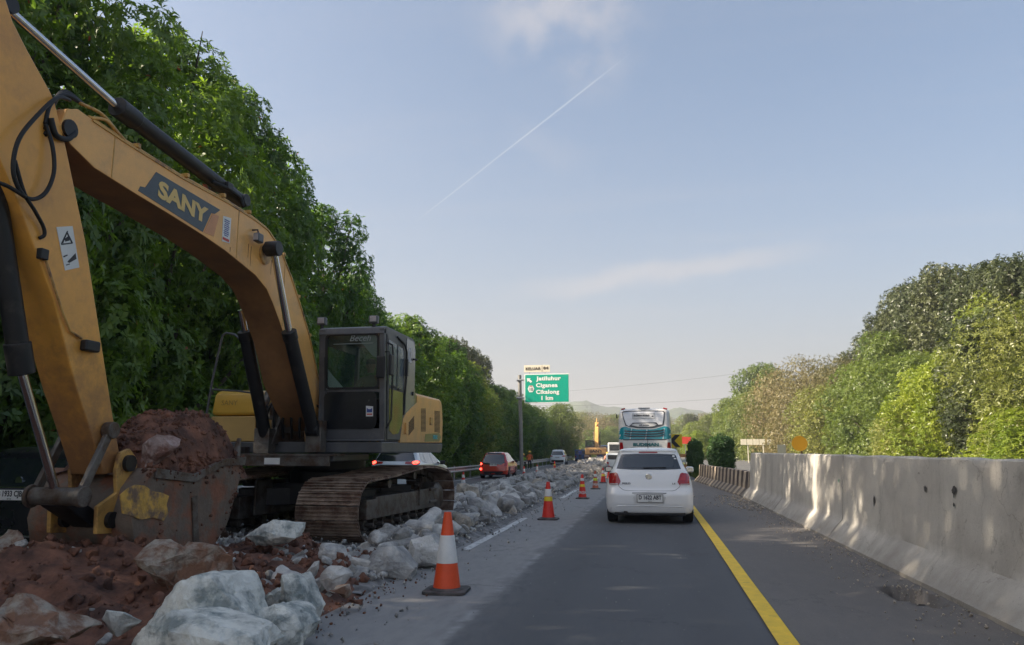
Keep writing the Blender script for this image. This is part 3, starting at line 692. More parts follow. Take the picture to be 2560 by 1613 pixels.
marks = [(0, 9.5, 'before the crawler track'), (9.5, 11.5, 'at the crawler track front'), (11.5, 13.5, 'beside the crawler track'), (13.5, 15.8, 'at the crawler track rear'), (15.8, 17.5, 'by the second cone'), (17.5, 20, 'past the second cone'), (20, 23, 'abreast of the third cone'), (23, 26, 'past the third cone'), (26, 30, 'abreast of the fourth cone'), (30, 36, 'abreast of the fifth cone'), (36, 46, 'level with the red hatchback'), (46, 62, 'past the red hatchback'), (62, 120, 'towards the distant excavator')]
big0 = sorted(q[3] for q in placed[:205])[145]
for q in placed[:205]:
    x, y, z, s, tan = q; u = x - sh(y)
    me = r2.choice(rocks_tan if tan else rocks)
    wh = [m_[2] for m_ in marks if m_[0] <= y < m_[1]][0]; side = 'by the lane line' if u > -3.9 else ('in mid heap' if u > -5.4 else 'on the left lane side')
    sz = 'large' if s >= big0 else 'smaller'; col_ = 'tan' if tan else 'grey'
    rock_thing(me, (x, y, z), s, (r2.uniform(-.6, .6), r2.uniform(-.6, .6), r2.uniform(0, 6.3)), sz + ' ' + col_ + ' concrete chunk ' + side + ' ' + wh, 'broken concrete chunks ' + wh + ', ' + side + ', ' + sz + ' ' + col_, (1, 1, r2.uniform(.8, 1.3)))
lowr = [rock_mesh('rubble_piece', 60 + i, (1, .8, .6), 12, 1, .05) for i in range(8)]
for kind_, mt_ in ((False, m_rock), (True, m_rock_tan)):
    items = [(r2.choice(lowr), Matrix.Translation((x, y, z)) @ Euler((r2.uniform(-.6, .6), r2.uniform(-.6, .6), r2.uniform(0, 6.3))).to_matrix().to_4x4() @ Matrix.Diagonal((s, s, s * r2.uniform(.8, 1.3), 1))) for x, y, z, s, tan in placed[205:] if tan == kind_]
    merge_meshes('rubble', items, mt_)
items = []
for i in range(9000):
    y = 8 + 60 * r2.random() ** 1.6; u = r2.uniform(-7.2, -2.93); s = .03 + .09 * r2.random() ** 2
    items.append((r2.choice(small), TRS((u + sh(y), y, max(0, rub_z(u, y)[1]) + r2.uniform(0, .06)), s, r2)))
merge_meshes('rubble_chips', items, m_rock)
# broken-out slab reinforcement: a pale timber lying across the rubble
p = on_y(1185, 1254, 18.2); q = on_y(1268, 1262, 18.4)
o = B().tube([p + Vector((0, 0, 0)), p.lerp(q, .5) + Vector((0, 0, .01)), q], [.05, .06, .05], 8).obj('timber', M('pale_timber', (.50, .36, .24), .8, bump=.5, bscale=25))
tag(o, 'pale brown timber lying across the rubble behind the excavator', 'timber')
# ================================================================== TREES
def crown_mesh(name, lobes, n_ros, L, Wd, per, seed, spread=(.6, 1.6), up=.35, shell=.4, jit=.35):
    r = np.random.RandomState(seed); lb = np.array(lobes, float)
    area = (lb[:, 3] * lb[:, 4] + lb[:, 4] * lb[:, 5] + lb[:, 3] * lb[:, 5]); idx = r.choice(len(lb), n_ros, p=area / area.sum())
    d = r.normal(size=(n_ros, 3)); d /= np.linalg.norm(d, axis=1)[:, None]
    rr = 1 - shell * r.rand(n_ros) ** 1.6 + .06 * r.randn(n_ros)
    P = lb[idx, :3] + d * lb[idx, 3:6] * rr[:, None]
    ax = d / lb[idx, 3:6] * lb[idx, 3:6].mean(1)[:, None]; ax += np.array([0, 0, up]) + r.normal(size=(n_ros, 3)) * .35; ax /= np.linalg.norm(ax, axis=1)[:, None]
    t = np.cross(ax, np.array([.3, .2, 1.0])); t /= np.linalg.norm(t, axis=1)[:, None]; bt = np.cross(ax, t)
    n = n_ros * per
    A = np.repeat(ax, per, 0); T = np.repeat(t, per, 0); Bt = np.repeat(bt, per, 0); PP = np.repeat(P, per, 0)
    ph = np.tile(np.arange(per) * 2 * np.pi / per, n_ros) + np.repeat(r.rand(n_ros) * 6.28, per) + r.randn(n) * .2
    th = spread[0] + (spread[1] - spread[0]) * r.rand(n)
    rad_ = T * np.cos(ph)[:, None] + Bt * np.sin(ph)[:, None]
    dr = A * np.cos(th)[:, None] + rad_ * np.sin(th)[:, None]
    side = np.cross(dr, A) + r.randn(n, 3) * .15; side /= np.linalg.norm(side, axis=1)[:, None]
    ll = L * (1 + jit * r.randn(n)).clip(.4, 1.7)[:, None]; ww = Wd * (1 + .2 * r.randn(n)).clip(.5, 1.5)[:, None]
    dr2 = dr + np.array([0, 0, -.12])
    PP = PP + A * (r.rand(n)[:, None] * L * .4)
    v0 = PP; v2 = PP + dr2 * ll; mid = PP + dr * ll * .5 + A * .01
    V = np.stack([v0, mid + side * ww / 2, v2, mid - side * ww / 2], 1).reshape(-1, 3)
    F = np.arange(n * 4).reshape(-1, 4)
    return np_mesh(name, V, F)
def lobes_for(seed, R, H, z0, n, lr=(.3, .45), squash=.85, core=True, peak=.6, fingers=0):
    r = random.Random(seed); L = []
    HF = H
    if fingers: H = H - 1.7
    for i in range(n):
        t = (i + .5) / n; z = z0 + (H - z0) * t
        e = math.sin(PI * min(1, max(0, (t * .92 + .10)))) ** peak
        a = i * 2.4 + r.uniform(-.4, .4); q = R * e * r.uniform(.55, .8); lrr = R * r.uniform(*lr) * (.75 + .4 * e)
        L.append((q * math.cos(a), q * math.sin(a), min(z, H - lrr * squash), lrr, lrr, lrr * squash * r.uniform(.9, 1.3)))
    if core:
        for k in range(4): z = z0 + (H - z0) * (k + .7) / 4.6; L.append((0, 0, z, R * .45, R * .45, (H - z0) / 8))
    if fingers:
        for i in range(fingers):
            a = i * 2.4; q = R * .62 * math.sqrt((i + .3) / fingers); hh = r.uniform(.8, 1.35); L.append((q * math.cos(a), q * math.sin(a), HF - 1.1 - 2.2 * (q / R) ** 2 * r.uniform(.5, 1.2), .42, .42, hh))
    return L
def trunk_mesh(name, H, r0, lobes, seed, n=15):
    r = random.Random(seed); b = B(); pts = []; x = y = 0
    for i in range(7):
        t = i / 6; pts.append((x, y, -.3 + (H * .8) * t)); x += r.uniform(-.14, .14); y += r.uniform(-.14, .14)
    b.tube(pts, [r0 * (1 - .8 * i / 6) for i in range(7)], 9)
    for k in range(n):
        lo = lobes[r.randrange(len(lobes))]; t = min(.9, max(.2, (lo[2] / H) * .75)); i = min(5, int(t * 6)); s = Vector(pts[i]); e = Vector(lo[:3]) * 1.0
        m = s.lerp(e, .5) + Vector((0, 0, -.2)); b.tube([s, m, e, e + (e - m) * .3], [r0 * .4, r0 * .25, r0 * .12, .01], 6)
    return b.mesh(name, 'all')
m_leaf_l = leaf_mat('leaf_deep_green', (.045, .095, .028), (.13, .21, .045), (1.8, 1.9, .5), .42, warm=((.35, .07, .02), .9985))
m_leaf_m = leaf_mat('leaf_mid_green', (.07, .115, .03), (.18, .22, .05), (1.6, 1.65, .5), .34)
m_leaf_lime = leaf_mat('leaf_lime_green', (.12, .18, .025), (.26, .30, .04), (1.5, 1.6, .4), .35)
m_leaf_dk = leaf_mat('leaf_olive_dark', (.030, .045, .022), (.10, .115, .045), (1.3, 1.4, .5), .2, rough=.4)
m_leaf_ol = leaf_mat('leaf_olive', (.11, .14, .04), (.22, .23, .06), (1.3, 1.4, .5), .3)
m_leaf_br = leaf_mat('leaf_brownish', (.14, .14, .05), (.23, .19, .09), (1.2, 1.2, .6), .25)
m_hedge = leaf_mat('leaf_hedge', (.07, .13, .045), (.12, .20, .06), (1.3, 1.6, .5), .25)
m_bark = M('bark', (.10, .08, .06), .9, var=.3, scale=5, bump=.8, bscale=20)
KIND = {}
def kind(key, mat, R, H, z0, nl, n_ros, L, W_, per, seed, **kw):
    lk = {k: kw.pop(k) for k in list(kw) if k in ('lr', 'squash', 'core', 'peak', 'fingers')}
    lb = lobes_for(seed, R, H, z0, nl, **lk)
    c = crown_mesh('crown_' + key, lb, n_ros, L, W_, per, seed, **kw); c.materials.append(mat)
    t = trunk_mesh('trunk_' + key, H, .05 + H * .016, lb, seed); t.materials.append(m_bark)
    KIND[key] = (c, t, R, H)
kind('whorl_a', m_leaf_l, 3.5, 10, .4, 40, 11500, .135, .064, 7, 1, spread=(.9, 1.65), up=.6, lr=(.17, .30))
kind('whorl_b', m_leaf_l, 3.1, 10, .3, 36, 10500, .13, .062, 7, 2, spread=(.9, 1.65), up=.6, peak=.45, lr=(.18, .32))
kind('whorl_c', m_leaf_l, 3.8, 10, .3, 44, 12000, .14, .066, 7, 3, spread=(.9, 1.65), up=.6, lr=(.15, .28), core=True)
kind('mid_a', m_leaf_m, 3.6, 9, .2, 26, 10500, .17, .062, 6, 4)
kind('mid_b', m_leaf_m, 3.0, 9, .2, 24, 9500, .16, .06, 6, 5)
kind('lime', m_leaf_lime, 2.8, 7, .1, 22, 8500, .17, .062, 6, 6)
kind('knob', m_leaf_dk, 2.6, 13, .5, 34, 8000, .17, .075, 6, 7, lr=(.18, .30), squash=1.6, peak=.35, fingers=12)
kind('knob_b', m_leaf_dk, 2.8, 13, .5, 36, 8000, .17, .075, 6, 8, lr=(.17, .28), squash=1.5, peak=.4, fingers=14)
kind('olive', m_leaf_ol, 3.8, 8, .1, 26, 9000, .15, .055, 6, 9)
kind('brown', m_leaf_br, 4.0, 8, .1, 24, 7000, .14, .04, 7, 10)
kind('dome', m_leaf_m, 4.2, 10, 3.5, 20, 5000, .26, .10, 6, 11, lr=(.26, .36))
TREE_N = 0
def tree(key, x, y, H, label, group=None, wide=1.0, z=-.15, mat=None):
    global TREE_N; TREE_N += 1; c, t, R, H0 = KIND[key]; k = H / H0
    e = empty('tree', (x, y, z), 0, label, 'tree', group)
    rz = (TREE_N * 2.399) % 6.283
    a = D.objects.new('crown', c); link(a, e); a.rotation_euler = (0, 0, rz); a.scale = (wide * (.6 + .4 * k), wide * (.6 + .4 * k), k)
    b = D.objects.new('trunk', t); link(b, e); b.rotation_euler = (0, 0, rz); b.scale = a.scale
    return e
rt = random.Random(11)
ORD = ('first', 'second', 'third', 'fourth', 'fifth', 'sixth', 'seventh', 'eighth', 'ninth', 'tenth', 'eleventh', 'twelfth', 'thirteenth', 'fourteenth', 'fifteenth', 'sixteenth', 'seventeenth', 'eighteenth', 'nineteenth', 'twentieth')
nfar = 0
# left row; heights follow the skyline, unseen near ones shaped for light patches
def lh(y):
    return float(np.interp(y, [-60, 4.5, 8, 13, 16, 20, 26, 31, 34, 36.5, 38.5, 41, 46, 50, 56, 60, 65, 72, 84, 100, 112, 127, 140], [17.5, 17.5, 12.9, 12.6, 13.5, 14.6, 15.0, 15.4, 12.6, 10.8, 10.4, 9.6, 10.4, 9.6, 10.2, 9.4, 7.0, 7.2, 8.8, 8.0, 7.6, 8, 8]))
near_names = ['dense green tree at the far left edge behind the arm', 'dense green tree seen left of the excavator arm', 'dark green tree right behind the excavator arm', 'dense tree behind the loaded bucket', 'tall tree framed under the excavator boom', 'tall tree crossed by the arm cylinder', 'towering whorl leaved tree behind the boom lettering', 'tallest crown against the open sky above the cab', 'narrow bright tipped crown right of the tallest one', 'tree rising above the excavator cab roof', 'green tree just right of the cab roof', 'rounded green tree above the engine hood', 'dark green tree right of the engine hood', 'last full crown before the skyline gap', 'low tree in the skyline gap']
y = -7.0
while y < 124:
    X = -15.2 + rt.uniform(-.9, .5); h = lh(y) * rt.uniform(.97, 1.03)
    lab = near_names.pop(0) if near_names else None
    far = y > 46
    tree(rt.choice(('whorl_a', 'whorl_b', 'whorl_c')) if not far else rt.choice(('whorl_a', 'whorl_c', 'mid_a')), X + sh(y), y, h, lab or ((ORD[min(19, int((y - 46) / 4.5))] + ' green tree of the left row past the skyline gap') if far else 'dense green tree in the shaded row behind the left guardrail'),
         None if lab else ('trees behind the road sign' if far else 'shaded trees behind the left guardrail'), .86 if 22 < y < 41 else 1.0)
    y += 4.5
tree('whorl_c', -13.9, 13.6, 15.0, 'near dark tree overhanging the top left corner', None, .95)
y = -6.0
while y < 120:
    h = lh(y) * (rt.uniform(.62, .75) if y < 17 else rt.uniform(.8, .95)); tree(rt.choice(('whorl_b', 'whorl_c', 'whorl_a')), -20.2 + rt.uniform(-.5, .5) + sh(y), y, h, 'dense green tree of the second row on the left', 'second row of trees on the left', 1.15); y += 5.2
for yy in (76, 81, 86, 91): tree('knob_b', -19.5 + sh(yy), yy, 13.2 + (yy % 5) * .25, ORD[(yy - 76) // 5] + ' dark knobbly tree rising over the left row before the exit sign', 'dark trees beside the exit sign', .9)
for px, yy, hh in ((1456, 127, 9.3),): tree('mid_a', on_y(px, 1120, yy).x - 3.6, yy, hh, 'bright crowned tree ending the left row below the road sign', None, 1.0)
# right side
dk = [(2560, 46, 12.4), (2470, 52, 13.2), (2385, 60, 15.4), (2330, 64, 15.0), (2290, 72, 16.2), (2245, 77, 15.0), (2200, 84, 14.0), (2155, 92, 13.2), (2610, 42, 11.5), (2700, 38, 10), (2420, 66, 15)]
for i, (px, yy, hh) in enumerate(dk):
    p = on_y(px, 1126, yy); tree(('knob', 'knob_b')[i % 2], p.x, yy, hh, ORD[sorted(d_[0] for d_ in dk)[::-1].index(px)] + ' tall dark knobbly tree counted from the right edge', 'tall dark trees on the right', 1.05)
for px, yy, hh in ((2060, 120, 13), (2015, 125, 12.5), (2090, 112, 13.5), (2030, 130, 12)): tree('knob', on_y(px, 1126, yy).x, yy, hh, 'small dark tree top peeping over the brown bushes', 'dark tree tops over the brown bushes', .8)
rg = [('mid_b', 2180, 62, 10.4, 'tall bright green tree in front of the dark trees'), ('mid_a', 2125, 66, 8.6, 'rounded green tree at the right end of the brown bushes'), ('mid_a', 2232, 55, 8.0, 'leafy green tree under the dark crowns'),
      ('lime', 2290, 46, 6.4, 'lime green bushy tree behind the barrier'), ('lime', 2345, 50, 6.9, 'yellow green bush in front of the darkest trees'), ('knob', 2400, 42, 8.5, 'dark leafy tree between the lime bush and the right edge'),
      ('mid_b', 2450, 44, 9.6, 'green tree with yellow shoots near the right edge'), ('olive', 2560, 37, 8.4, 'pale olive tree cut by the right edge'), ('lime', 2530, 35, 3.6, 'low bright bush at the foot of the olive tree'),
      ('olive', 2240, 48, 4.2, 'low olive bush behind the middle of the barrier'), ('lime', 2480, 38, 3.6, 'low lime bush behind the right end of the barrier'),
      ('brown', 2075, 78, 10.4, 'brownish bushy tree right of the orange disc'), ('brown', 1990, 88, 11.6, 'brown crowned bushy tree above the orange disc'), ('olive', 2030, 74, 7.4, 'olive tree directly behind the orange disc'), ('brown', 1925, 100, 11.4, 'rust tinted tree above the white boards'),
      ('olive', 1885, 108, 10.4, 'olive tree behind the white boards'), ('dome', 1914, 132, 15.8, 'dome shaped tree rising above the brown bushes'), ('mid_a', 1850, 118, 10, 'green tree left of the white boards'),
      ('mid_b', 1800, 128, 9.8, 'green tree above the larger trimmed bush'), ('olive', 1760, 140, 7.8, 'olive tree above the smaller trimmed bush'), ('mid_a', 1725, 150, 7.0, 'green tree right of the bus roof'),
      ('lime', 1722, 120, 4.4, 'low yellow green bush behind the red board'), ('knob_b', 1712, 190, 10.5, 'dark greyish tree just right of the bus'), ('mid_a', 1780, 175, 10, 'pale green tree beyond the trimmed bushes'),
      ('olive', 2130, 84, 8.2, 'olive tree left of the tall bright green tree'), ('mid_a', 2330, 58, 8.6, 'green tree in the middle of the dark crowns')]
for key, px, yy, hh, lab in rg:
    p = on_y(px, 1126, yy); tree(key, p.x + (1.5 if key != 'dome' else 0), yy, hh, lab, None, 1.05)
for i in range(16):     # understorey filling the foot of the right-hand row
    yy = 34 + i * 6.5; tree(rt.choice(('lime', 'mid_a', 'olive')), 20.0 + rt.uniform(-.6, 1.2) + sh(yy) * .6, yy, rt.uniform(3.4, 4.8), 'low bushy growth along the far side of the opposite road', 'bushes along the opposite road', .95)
for i in range(14):
    yy = 60 + i * 9; tree(rt.choice(('olive', 'mid_a', 'brown')), 27.5 + rt.uniform(-1, 2), yy, rt.uniform(8, 10), 'bushy tree in the rear row on the right', 'rear row of trees on the right', 1.2)
for i in range(8):
    yy = -12 + i * 6; tree(rt.choice(('mid_a', 'knob', 'mid_b')), 24 + rt.uniform(-1, 2), yy, rt.uniform(9, 12), 'tree beside the opposite road out to the right', 'trees out to the right', 1.1)
# far trees closing the road, pale with distance
for i, (px, yy, hh) in enumerate(((1395, 240, 12), (1440, 230, 13.5), (1475, 250, 10), (1508, 215, 12), (1540, 240, 13), (1580, 260, 11), (1620, 240, 10), (1655, 230, 12), (1685, 215, 9), (1420, 205, 9.5), (1535, 200, 8), (1470, 300, 17), (1560, 310, 16), (1640, 320, 15), (1720, 290, 15), (1760, 300, 16), (1380, 300, 16), (1700, 200, 8), (1740, 190, 8.5), (1450, 190, 8), (1500, 185, 7))):
    p = on_y(px, 1126, yy); tree(('mid_a', 'olive', 'mid_b', 'brown')[i % 4], p.x, yy, hh, 'far hazy tree where the road bends away, ' + ('behind the coach' if 1535 < px < 1690 else 'left of the coach' if px <= 1535 else 'right of the coach') + (', tall' if hh > 11.9 else ', low'), 'far hazy trees at the bend', 1.5, z=-.6)
# trimmed hedge bushes in the median
def bush_mesh(name, R, H, seed, n=8000):
    L = [(0, 0, H * .5, R, R * .9, H * .5)]; r = random.Random(seed)
    for i in range(16):
        a = i * 2.4; z = (.22, .5, .80)[i % 3] * H; L.append((R * .45 * math.cos(a), R * .45 * math.sin(a), z, R * .58, R * .58, H * .2 if z < .7 * H else H * .13))
    me = crown_mesh(name, L, n, .075, .04, 6, seed, shell=.5); me.materials.append(m_hedge); return me
for nm, px, py, yy, R, H, lab, sd in (('a', 1804, 1168, 36.5, .58, 2.12, 'larger clipped dark green bush next to the striped barrier', 31), ('b', 1738, 1160, 44.5, .42, 2.02, 'smaller clipped dark green bush beside the striped barrier', 32)):
    p = on_y(px, py, yy); e = empty('clipped_bush', (p.x, yy, .02), 0, lab, 'bush'); o = D.objects.new('foliage', bush_mesh('bush_foliage', R, H, sd)); link(o, e)
    B().tube([(0, 0, 0), (.02, .02, .4), (0, 0, H * .7)], [.04, .035, .01], 7).obj('stem', m_bark, e)
# low weeds: verge behind the left guardrail, median under the bushes
def weeds(name, spots, L, Wd, mat, seed):
    r = np.random.RandomState(seed); P = np.array(spots); n = len(P) * 6; PP = np.repeat(P, 6, 0)
    d = r.normal(size=(n, 3)); d[:, 2] = abs(d[:, 2]) + .7; d /= np.linalg.norm(d, axis=1)[:, None]; s = np.cross(d, r.normal(size=(n, 3))); s /= np.linalg.norm(s, axis=1)[:, None]
    ll = L * (.5 + r.rand(n))[:, None]
    V = np.stack([PP - s * Wd / 2, PP + s * Wd / 2, PP + d * ll], 1).reshape(-1, 3); F = np.arange(n * 3).reshape(-1, 3)
    o = np_obj(name, V, F, mat); link(o); o['kind'] = 'stuff'; return o
sp = []
for _ in range(9000): y = -5 + 120 * rt.random() ** 1.2; u = -11.1 - 3.2 * rt.random(); sp.append((u + sh(y), y, -.22 + .05 * rt.random()))
weeds('verge_weeds', sp, .5, .05, m_leaf_m, 3)
sp = []
for _ in range(5000): y = 25 + 60 * rt.random(); u = (3.0 if y < 38 else 2.4) + 1.6 * rt.random(); sp.append((u - (y - 25) * .03, y, .0))
for _ in range(3000): y = 20 + 80 * rt.random(); u = 15.8 + 3.5 * rt.random(); sp.append((u + sh(y), y, .0))
weeds('median_grass', sp, .22, .03, m_leaf_ol, 4)
# ================================================================== NEAR EXCAVATOR
m_oy = M('excavator_yellow', (.84, .44, .125), .46, var=.14, scale=2.2, col2=(.50, .27, .11), thr=(.56, .80), bump=.08, bscale=30, coat=.15, grunge=.12, mud=(1.4, 2.3, (.30, .22, .15), .45))
m_oyd = M('excavator_yellow_worn', (.58, .33, .09), .5, var=.2, scale=4, col2=(.20, .10, .05), thr=(.5, .62), bump=.3, bscale=25, grunge=.1)
m_oyr = M('excavator_underside_shade', (.34, .17, .07), .6, var=.2, scale=2, col2=(.20, .10, .05), thr=(.4, .7))  # darker copy of the yellow, shade painted onto downward boom faces
m_yb = M('excavator_bright_yellow', (.70, .40, .05), .4, var=.1, scale=2, coat=.2)
m_char = M('charcoal_paint', (.085, .087, .094), .42, var=.2, scale=4, bump=.1, bscale=40, col2=(.16, .15, .14), thr=(.5, .8), grunge=.12)
m_blk = M('black_hydraulic', (.012, .012, .014), .5, var=.3, scale=5, col2=(.06, .05, .045), thr=(.55, .8), grunge=.12)
m_rub = M('black_rubber', (.010, .010, .011), .6, var=.2)
m_chr = M('chrome_rod', (.62, .62, .64), .16, metal=1, var=.05)
m_steel = M('worn_steel', (.17, .155, .14), .5, metal=.55, var=.3, scale=6, col2=(.10, .065, .045), thr=(.45, .62), bump=.5, bscale=22, grunge=.1)
m_shoe = M('rusty_track_shoe', (.30, .225, .17), .6, metal=.2, var=.3, scale=5, col2=(.11, .06, .04), thr=(.42, .6), bump=.6, bscale=24, obj_rand=.18)
m_bkt = M('bucket_steel', (.165, .125, .095), .7, metal=.05, var=.3, scale=4, col2=(.24, .10, .055), thr=(.47, .6), bump=.5, bscale=18)
m_grey = M('silver_grey_panel', (.20, .205, .21), .22, var=.08, scale=2, coat=.6)
m_olive = M('olive_panel', (.16, .15, .06), .3, var=.1, coat=.4)
m_dark = M('dark_gap', (.012, .012, .013), .8)
m_txy = M('lettering_yellow', (.72, .50, .17), .5); m_txg = M('decal_slate', (.075, .095, .11), .5, var=.2, scale=6); m_txo = M('decal_orange', (.66, .30, .13), .5, var=.15)
m_white = M('sticker_white', (.72, .72, .70), .5, var=.06); m_ink = M('ink_dark', (.03, .03, .035), .6); m_red = M('print_red', (.55, .06, .04), .5); m_blue = M('print_blue', (.06, .09, .30), .5)
m_gl = glass_mat('cab_glass', (.035, .06, .06), .28); m_teal = M('print_teal', (.10, .45, .48), .5)
EL = Vector((-5.7, 12.9, .06)); EX = empty('excavator', EL, 0, 'orange yellow crawler excavator digging up the lane with its bucket full of soil', 'excavator')
ZB = .06
# --- undercarriage, turned a few degrees against the cab
UC = empty('undercarriage', (0, 0, 0), rad(-3.2)); UC.parent = EX
shoe = B(); SW = 1.0
shoe.box((0, 0, .010), (SW, .186, .02)); shoe.box((0, -.088, .026), (SW - .01, .016, .04)); shoe.box((0, -.028, .028), (SW - .02, .014, .034)); shoe.box((0, .032, .028), (SW - .02, .014, .034)); shoe.box((0, .085, .018), (SW - .04, .02, .03))
shoe_me = shoe.mesh('track_shoe'); shoe_me.materials.append(m_shoe)
def loop_pts():
    P = []
    for i in range(20): P.append((-1.75 + 3.5 * i / 20, 0 + .03 * math.sin(i)))
    for i in range(12): a = -PI / 2 + PI * i / 12; P.append((1.75 + .47 * math.cos(a), .47 + .47 * math.sin(a)))
    P += [(1.5, .98), (1.1, 1.02), (.7, 1.03), (.3, 1.01), (-.2, .97), (-.8, .92), (-1.4, .89)]
    for i in range(12): a = PI / 2 + PI * i / 12; P.append((-1.75 + .44 * math.cos(a), .44 + .44 * math.sin(a)))
    return P
LP = loop_pts(); seg = []; tot = 0
for a, b_ in zip(LP, LP[1:] + LP[:1]): L_ = math.hypot(b_[0] - a[0], b_[1] - a[1]); seg.append((tot, L_, a, b_)); tot += L_
def at_loop(s):
    s %= tot
    for s0, L_, a, b_ in seg:
        if s <= s0 + L_: t = (s - s0) / max(L_, 1e-6); return (a[0] + (b_[0] - a[0]) * t, a[1] + (b_[1] - a[1]) * t)
    return LP[0]
NS = 50
for side in (1, -1):
    xc = side * 1.1
    tf = B(); tf.box((xc + side * .18, .0, .44), (.30, 3.1, .30)).box((xc + side * .30, -.1, .60), (.06, 2.2, .05)).box((xc + side * .335, .95, .50), (.03, .55, .28)).box((xc + side * .33, 1.35, .62), (.10, .35, .05)).box((xc + side * .33, 1.35, .40), (.10, .35, .05)).box((xc - side * .1, 0, .42), (.3, 2.8, .35)).box((xc + side * .1, -1.55, .42), (.22, .5, .18)).box((xc - side * .42, .1, .58), (.04, 2.7, .56))
    T = tf.obj('track', m_steel, UC, bevel=.012)
    for i in range(NS):
        s = tot * (i + .5) / NS; y, z = at_loop(s); y2, z2 = at_loop(s + .05); y1, z1 = at_loop(s - .05)
        d = Vector((0, y2 - y1, z2 - z1)).normalized(); n_ = Vector((1, 0, 0)).cross(d) * -1   # outward
        o = D.objects.new('track_shoe', shoe_me); link(o, T)
        m = Matrix((Vector((1, 0, 0)), d, n_)).transposed()
        if m.determinant() < 0: m = Matrix((Vector((-1, 0, 0)), d, n_)).transposed()
        o.matrix_local = Matrix.Translation((xc, y, z + .0)) @ m.to_4x4()
    ch = B(); tf = None
    for i in range(NS * 1):
        s = tot * i / NS; y, z = at_loop(s); y2, z2 = at_loop(s + .05); y1, z1 = at_loop(s - .05); d = Vector((0, y2 - y1, z2 - z1)).normalized(); n_ = Vector((1, 0, 0)).cross(d)
        for q in (-.1, .1): ch.bar(Vector((xc + q, y, z)) + n_ * .055 - d * .085, Vector((xc + q, y, z)) + n_ * .055 + d * .085, .045, .085, up=n_)
    ch.obj('track_chain', m_steel, T)['kind'] = 'stuff'
    for k in range(8):
        y = -1.3 + k * .37; B().lathe([(.03, -.2), (.085, -.2), (.085, -.08), (.06, -.07), (.06, .07), (.085, .08), (.085, .2), (.03, .2)], 14, (xc, y, .20), 'x').cyl((xc, y, .2), (xc + side * .34, y, .2), .035, n=8).obj('roller', m_steel, T)
    for y, z in ((-.6, .80), (.55, .90)): B().cyl((xc - .2, y, z), (xc + .3, y, z), .07, n=12).obj('carrier_roller', m_steel, T)
    B().lathe([(.06, -.12), (.34, -.12), (.36, -.05), (.36, .05), (.34, .12), (.1, .12), (.1, .2), (.05, .2)], 24, (xc, -1.75, .44), 'x').obj('idler', m_steel, T)
    sp = B().lathe([(.1, -.05), (.36, -.05), (.36, .05), (.1, .05)], 24, (xc, 1.75, .47), 'x').lathe([(.27, .0), (.27, side * .30), (.2, side * .36), (.05, side * .37)], 20, (xc, 1.75, .47), 'x')
    for k in range(20): a = 2 * PI * k / 20; sp.box((xc, 1.75 + .38 * math.cos(a), .47 + .38 * math.sin(a)), (.08, .05, .05), (a, 0, 0))
    sp.obj('sprocket', m_steel, T)
B().box((0, 0, .62), (1.5, 1.5, .35)).box((.75, -.75, .58), (.9, .4, .28), (0, 0, -.5)).box((.75, .75, .58), (.9, .4, .28), (0, 0, .5)).box((-.75, -.75, .58), (.9, .4, .28), (0, 0, .5)).box((-.75, .75, .58), (.9, .4, .28), (0, 0, -.5)).lathe([(.3, .7), (.68, .78), (.68, .98), (.62, 1.02), (.62, 1.2), (.3, 1.2)], 32, (0, 0, 0)).obj('centre_frame', m_blk, UC, bevel=.01)
# --- upper structure, coordinates given on the road grid and shifted under EX afterwards
def EP(b, name, mat, **k): return b.obj(name, mat, EX, **k)
start_children = set(EX.children)
XO, XI = -4.27, -5.40
def q4(a, b): return (740 + a / 3.7925, 780 + b / 3.7925)
def yz4(a, b, x=XO): p = on_x(*q4(a, b), x); return (p.y, p.z)
def xz4(a, b, y=11.6): p = on_y(*q4(a, b), y); return (p.x, p.z)
deck = B(); deck.prism([(11.62, 1.36), (15.05, 1.36), (15.15, 1.44), (15.15, 1.54), (11.62, 1.54)], -7.25, XO, 'x').box((-5.9, 12.1, 1.29), (1.9, 1.5, .12))
D1 = EP(deck, 'deck', m_char, bevel=.02)
EP(B().box((-5.85, 11.46, 1.33), (1.9, .4, .035)).box((-5.85, 11.30, 1.24), (1.7, .05, .16)).box((-6.9, 11.5, 1.36), (.7, .3, .2)), 'front_plate', m_steel, bevel=.006)
EP(B().box((-5.95, 11.265, 1.235), (.26, .012, .10)), 'plate_label', m_white)
EP(B().prism([(15.15, 1.42), (15.55, 1.5), (15.62, 1.75), (15.60, 2.2), (15.45, 2.45), (15.15, 2.46)], -7.05, -4.45, 'x'), 'counterweight', m_oy, bevel=.12, seg=4)
hood = B().prism([(13.25, 1.545), (15.14, 1.545), (15.14, 2.30), (15.08, 2.40), (14.95, 2.43), (13.25, 2.44)], -7.1, XO - .01, 'x')
H1 = EP(hood, 'engine_hood', m_oy, bevel=.05, seg=3)
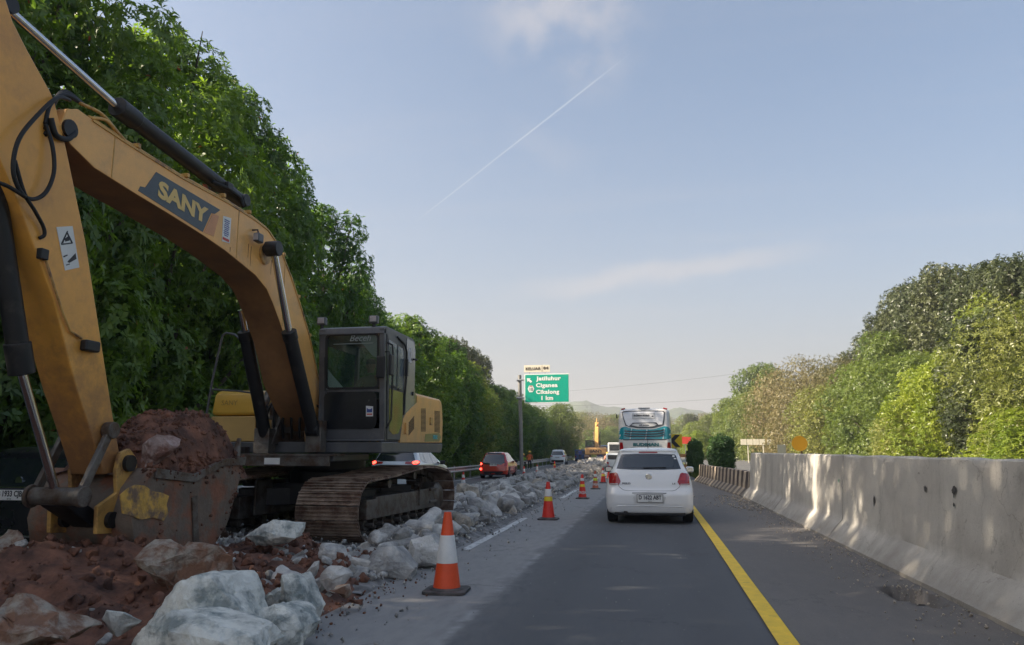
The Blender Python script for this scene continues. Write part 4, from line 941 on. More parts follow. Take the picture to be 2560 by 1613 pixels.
# yellow side sheet with curved front edge, over the grey cowl
sheet = [yz4(*q) for q in ((1142, 800), (1142, 860), (1090, 905), (1040, 960), (1012, 1010), (1000, 1080), (978, 1240), (1378, 1240), (1385, 1060), (1378, 900), (1355, 840))]
cow = B().prism([(12.95, 1.545), (13.9, 1.545), (13.9, 2.2), (13.3, 2.42), (13.24, 2.55), (12.95, 2.55)], XI + .1, XO + .002, 'x'); EP(cow, 'cowl', m_olive, bevel=.01)
S1 = EP(B().prism(sheet, XO - .02, XO + .014, 'x'), 'side_sheet', m_oy, bevel=.006)
vents = []
for (x0, x1, y0, y1, n_, sl) in ((1178, 1222, 915, 1135, 19, 0), (1306, 1356, 940, 1145, 18, 4)):
    for k in range(n_):
        t = (k + .5) / n_; yy = y0 + (y1 - y0) * t
        b = B(); a = yz4(x0, yy - sl); c = yz4(x1, yy + sl * .3)
        b.prism([(a[0], a[1] - .006), (c[0], c[1] - .006), (c[0], c[1] + .006), (a[0], a[1] + .006)], XO + .013, XO + .018, 'x'); b.obj('vent_slot', m_dark, S1)
for k in range(9):
    a = yz4(1060, 1060 + k * 14 - 5); c = yz4(1112, 990 + k * 14); B().prism([(a[0], a[1] - .007), (c[0], c[1] - .007), (c[0], c[1] + .007), (a[0], a[1] + .007)], XO + .013, XO + .018, 'x').obj('vent_slot', m_dark, S1)
g = [yz4(*q) for q in ((1220, 1160), (1350, 1148), (1368, 1185), (1350, 1228), (1212, 1230))]; B().prism(g, XO + .013, XO + .017, 'x').obj('decal', m_olive, S1)
p = yz4(1312, 1190); text('lettering', 'SY215C', .10, m_teal, (XO + .02, p[0], p[1]), (0, 1, 0), (0, 0, 1), S1, bold=.006, xs=.9)
a, c = yz4(1262, 1000), yz4(1284, 1075); B().prism([(a[0], c[1]), (c[0], c[1]), (c[0], a[1]), (a[0], a[1])], XO + .013, XO + .03, 'x').obj('latch', m_oyd, S1, bevel=.004)
a, c = yz4(1022, 1050), yz4(1042, 1160); B().prism([(a[0], c[1]), (c[0], c[1]), (c[0], a[1]), (a[0], a[1])], XO + .013, XO + .05, 'x').obj('hinge', m_oy, S1, bevel=.008)
for k in range(3): EP(B().box((-4.7 - k * .0, 13.62 + k * .42, 2.447), (.5, .22, .012)), 'roof_grille', m_dark)
# --- cab
zt, zb_, yf0, yf1, yr0 = 3.40, 1.545, 11.72, 11.58, 13.22
cab = B()
def post(x, w, y0b, y0t, d): cab.prism([(y0b, zb_), (y0b + d, zb_), (y0t + d, zt - .03), (y0t, zt - .03)], x - w / 2, x + w / 2, 'x')
post(XO - .045, .09, yf0, yf1, .10); post(XI + .06, .12, yf0, yf1, .10); post(XO - .03, .05, 12.68, 12.68, .07); post(XO - .04, .07, yr0 - .1, yr0 - .1, .1); post(XI + .04, .07, yr0 - .1, yr0 - .1, .1)
cab.prism([(yf1 - .01, zt - .13), (yf1 + .02, zt - .02), (yf1 + .12, zt + .01), (yr0 - .12, zt + .0), (yr0, zt - .06), (yr0, zt - .13)], XI, XO, 'x')
cab.prism([(yf0 - .005, zb_), (yf0 + .06, zb_), (yf0 + .05, 1.75), (yf0 - .012, 1.75)], XI, XO, 'x').prism([(yf0 - .05, 2.33), (yf0 + .02, 2.33), (yf0 + .01, 2.38), (yf0 - .055, 2.38)], XI + .1, XO - .08, 'x')
cab.box((-4.83, 12.4, 1.56), (1.1, 1.6, .03)).box((XI + .03, 12.4, 1.95), (.04, 1.5, .8)).box((-4.83, yr0 - .03, 2.0), (1.1, .04, .9)).box((XI + .02, 12.4, zt - .2), (.04, 1.5, .15))
CB = EP(cab, 'cab', m_char, bevel=.018, seg=2)
def slant(z): return yf0 + (yf1 - yf0) * (z - zb_) / (zt - zb_)
def fplate(name, poly, mat, off=0, th=.012, parent=CB):
    b = B(); n = len(poly); vs = [(x, slant(z) - off, z) for x, z in poly] + [(x, slant(z) - off - th, z) for x, z in poly]
    b.add(vs, [tuple(range(n)), tuple(range(n, 2 * n))[::-1]] + [(i, (i + 1) % n, n + (i + 1) % n, n + i) for i in range(n)]); return b.obj(name, mat, parent)
def rrect(x0, x1, z0, z1, r, n=5, rs=(1, 1, 1, 1)):
    P = []
    for (cx, cz, a0), k in zip(((x1 - r, z1 - r, 0), (x0 + r, z1 - r, PI / 2), (x0 + r, z0 + r, PI), (x1 - r, z0 + r, 1.5 * PI)), rs):
        for i in range(n + 1): a = a0 + PI / 2 * i / n; P.append((cx + r * math.cos(a), cz + r * math.sin(a)))
    return P
WS = fplate('windscreen', rrect(XI + .13, XO - .11, 2.40, 3.27, .07), m_gl, -.03, .008)
fplate('lower_panel', rrect(XI + .10, XO - .13, 1.74, 2.34, .10), M('dark_speckled_panel', (.012, .014, .018), .35, var=.3, scale=14, col2=(.08, .08, .085), thr=(.68, .72)), -.004, .01)
# surround of the windscreen: frame ring
ring_o, ring_i = rrect(XI + .11, XO - .09, 2.38, 3.29, .08), rrect(XI + .145, XO - .125, 2.415, 3.255, .06)
b = B(); n = len(ring_o); vs = [(x, slant(z) - .0, z) for x, z in ring_o] + [(x, slant(z) - .0, z) for x, z in ring_i] + [(x, slant(z) + .03, z) for x, z in ring_i]
b.add(vs, [(i, (i + 1) % n, n + (i + 1) % n, n + i) for i in range(n)] + [(n + i, n + (i + 1) % n, 2 * n + (i + 1) % n, 2 * n + i) for i in range(n)]).obj('seal', m_rub, CB)
p = xz4(682, 938); fplate('sticker', [(p[0] - .06, p[1] - .085), (p[0] + .06, p[1] - .085), (p[0] + .06, p[1] + .075), (p[0] - .06, p[1] + .085)], m_white, .012, .003)
fplate('sticker_print', [(p[0] - .045, p[1] - .02), (p[0] + .045, p[1] - .02), (p[0] + .045, p[1] + .05), (p[0] + .02, p[1] + .03), (p[0] - .02, p[1] + .03), (p[0] - .045, p[1] + .055)], m_blue, .016, .002)
fplate('sticker_print', [(p[0] - .045, p[1] - .06), (p[0] + .045, p[1] - .06), (p[0] + .045, p[1] - .04), (p[0] - .045, p[1] - .04)], m_red, .016, .002)
p = xz4(560, 250); text('lettering', 'Beceh', .15, M('glass_lettering', (.30, .34, .35), .5), (p[0] + .08, slant(p[1]) + .015, p[1]), (1, 0, 0), (0, .02, 1), WS, depth=.001, shear=.3)
m_sky_refl = M('painted_sky_reflection', (.78, .86, .82), .6, var=.06)  # added sheets behind the glass, the sky's reflection painted as pale colour
fplate('sky_reflection_sheet', [xz4(245, 485), xz4(330, 600), xz4(440, 730), xz4(580, 845), xz4(200, 845), xz4(205, 700)], m_sky_refl, -.045, .004); fplate('sky_reflection_sheet', [xz4(545, 195), xz4(755, 195), xz4(758, 435), xz4(700, 400), xz4(610, 290)], M('painted_sky_reflection_dim', (.42, .50, .48), .6, var=.06), -.07, .004)
fplate('glass_stripe', [(XI + .25, 3.115), (XO - .2, 3.12), (XO - .2, 3.128), (XI + .25, 3.123)], MATS['glass_lettering'], -.012, .002)
for a0, sgn in ((130, 1), (750, 1)):
    for dx, dz, w in ((-25, 0, 1), (0, 18, 1), (25, 0, 1), (-75 if a0 > 500 else 62, 4, 1), (88 if a0 < 500 else 0, 2, 1)):
        p = xz4(a0 + dx, 1240 - dz); s = .022; fplate('flower_decal', [(p[0] - s, p[1] - .012), (p[0], p[1] - .004), (p[0] + s, p[1] - .012), (p[0] + s * .7, p[1] + .014), (p[0], p[1] + .02), (p[0] - s * .7, p[1] + .014)], m_yb, .012, .003)
# door and side panels, seen reflecting the sky
def splate(name, poly, mat, off=0, th=.012, parent=CB): return B().prism(poly, XO + off, XO + off + th, 'x').obj(name, mat, parent)
SP = splate('side_panel', [(12.72, 1.56)] + [(13.2, 1.56), (13.21, 3.2), (13.12, 3.34), (12.72, 3.36)], m_grey, -.005, .014)
DR = splate('door', [(11.84, 1.58), (12.66, 1.58), (12.66, 2.46), (11.80, 2.46)], m_char, -.012, .02)
splate('door_frame', [(11.70, 3.29), (11.74, 3.18), (12.50, 3.16), (12.58, 3.02), (12.58, 2.46), (12.66, 2.46), (12.66, 3.27)], m_char, -.012, .02, DR); splate('door_frame', [(11.80, 2.46), (11.86, 2.46), (11.79, 3.18), (11.70, 3.29)], m_char, -.012, .02, DR)
DG = splate('door_glass', [(11.84, 2.46), (12.56, 2.42), (12.57, 3.02), (12.50, 3.14), (11.77, 3.20)], glass_mat('door_glass', (.22, .25, .28), .62), .009, .006, DR)
splate('glass_divider', [(12.20, 2.44), (12.225, 2.44), (12.225, 3.17), (12.20, 3.17)], m_rub, .016, .006, DR)
splate('lower_door_glass', [(11.90, 1.72), (12.10, 1.66), (12.35, 1.68), (12.55, 1.85), (12.57, 2.38), (11.86, 2.40)], M('lower_door_reflective', (.12, .115, .05), .1, var=.2, scale=3, col2=(.22, .08, .05), thr=(.5, .6), coat=.7), .009, .006, DR)
B().tube([(XO + .01, 12.60, 2.0), (XO + .035, 12.64, 2.6), (XO + .035, 12.64, 3.1), (XO + .03, 12.54, 3.22), (XO + .01, 12.2, 3.30)], .018, 8).obj('door_trim', m_rub, DR)
B().box((XO + .03, 12.02, 2.44), (.04, .10, .04)).box((XO + .03, 12.3, 2.42), (.03, .12, .03)).obj('door_handle', m_blk, DR, bevel=.006)
B().tube([(XO + .02, 11.75, 1.75), (XO + .09, 11.76, 1.9), (XO + .10, 11.76, 2.9), (XO + .09, 11.74, 3.10), (XO + .01, 11.70, 3.14)], .016, 8).obj('grab_rail', m_blk, CB)
B().tube([(XO + .02, 13.06, 3.02), (XO + .05, 13.1, 3.02), (XO + .05, 13.16, 3.02)], .02, 6).obj('rear_hinge', m_blk, CB)
p = yz4(1098, 775); B().cyl((XO, p[0], p[1]), (XO + .03, p[0], p[1]), .035, n=14).obj('side_plug', m_rub, CB)
p = yz4(1075, 420); text('lettering', '02', .34, M('number_white', (.55, .55, .60), .4), (XO + .012, p[0], p[1]), (0, 1, 0), (0, 0, 1), SP, depth=.001, bold=.008, xs=.55)
mb = B().box((XO + .12, 11.62, 2.76), (.05, .16, .34)); mb.obj('mirror', m_blk, CB, bevel=.02); B().tube([(XO, 11.66, 2.98), (XO + .08, 11.62, 2.98), (XO + .11, 11.6, 2.85)], .012, 6).obj('mirror_arm', m_blk, CB); B().box((XO + .06, 12.58, 2.82), (.05, .07, .30)).obj('door_mirror', m_blk, CB, bevel=.01)
mr = B().box((XO - .02, 11.52, 2.72), (.14, .05, .36)).obj('front_mirror', m_blk, CB, bevel=.02)
B().tube([(XI + .16, 11.56, 2.35), (XI + .15, 11.52, 2.9)], .01, 6).bar((XI + .17, 11.545, 2.6), (XI + .17, 11.53, 2.95), .012).obj('wiper', m_rub, CB)
for px in (235, 728):
    p = xz4(px, 60, 11.62); lb = B().box((p[0], 11.68, 3.52), (.15, .10, .13)); L1 = lb.obj('work_lamp', m_char, CB, bevel=.015); B().box((p[0], 11.625, 3.525), (.115, .012, .09)).obj('lens', M('lamp_lens', (.35, .33, .34), .15, coat=.8), L1, bevel=.01); B().cyl((p[0], 11.68, 3.38), (p[0], 11.68, 3.47), .03, n=8).obj('bracket', m_blk, L1)
# seat inside
B().box((-4.83, 12.75, 2.25), (.5, .14, .75), (-.15, 0, 0)).box((-4.83, 12.5, 1.95), (.5, .5, .14)).box((-4.83, 12.5, 1.7), (.35, .4, .35)).box((-5.15, 12.3, 2.1), (.14, .5, .3)).box((-4.5, 12.3, 2.1), (.12, .5, .3)).obj('seat', m_rub, CB, bevel=.03)
# --- right-hand tank and tool box
BX = EP(B().prism([(11.95, 1.99), (14.0, 1.99), (14.0, 2.43), (12.12, 2.43), (12.02, 2.34)], -7.5, -6.62, 'x'), 'tank', m_yb, bevel=.07, seg=4)
EP(B().prism([(11.97, 1.55), (14.0, 1.55), (14.0, 1.975), (11.95, 1.975)], -7.48, -6.66, 'x'), 'tool_box', M('tan_yellow_panel', (.62, .40, .14), .45, var=.1), bevel=.02)
text('lettering', 'SANY', .12, M('faded_print', (.40, .24, .05), .6), (-7.15, 11.94, 2.2), (1, 0, 0), (0, .1, 1), BX, depth=.001)
def dsp(x, y): return (x * 2560 / 2408, y * 2560 / 2408)
rl = [on_y(*dsp(*q), 11.75) for q in ((484, 985), (500, 890), (523, 790), (532, 783), (552, 787), (566, 800))]; rl2 = [on_y(*dsp(*q), 11.9) for q in ((500, 916), (560, 920), (600, 925))]
EP(B().tube(rl, .02, 8), 'hand_rail', m_char); EP(B().tube(rl2, .016, 8), 'hand_rail', m_char); EP(B().tube([on_y(*dsp(*q), 12.6) for q in ((566, 800), (575, 850), (590, 925))], .016, 8), 'hand_rail', m_char)
# --- boom
top = [(5.91, 4.5), (5.96, 4.64), (6.10, 4.70), (6.29, 4.68), (6.82, 4.65), (7.8, 4.62), (8.81, 4.64), (9.46, 4.62), (9.86, 4.58), (10.23, 4.42), (10.67, 4.03), (11.02, 3.65), (11.35, 3.25), (11.71, 2.68), (12.1, 2.15), (12.2, 1.9)]
bot = [(12.1, 1.72), (11.85, 1.72), (11.35, 2.05), (10.95, 2.42), (10.73, 2.8), (10.58, 3.04), (10.34, 3.31), (10.11, 3.54), (9.92, 3.70), (9.59, 3.83), (9.23, 3.90), (8.79, 3.98), (8.3, 4.04), (7.62, 4.10), (7.06, 4.14), (6.38, 4.20), (6.05, 4.31), (5.88, 4.41)]
BN, BF = -5.46, -6.0
def box_section(poly, x0, x1, name, side_m, under_m, parent, lip=.0, bevel=.012):
    b = B().prism(poly, x0, x1, 'x'); o = b.obj(name, side_m, parent, bevel=bevel); o.data.materials.append(under_m); return o
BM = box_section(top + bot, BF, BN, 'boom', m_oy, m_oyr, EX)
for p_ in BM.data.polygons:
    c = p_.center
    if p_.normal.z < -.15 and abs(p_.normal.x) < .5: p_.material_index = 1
def offs(line, d):
    out = []
    for i, (y, z) in enumerate(line):
        a = line[max(0, i - 1)]; c = line[min(len(line) - 1, i + 1)]; t = Vector((c[0] - a[0], c[1] - a[1])).normalized(); out.append((y - t.y * d, z + t.x * d))
    return out
tl = top[3:15]
for xx, dd, rr in ((BN - .05, .035, .018), (BN - .12, .04, .018), (BN - .20, .035, .018)):
    B().tube([(xx, y, z) for y, z in offs(tl, dd)], rr, 7).obj('hydraulic_pipe', m_oyd, BM, smooth='all')
# weld lip along the top edge and reinforcing straps
B().add(*(lambda T: ([(BN + .012, y, z) for y, z in T] + [(BN + .012, y, z) for y, z in offs(T, -.022)] + [(BN, y, z) for y, z in T] + [(BN, y, z) for y, z in offs(T, -.022)], [(i, i + 1, len(T) + i + 1, len(T) + i) for i in range(len(T) - 1)] + [(len(T) + i, len(T) + i + 1, 3 * len(T) + i + 1, 3 * len(T) + i) for i in range(len(T) - 1)] + [(i + 1, i, 2 * len(T) + i, 2 * len(T) + i + 1) for i in range(len(T) - 1)]))(top[3:15])).obj('flange', m_oyd, BM, fix=False)
for y, z in ((7.0, 4.69), (7.9, 4.68), (8.7, 4.70), (9.35, 4.68), (10.4, 4.34), (10.95, 3.80), (11.4, 3.25)): B().box((BN - .12, y, z), (.26, .05, .05)).obj('pipe_clamp', m_oyd, BM, bevel=.008)
def bplate(name, poly, mat, off=.0, th=.004, parent=BM): return B().prism(poly, BN + off, BN + off + th, 'x').obj(name, mat, parent)
DC = bplate('name_plate', [(7.07, 4.25), (7.15, 4.265), (7.31, 4.505), (8.62, 4.475), (8.50, 4.385), (8.42, 4.37), (8.27, 4.08), (7.04, 4.19)], m_txg, .001)
text('lettering', 'SANY', .265, m_txy, (BN + .008, 7.84, 4.305), (0, 1, -.035), (0, .02, 1), DC, bold=.012, xs=1.42, depth=.001)
for yy, zt0, zb0 in ((9.06, 4.63, 3.95), (6.62, 4.66, 4.19), (10.42, 4.26, 3.24)): bplate('weld_seam', [(yy, zb0), (yy + .012, zb0), (yy + .012, zt0), (yy, zt0)], m_oyd, 0, .005)
m_rust = M('rust_streak', (.30, .12, .04), .8, var=.3, scale=12)
for yy, zz, ln in ((9.35, 4.22, .20), (9.42, 4.2, .28), (10.0, 4.15, .22), (8.9, 4.05, .06)): bplate('rust_run', [(yy, zz), (yy + .018, zz + .01), (yy + .012, zz - ln), (yy + .004, zz - ln * .9)], m_rust, 0, .0015)
bplate('orange_decal', [(8.45, 4.375), (8.60, 4.385), (8.51, 4.09), (8.29, 4.08)], m_txo, .001)
SB = bplate('sticker', [(8.69, 4.42), (8.88, 4.445), (8.88, 4.10), (8.70, 4.08)], m_white, .001)
for k in range(9): B().box((BN + .006, 8.785, 4.385 - k * .026), (.002, .12 - .03 * (k % 3 == 2), .013)).obj('print_line', m_blue, SB)
B().box((BN + .006, 8.785, 4.125), (.002, .15, .035)).obj('print_line', m_red, SB)
p = on_x(*dsp(608, 560), BN + .1); LW = B().box((BN + .10, p.y, p.z), (.09, .15, .13)).obj('work_lamp', m_char, BM, bevel=.02); B().box((BN + .10, p.y - .078, p.z), (.07, .006, .09)).obj('lens', MATS['lamp_lens'], LW); B().tube([(BN, p.y, p.z + .12), (BN + .08, p.y, p.z + .12), (BN + .10, p.y, p.z + .05)], .012, 6).obj('bracket', m_blk, LW)
# arm cylinder on top of the boom
XA = -5.73
a0, a1, a2, a3 = on_x(8, 14, XA), on_x(292, 266, XA), on_x(330, 296, XA), on_x(600, 502, XA)
AC = B().cyl(a1, a1.lerp(a3, .12), .115, n=20).cyl(a1.lerp(a3, .1), a3, .098, n=20).cyl(a3 - Vector((.12, 0, 0)), a3 + Vector((.12, 0, 0)), .09, n=16).obj('arm_cylinder', m_blk, EX, bevel=.01)
B().cyl(a0, a1, .042, n=16).obj('piston_rod', m_chr, AC)
B().cyl(a0 + Vector((-.1, 0, 0)), a0 + Vector((.1, 0, 0)), .08, n=16).obj('rod_eye', m_blk, AC)
for k in range(2): B().tube([on_x(*dsp(500 + k * 18, 428), XA + .1 - k * .2), on_x(*dsp(540 + k * 12, 445), XA + .12 - k * .2), on_x(*dsp(566, 466), XA + .1 - k * .1), on_x(*dsp(572, 485), BN - .1)], .028, 8).obj('hose', m_rub, AC, smooth='all')
B().box(tuple(on_x(*dsp(520, 440), XA)), (.3, .14, .10)).obj('cylinder_bracket', m_blk, AC, bevel=.01)
# boom cylinders
def cylx(name, pts, x, rr, rb):
    e0, e1, e2 = [on_x(*q, x) for q in pts]
    c = B().cyl(e1, e1.lerp(e2, .08), rb * 1.12, n=18).cyl(e1.lerp(e2, .06), e2, rb, n=18).cyl(e2 - Vector((.1, 0, 0)), e2 + Vector((.1, 0, 0)), rb * .95, n=14).tube([e1.lerp(e2, .1) + Vector((.03, rb + .02, 0)), e2.lerp(e1, .1) + Vector((.03, rb + .02, 0))], .018, 6).obj(name, m_blk, EX, bevel=.008)
    B().cyl(e0, e1, rr, n=14).obj('piston_rod', m_chr, c); return c, e0, e2
c1, e0, e2 = cylx('boom_cylinder', ((683, 622), (722, 828), (782, 1075)), -5.30, .05, .10)
B().cyl((BF - .2, e0.y, e0.z), (BN + .24, e0.y, e0.z), .07, n=18).cyl((BN + .06, e0.y, e0.z), (BN + .26, e0.y, e0.z), .11, n=18).obj('boom_pin', m_blk, BM, bevel=.01)
B().lathe([(.0, 0), (.15, 0), (.15, .03), (.0, .03)], 20, (BN, e0.y + .05, e0.z - .06), 'x').obj('boss', m_oyd, BM)
cylx('boom_cylinder', ((601, 775), (612, 828), (668, 1112)), -6.16, .05, .10)
EP(B().box((-5.30, 11.42, 1.62), (.26, .22, .5)), 'cylinder_foot', m_steel, bevel=.01); EP(B().box((-6.18, 11.42, 1.55), (.26, .22, .4)), 'cylinder_foot', m_steel, bevel=.01)
EP(B().prism([(11.6, 1.5), (12.5, 1.5), (12.4, 2.05), (12.0, 2.1)], -5.44, -5.40, 'x'), 'boom_bracket', m_steel, bevel=.01); EP(B().prism([(11.4, 1.5), (12.6, 1.5), (12.4, 2.2), (11.9, 2.3)], -6.10, -6.04, 'x'), 'boom_bracket', m_steel, bevel=.01)
mach = B(); r3 = random.Random(3)
for k in range(16): mach.box((r3.uniform(-6.55, -5.5), r3.uniform(11.8, 12.4), r3.uniform(1.55, 2.1)), (r3.uniform(.08, .22), r3.uniform(.08, .2), r3.uniform(.08, .25)), (r3.uniform(-.3, .3), 0, r3.uniform(-.4, .4)))
EP(mach, 'swing_motor', m_steel, bevel=.01)
for k in range(7):
    x0 = -6.45 + k * .15; EP(B().tube(spline([(x0, 11.7, 1.6), (x0 + .05, 11.55, 1.9), (x0 + .12 * (k % 2), 11.65, 2.15 + .05 * (k % 3)), (x0 + .2, 11.9, 2.05)]), .022, 7), 'hose', m_rub, smooth='all')
B().tube([(-6.5, 12.0, 1.65), (-6.52, 11.95, 2.1), (-6.48, 12.05, 2.38), (-6.4, 12.3, 2.4)], .07, 9).obj('exhaust_pipe', m_steel, EX, smooth='all')
# --- arm (dipper)
AN, AF = -5.46, -5.84
arm = [(5.80, 4.64), (6.0, 4.25), (6.36, 3.43), (6.68, 2.53), (6.95, 1.77), (7.12, 1.33), (7.06, 1.18), (6.90, 1.16), (6.70, 1.52), (6.43, 1.97), (6.27, 2.28), (6.03, 2.78), (5.72, 3.25), (5.52, 3.55), (5.22, 3.95), (4.95, 4.25), (4.70, 4.8), (4.85, 5.35), (5.08, 5.42), (5.26, 5.13), (5.43, 4.97), (5.75, 4.70)]
AR = B().prism(arm, AF, AN, 'x').obj('arm', M('arm_yellow', (.80, .38, .07), .45, var=.16, scale=1.6, col2=(.40, .19, .07), thr=(.50, .78), coat=.15, bump=.08, bscale=25, grunge=.1, mud=(1.3, 2.6, (.20, .10, .06), .8)), EX, bevel=.014); 
def aplate(name, q2, mat, off=.001, th=.004): return B().prism([tuple(on_x(a / 2.1069, 180 + b / 2.1069, AN)[1:]) for a, b in q2], AN + off, AN + off + th, 'x').obj(name, mat, AR)
aplate('warning_sticker', ((295, 817), (380, 812), (416, 1030), (341, 1046)), m_white)
for q2 in (((318, 905), (350, 838), (356, 838), (330, 902)), ((350, 838), (380, 898), (374, 902), (348, 850)), ((318, 905), (380, 898), (380, 904), (322, 912)), ((336, 880), (362, 862), (364, 888), (342, 894)), ((352, 1000), (395, 955), (400, 985), (362, 1006)), ((330, 970), (352, 962), (353, 968), (333, 977)), ((345, 1015), (365, 1010), (365, 1014), (347, 1020))): aplate('sticker_print', q2, m_ink, .005, .002)
B().tube([tuple(on_x(a / 2.1069, 180 + b / 2.1069, AN + .02)) for a, b in ((240, 990), (285, 1130), (330, 1270), (370, 1365), (430, 1405))], .012, 7).obj('grease_pipe', m_oyd, AR, smooth='all')
p = on_x(476 / 2.1069, 180 + 1445 / 2.1069, AN + .04); B().box((p.x, p.y, p.z), (.08, .20, .11)).obj('pipe_guard', m_blk, AR, bevel=.02)
p = on_x(225 / 2.1069, 180 + 960 / 2.1069, AN + .03); B().box((p.x, p.y, p.z), (.06, .09, .10)).obj('pipe_union', m_blk, AR, bevel=.01)
def c1p(a, b, x): return on_x(a / 1.897, b / 1.897, x)
B().tube(spline([c1p(330, 475, -5.5), c1p(270, 465, -5.42), c1p(180, 545, -5.38), c1p(90, 660, -5.36), c1p(62, 800, -5.36), c1p(95, 905, -5.37), c1p(150, 945, -5.38), c1p(215, 915, -5.38), c1p(255, 820, -5.38), c1p(250, 700, -5.40), c1p(215, 590, -5.44)]), .019, 10).tube(spline([c1p(70, 760, -5.37), c1p(115, 915, -5.37), c1p(165, 1000, -5.40), c1p(205, 1075, -5.42), c1p(210, 1115, -5.43), c1p(185, 1130, -5.45)]), .017, 10).tube(spline([c1p(-30, 860, -5.40), c1p(40, 885, -5.38), c1p(120, 935, -5.37)]), .018, 10).obj('hose', m_rub, AR, smooth='all')
for k in range(3): B().tube(spline([c1p(370 + k * 10, 480 + k * 6, -5.5 - k * .07), c1p(300, 450 - k * 8, -5.5 - k * .07), c1p(235, 500 + k * 20, -5.47 - k * .05), c1p(215, 590 + k * 25, -5.45)]), .022, 8).obj('hose', m_rub, BM, smooth='all')
B().tube(spline([c1p(240, 560, -5.42), c1p(265, 640, -5.42), c1p(320, 660, -5.43), c1p(355, 625, -5.45)]), .028, 8).obj('hose', m_rub, BM, smooth='all')
B().tube(spline([c1p(430, 560, -5.5), c1p(500, 570, -5.5), c1p(550, 620, -5.5), c1p(590, 665, -5.5)]), .018, 8).tube(spline([c1p(380, 490, -5.52), c1p(480, 540, -5.52), c1p(560, 630, -5.52)]), .018, 8).obj('bent_pipe', m_oyd, BM, smooth='all')
B().cyl((BF - .04, 6.0, 4.45), (BN + .03, 6.0, 4.45), .09, n=18).obj('arm_pin', m_blk, BM)
# bucket cylinder in front of the arm
XB = -5.65
b0, b1, b2 = on_x(-22, 430, XB), on_x(55, 935, XB), on_x(138, 1225, XB)
BC = B().cyl(b0, b1, .095, n=20).cyl(b0.lerp(b1, .84), b1, .112, n=20).obj('bucket_cylinder', m_blk, EX, bevel=.01)
B().cyl(b1, b2, .042, n=16).obj('piston_rod', m_chr, BC); B().box(tuple(b0 + Vector((0, .1, .1))), (.3, .3, .3)).obj('bracket', m_oyd, BC, bevel=.02)
pinY, pinZ = b2.y, b2.z - .06
LK = B().cyl((-5.88, pinY, pinZ), (-5.36, pinY, pinZ), .085, n=20).cyl((-5.92, pinY, pinZ), (-5.88, pinY, pinZ), .11, n=20).cyl((-5.38, pinY, pinZ), (-5.32, pinY, pinZ), .10, n=20).obj('linkage', m_steel, EX, bevel=.01)
for xx in (AN + .06, AF - .06): B().bar((xx, 6.86, 1.60), (xx, pinY + .02, pinZ), .05, .09).cyl((xx - .05, 6.86, 1.60), (xx + .05, 6.86, 1.60), .085, n=16).obj('rocker_link', m_steel, LK, bevel=.01)
B().bar((XB, pinY, pinZ - .02), (XB, 6.96, .70), .26, .15).obj('connecting_link', m_blk, LK, bevel=.02)
# bucket
prof = [(7.22, 1.22), (7.02, 1.02), (6.92, .72), (7.0, .44), (7.3, .22), (7.8, .12), (8.3, .20), (8.66, .52), (8.86, .95), (8.98, 1.32)]
inn = offs(prof, .03)
BW0, BW1 = -6.30, -5.14
BK = B().prism(prof + inn[::-1], BW0, BW1, 'x').obj('bucket', m_bkt, EX, bevel=.006)
for xx in (BW0 - .02, BW1 - .01):
    B().prism(prof + [(8.5, 1.30), (7.9, 1.14)], xx, xx + .03, 'x').obj('side_plate', m_bkt, BK, bevel=.006)
    B().prism([(7.22, 1.22), (7.9, 1.14), (8.5, 1.30), (8.98, 1.32), (8.96, 1.22), (8.5, 1.22), (7.9, 1.05), (7.2, 1.12)], xx + (.03 if xx > -5.5 else -.025), xx + (.055 if xx > -5.5 else 0), 'x').obj('cutting_edge', m_steel, BK, bevel=.004)
for k in range(5):
    x = BW0 + .1 + k * (BW1 - BW0 - .2) / 4; B().box((x, 9.0, 1.42), (.10, .07, .28), (-.25, 0, 0), taper=.5).obj('tooth', m_steel, BK, bevel=.01)
for xx in (-5.40, -5.92):
    B().prism([(6.74, .60), (7.45, .55), (7.85, .62), (7.92, .95), (7.5, 1.02), (7.28, 1.12), (7.24, 1.32), (7.12, 1.42), (6.98, 1.38), (6.94, 1.2), (6.98, .98), (6.72, .86)], xx, xx + .045, 'x').obj('bucket_ear', m_oyd, BK, bevel=.008)
    B().cyl((xx - .02, 7.10, 1.27), (xx + .09, 7.10, 1.27), .085, n=18).obj('bucket_pin', m_blk, BK); B().cyl((xx - .02, 6.90, .72), (xx + .09, 6.90, .72), .08, n=18).obj('bucket_pin', m_blk, BK)
B().box((-5.63, 7.5, .78), (.5, .7, .3)).obj('bucket_back', m_oyd, BK, bevel=.03)
B().box((BW1 + .03, 8.0, .52), (.02, .10, .75), (.18, 0, 0)).obj('wear_strip', m_steel, BK, bevel=.005)
B().prism([tuple(on_x(a, b, BW1 + .03)[1:]) for a, b in ((300, 1238), (318, 1222), (338, 1212), (362, 1214), (380, 1228), (404, 1232), (422, 1240), (416, 1262), (420, 1284), (408, 1302), (382, 1294), (352, 1299), (328, 1290), (306, 1284))], BW1 + .022, BW1 + .034, 'x').obj('worn_paint_plate', M('chipped_yellow', (.62, .36, .07), .55, var=.25, scale=9, col2=(.19, .12, .08), thr=(.44, .58), bump=.5, bscale=20), BK)
for ch in EX.children:
    if ch not in start_children: ch.location -= EL
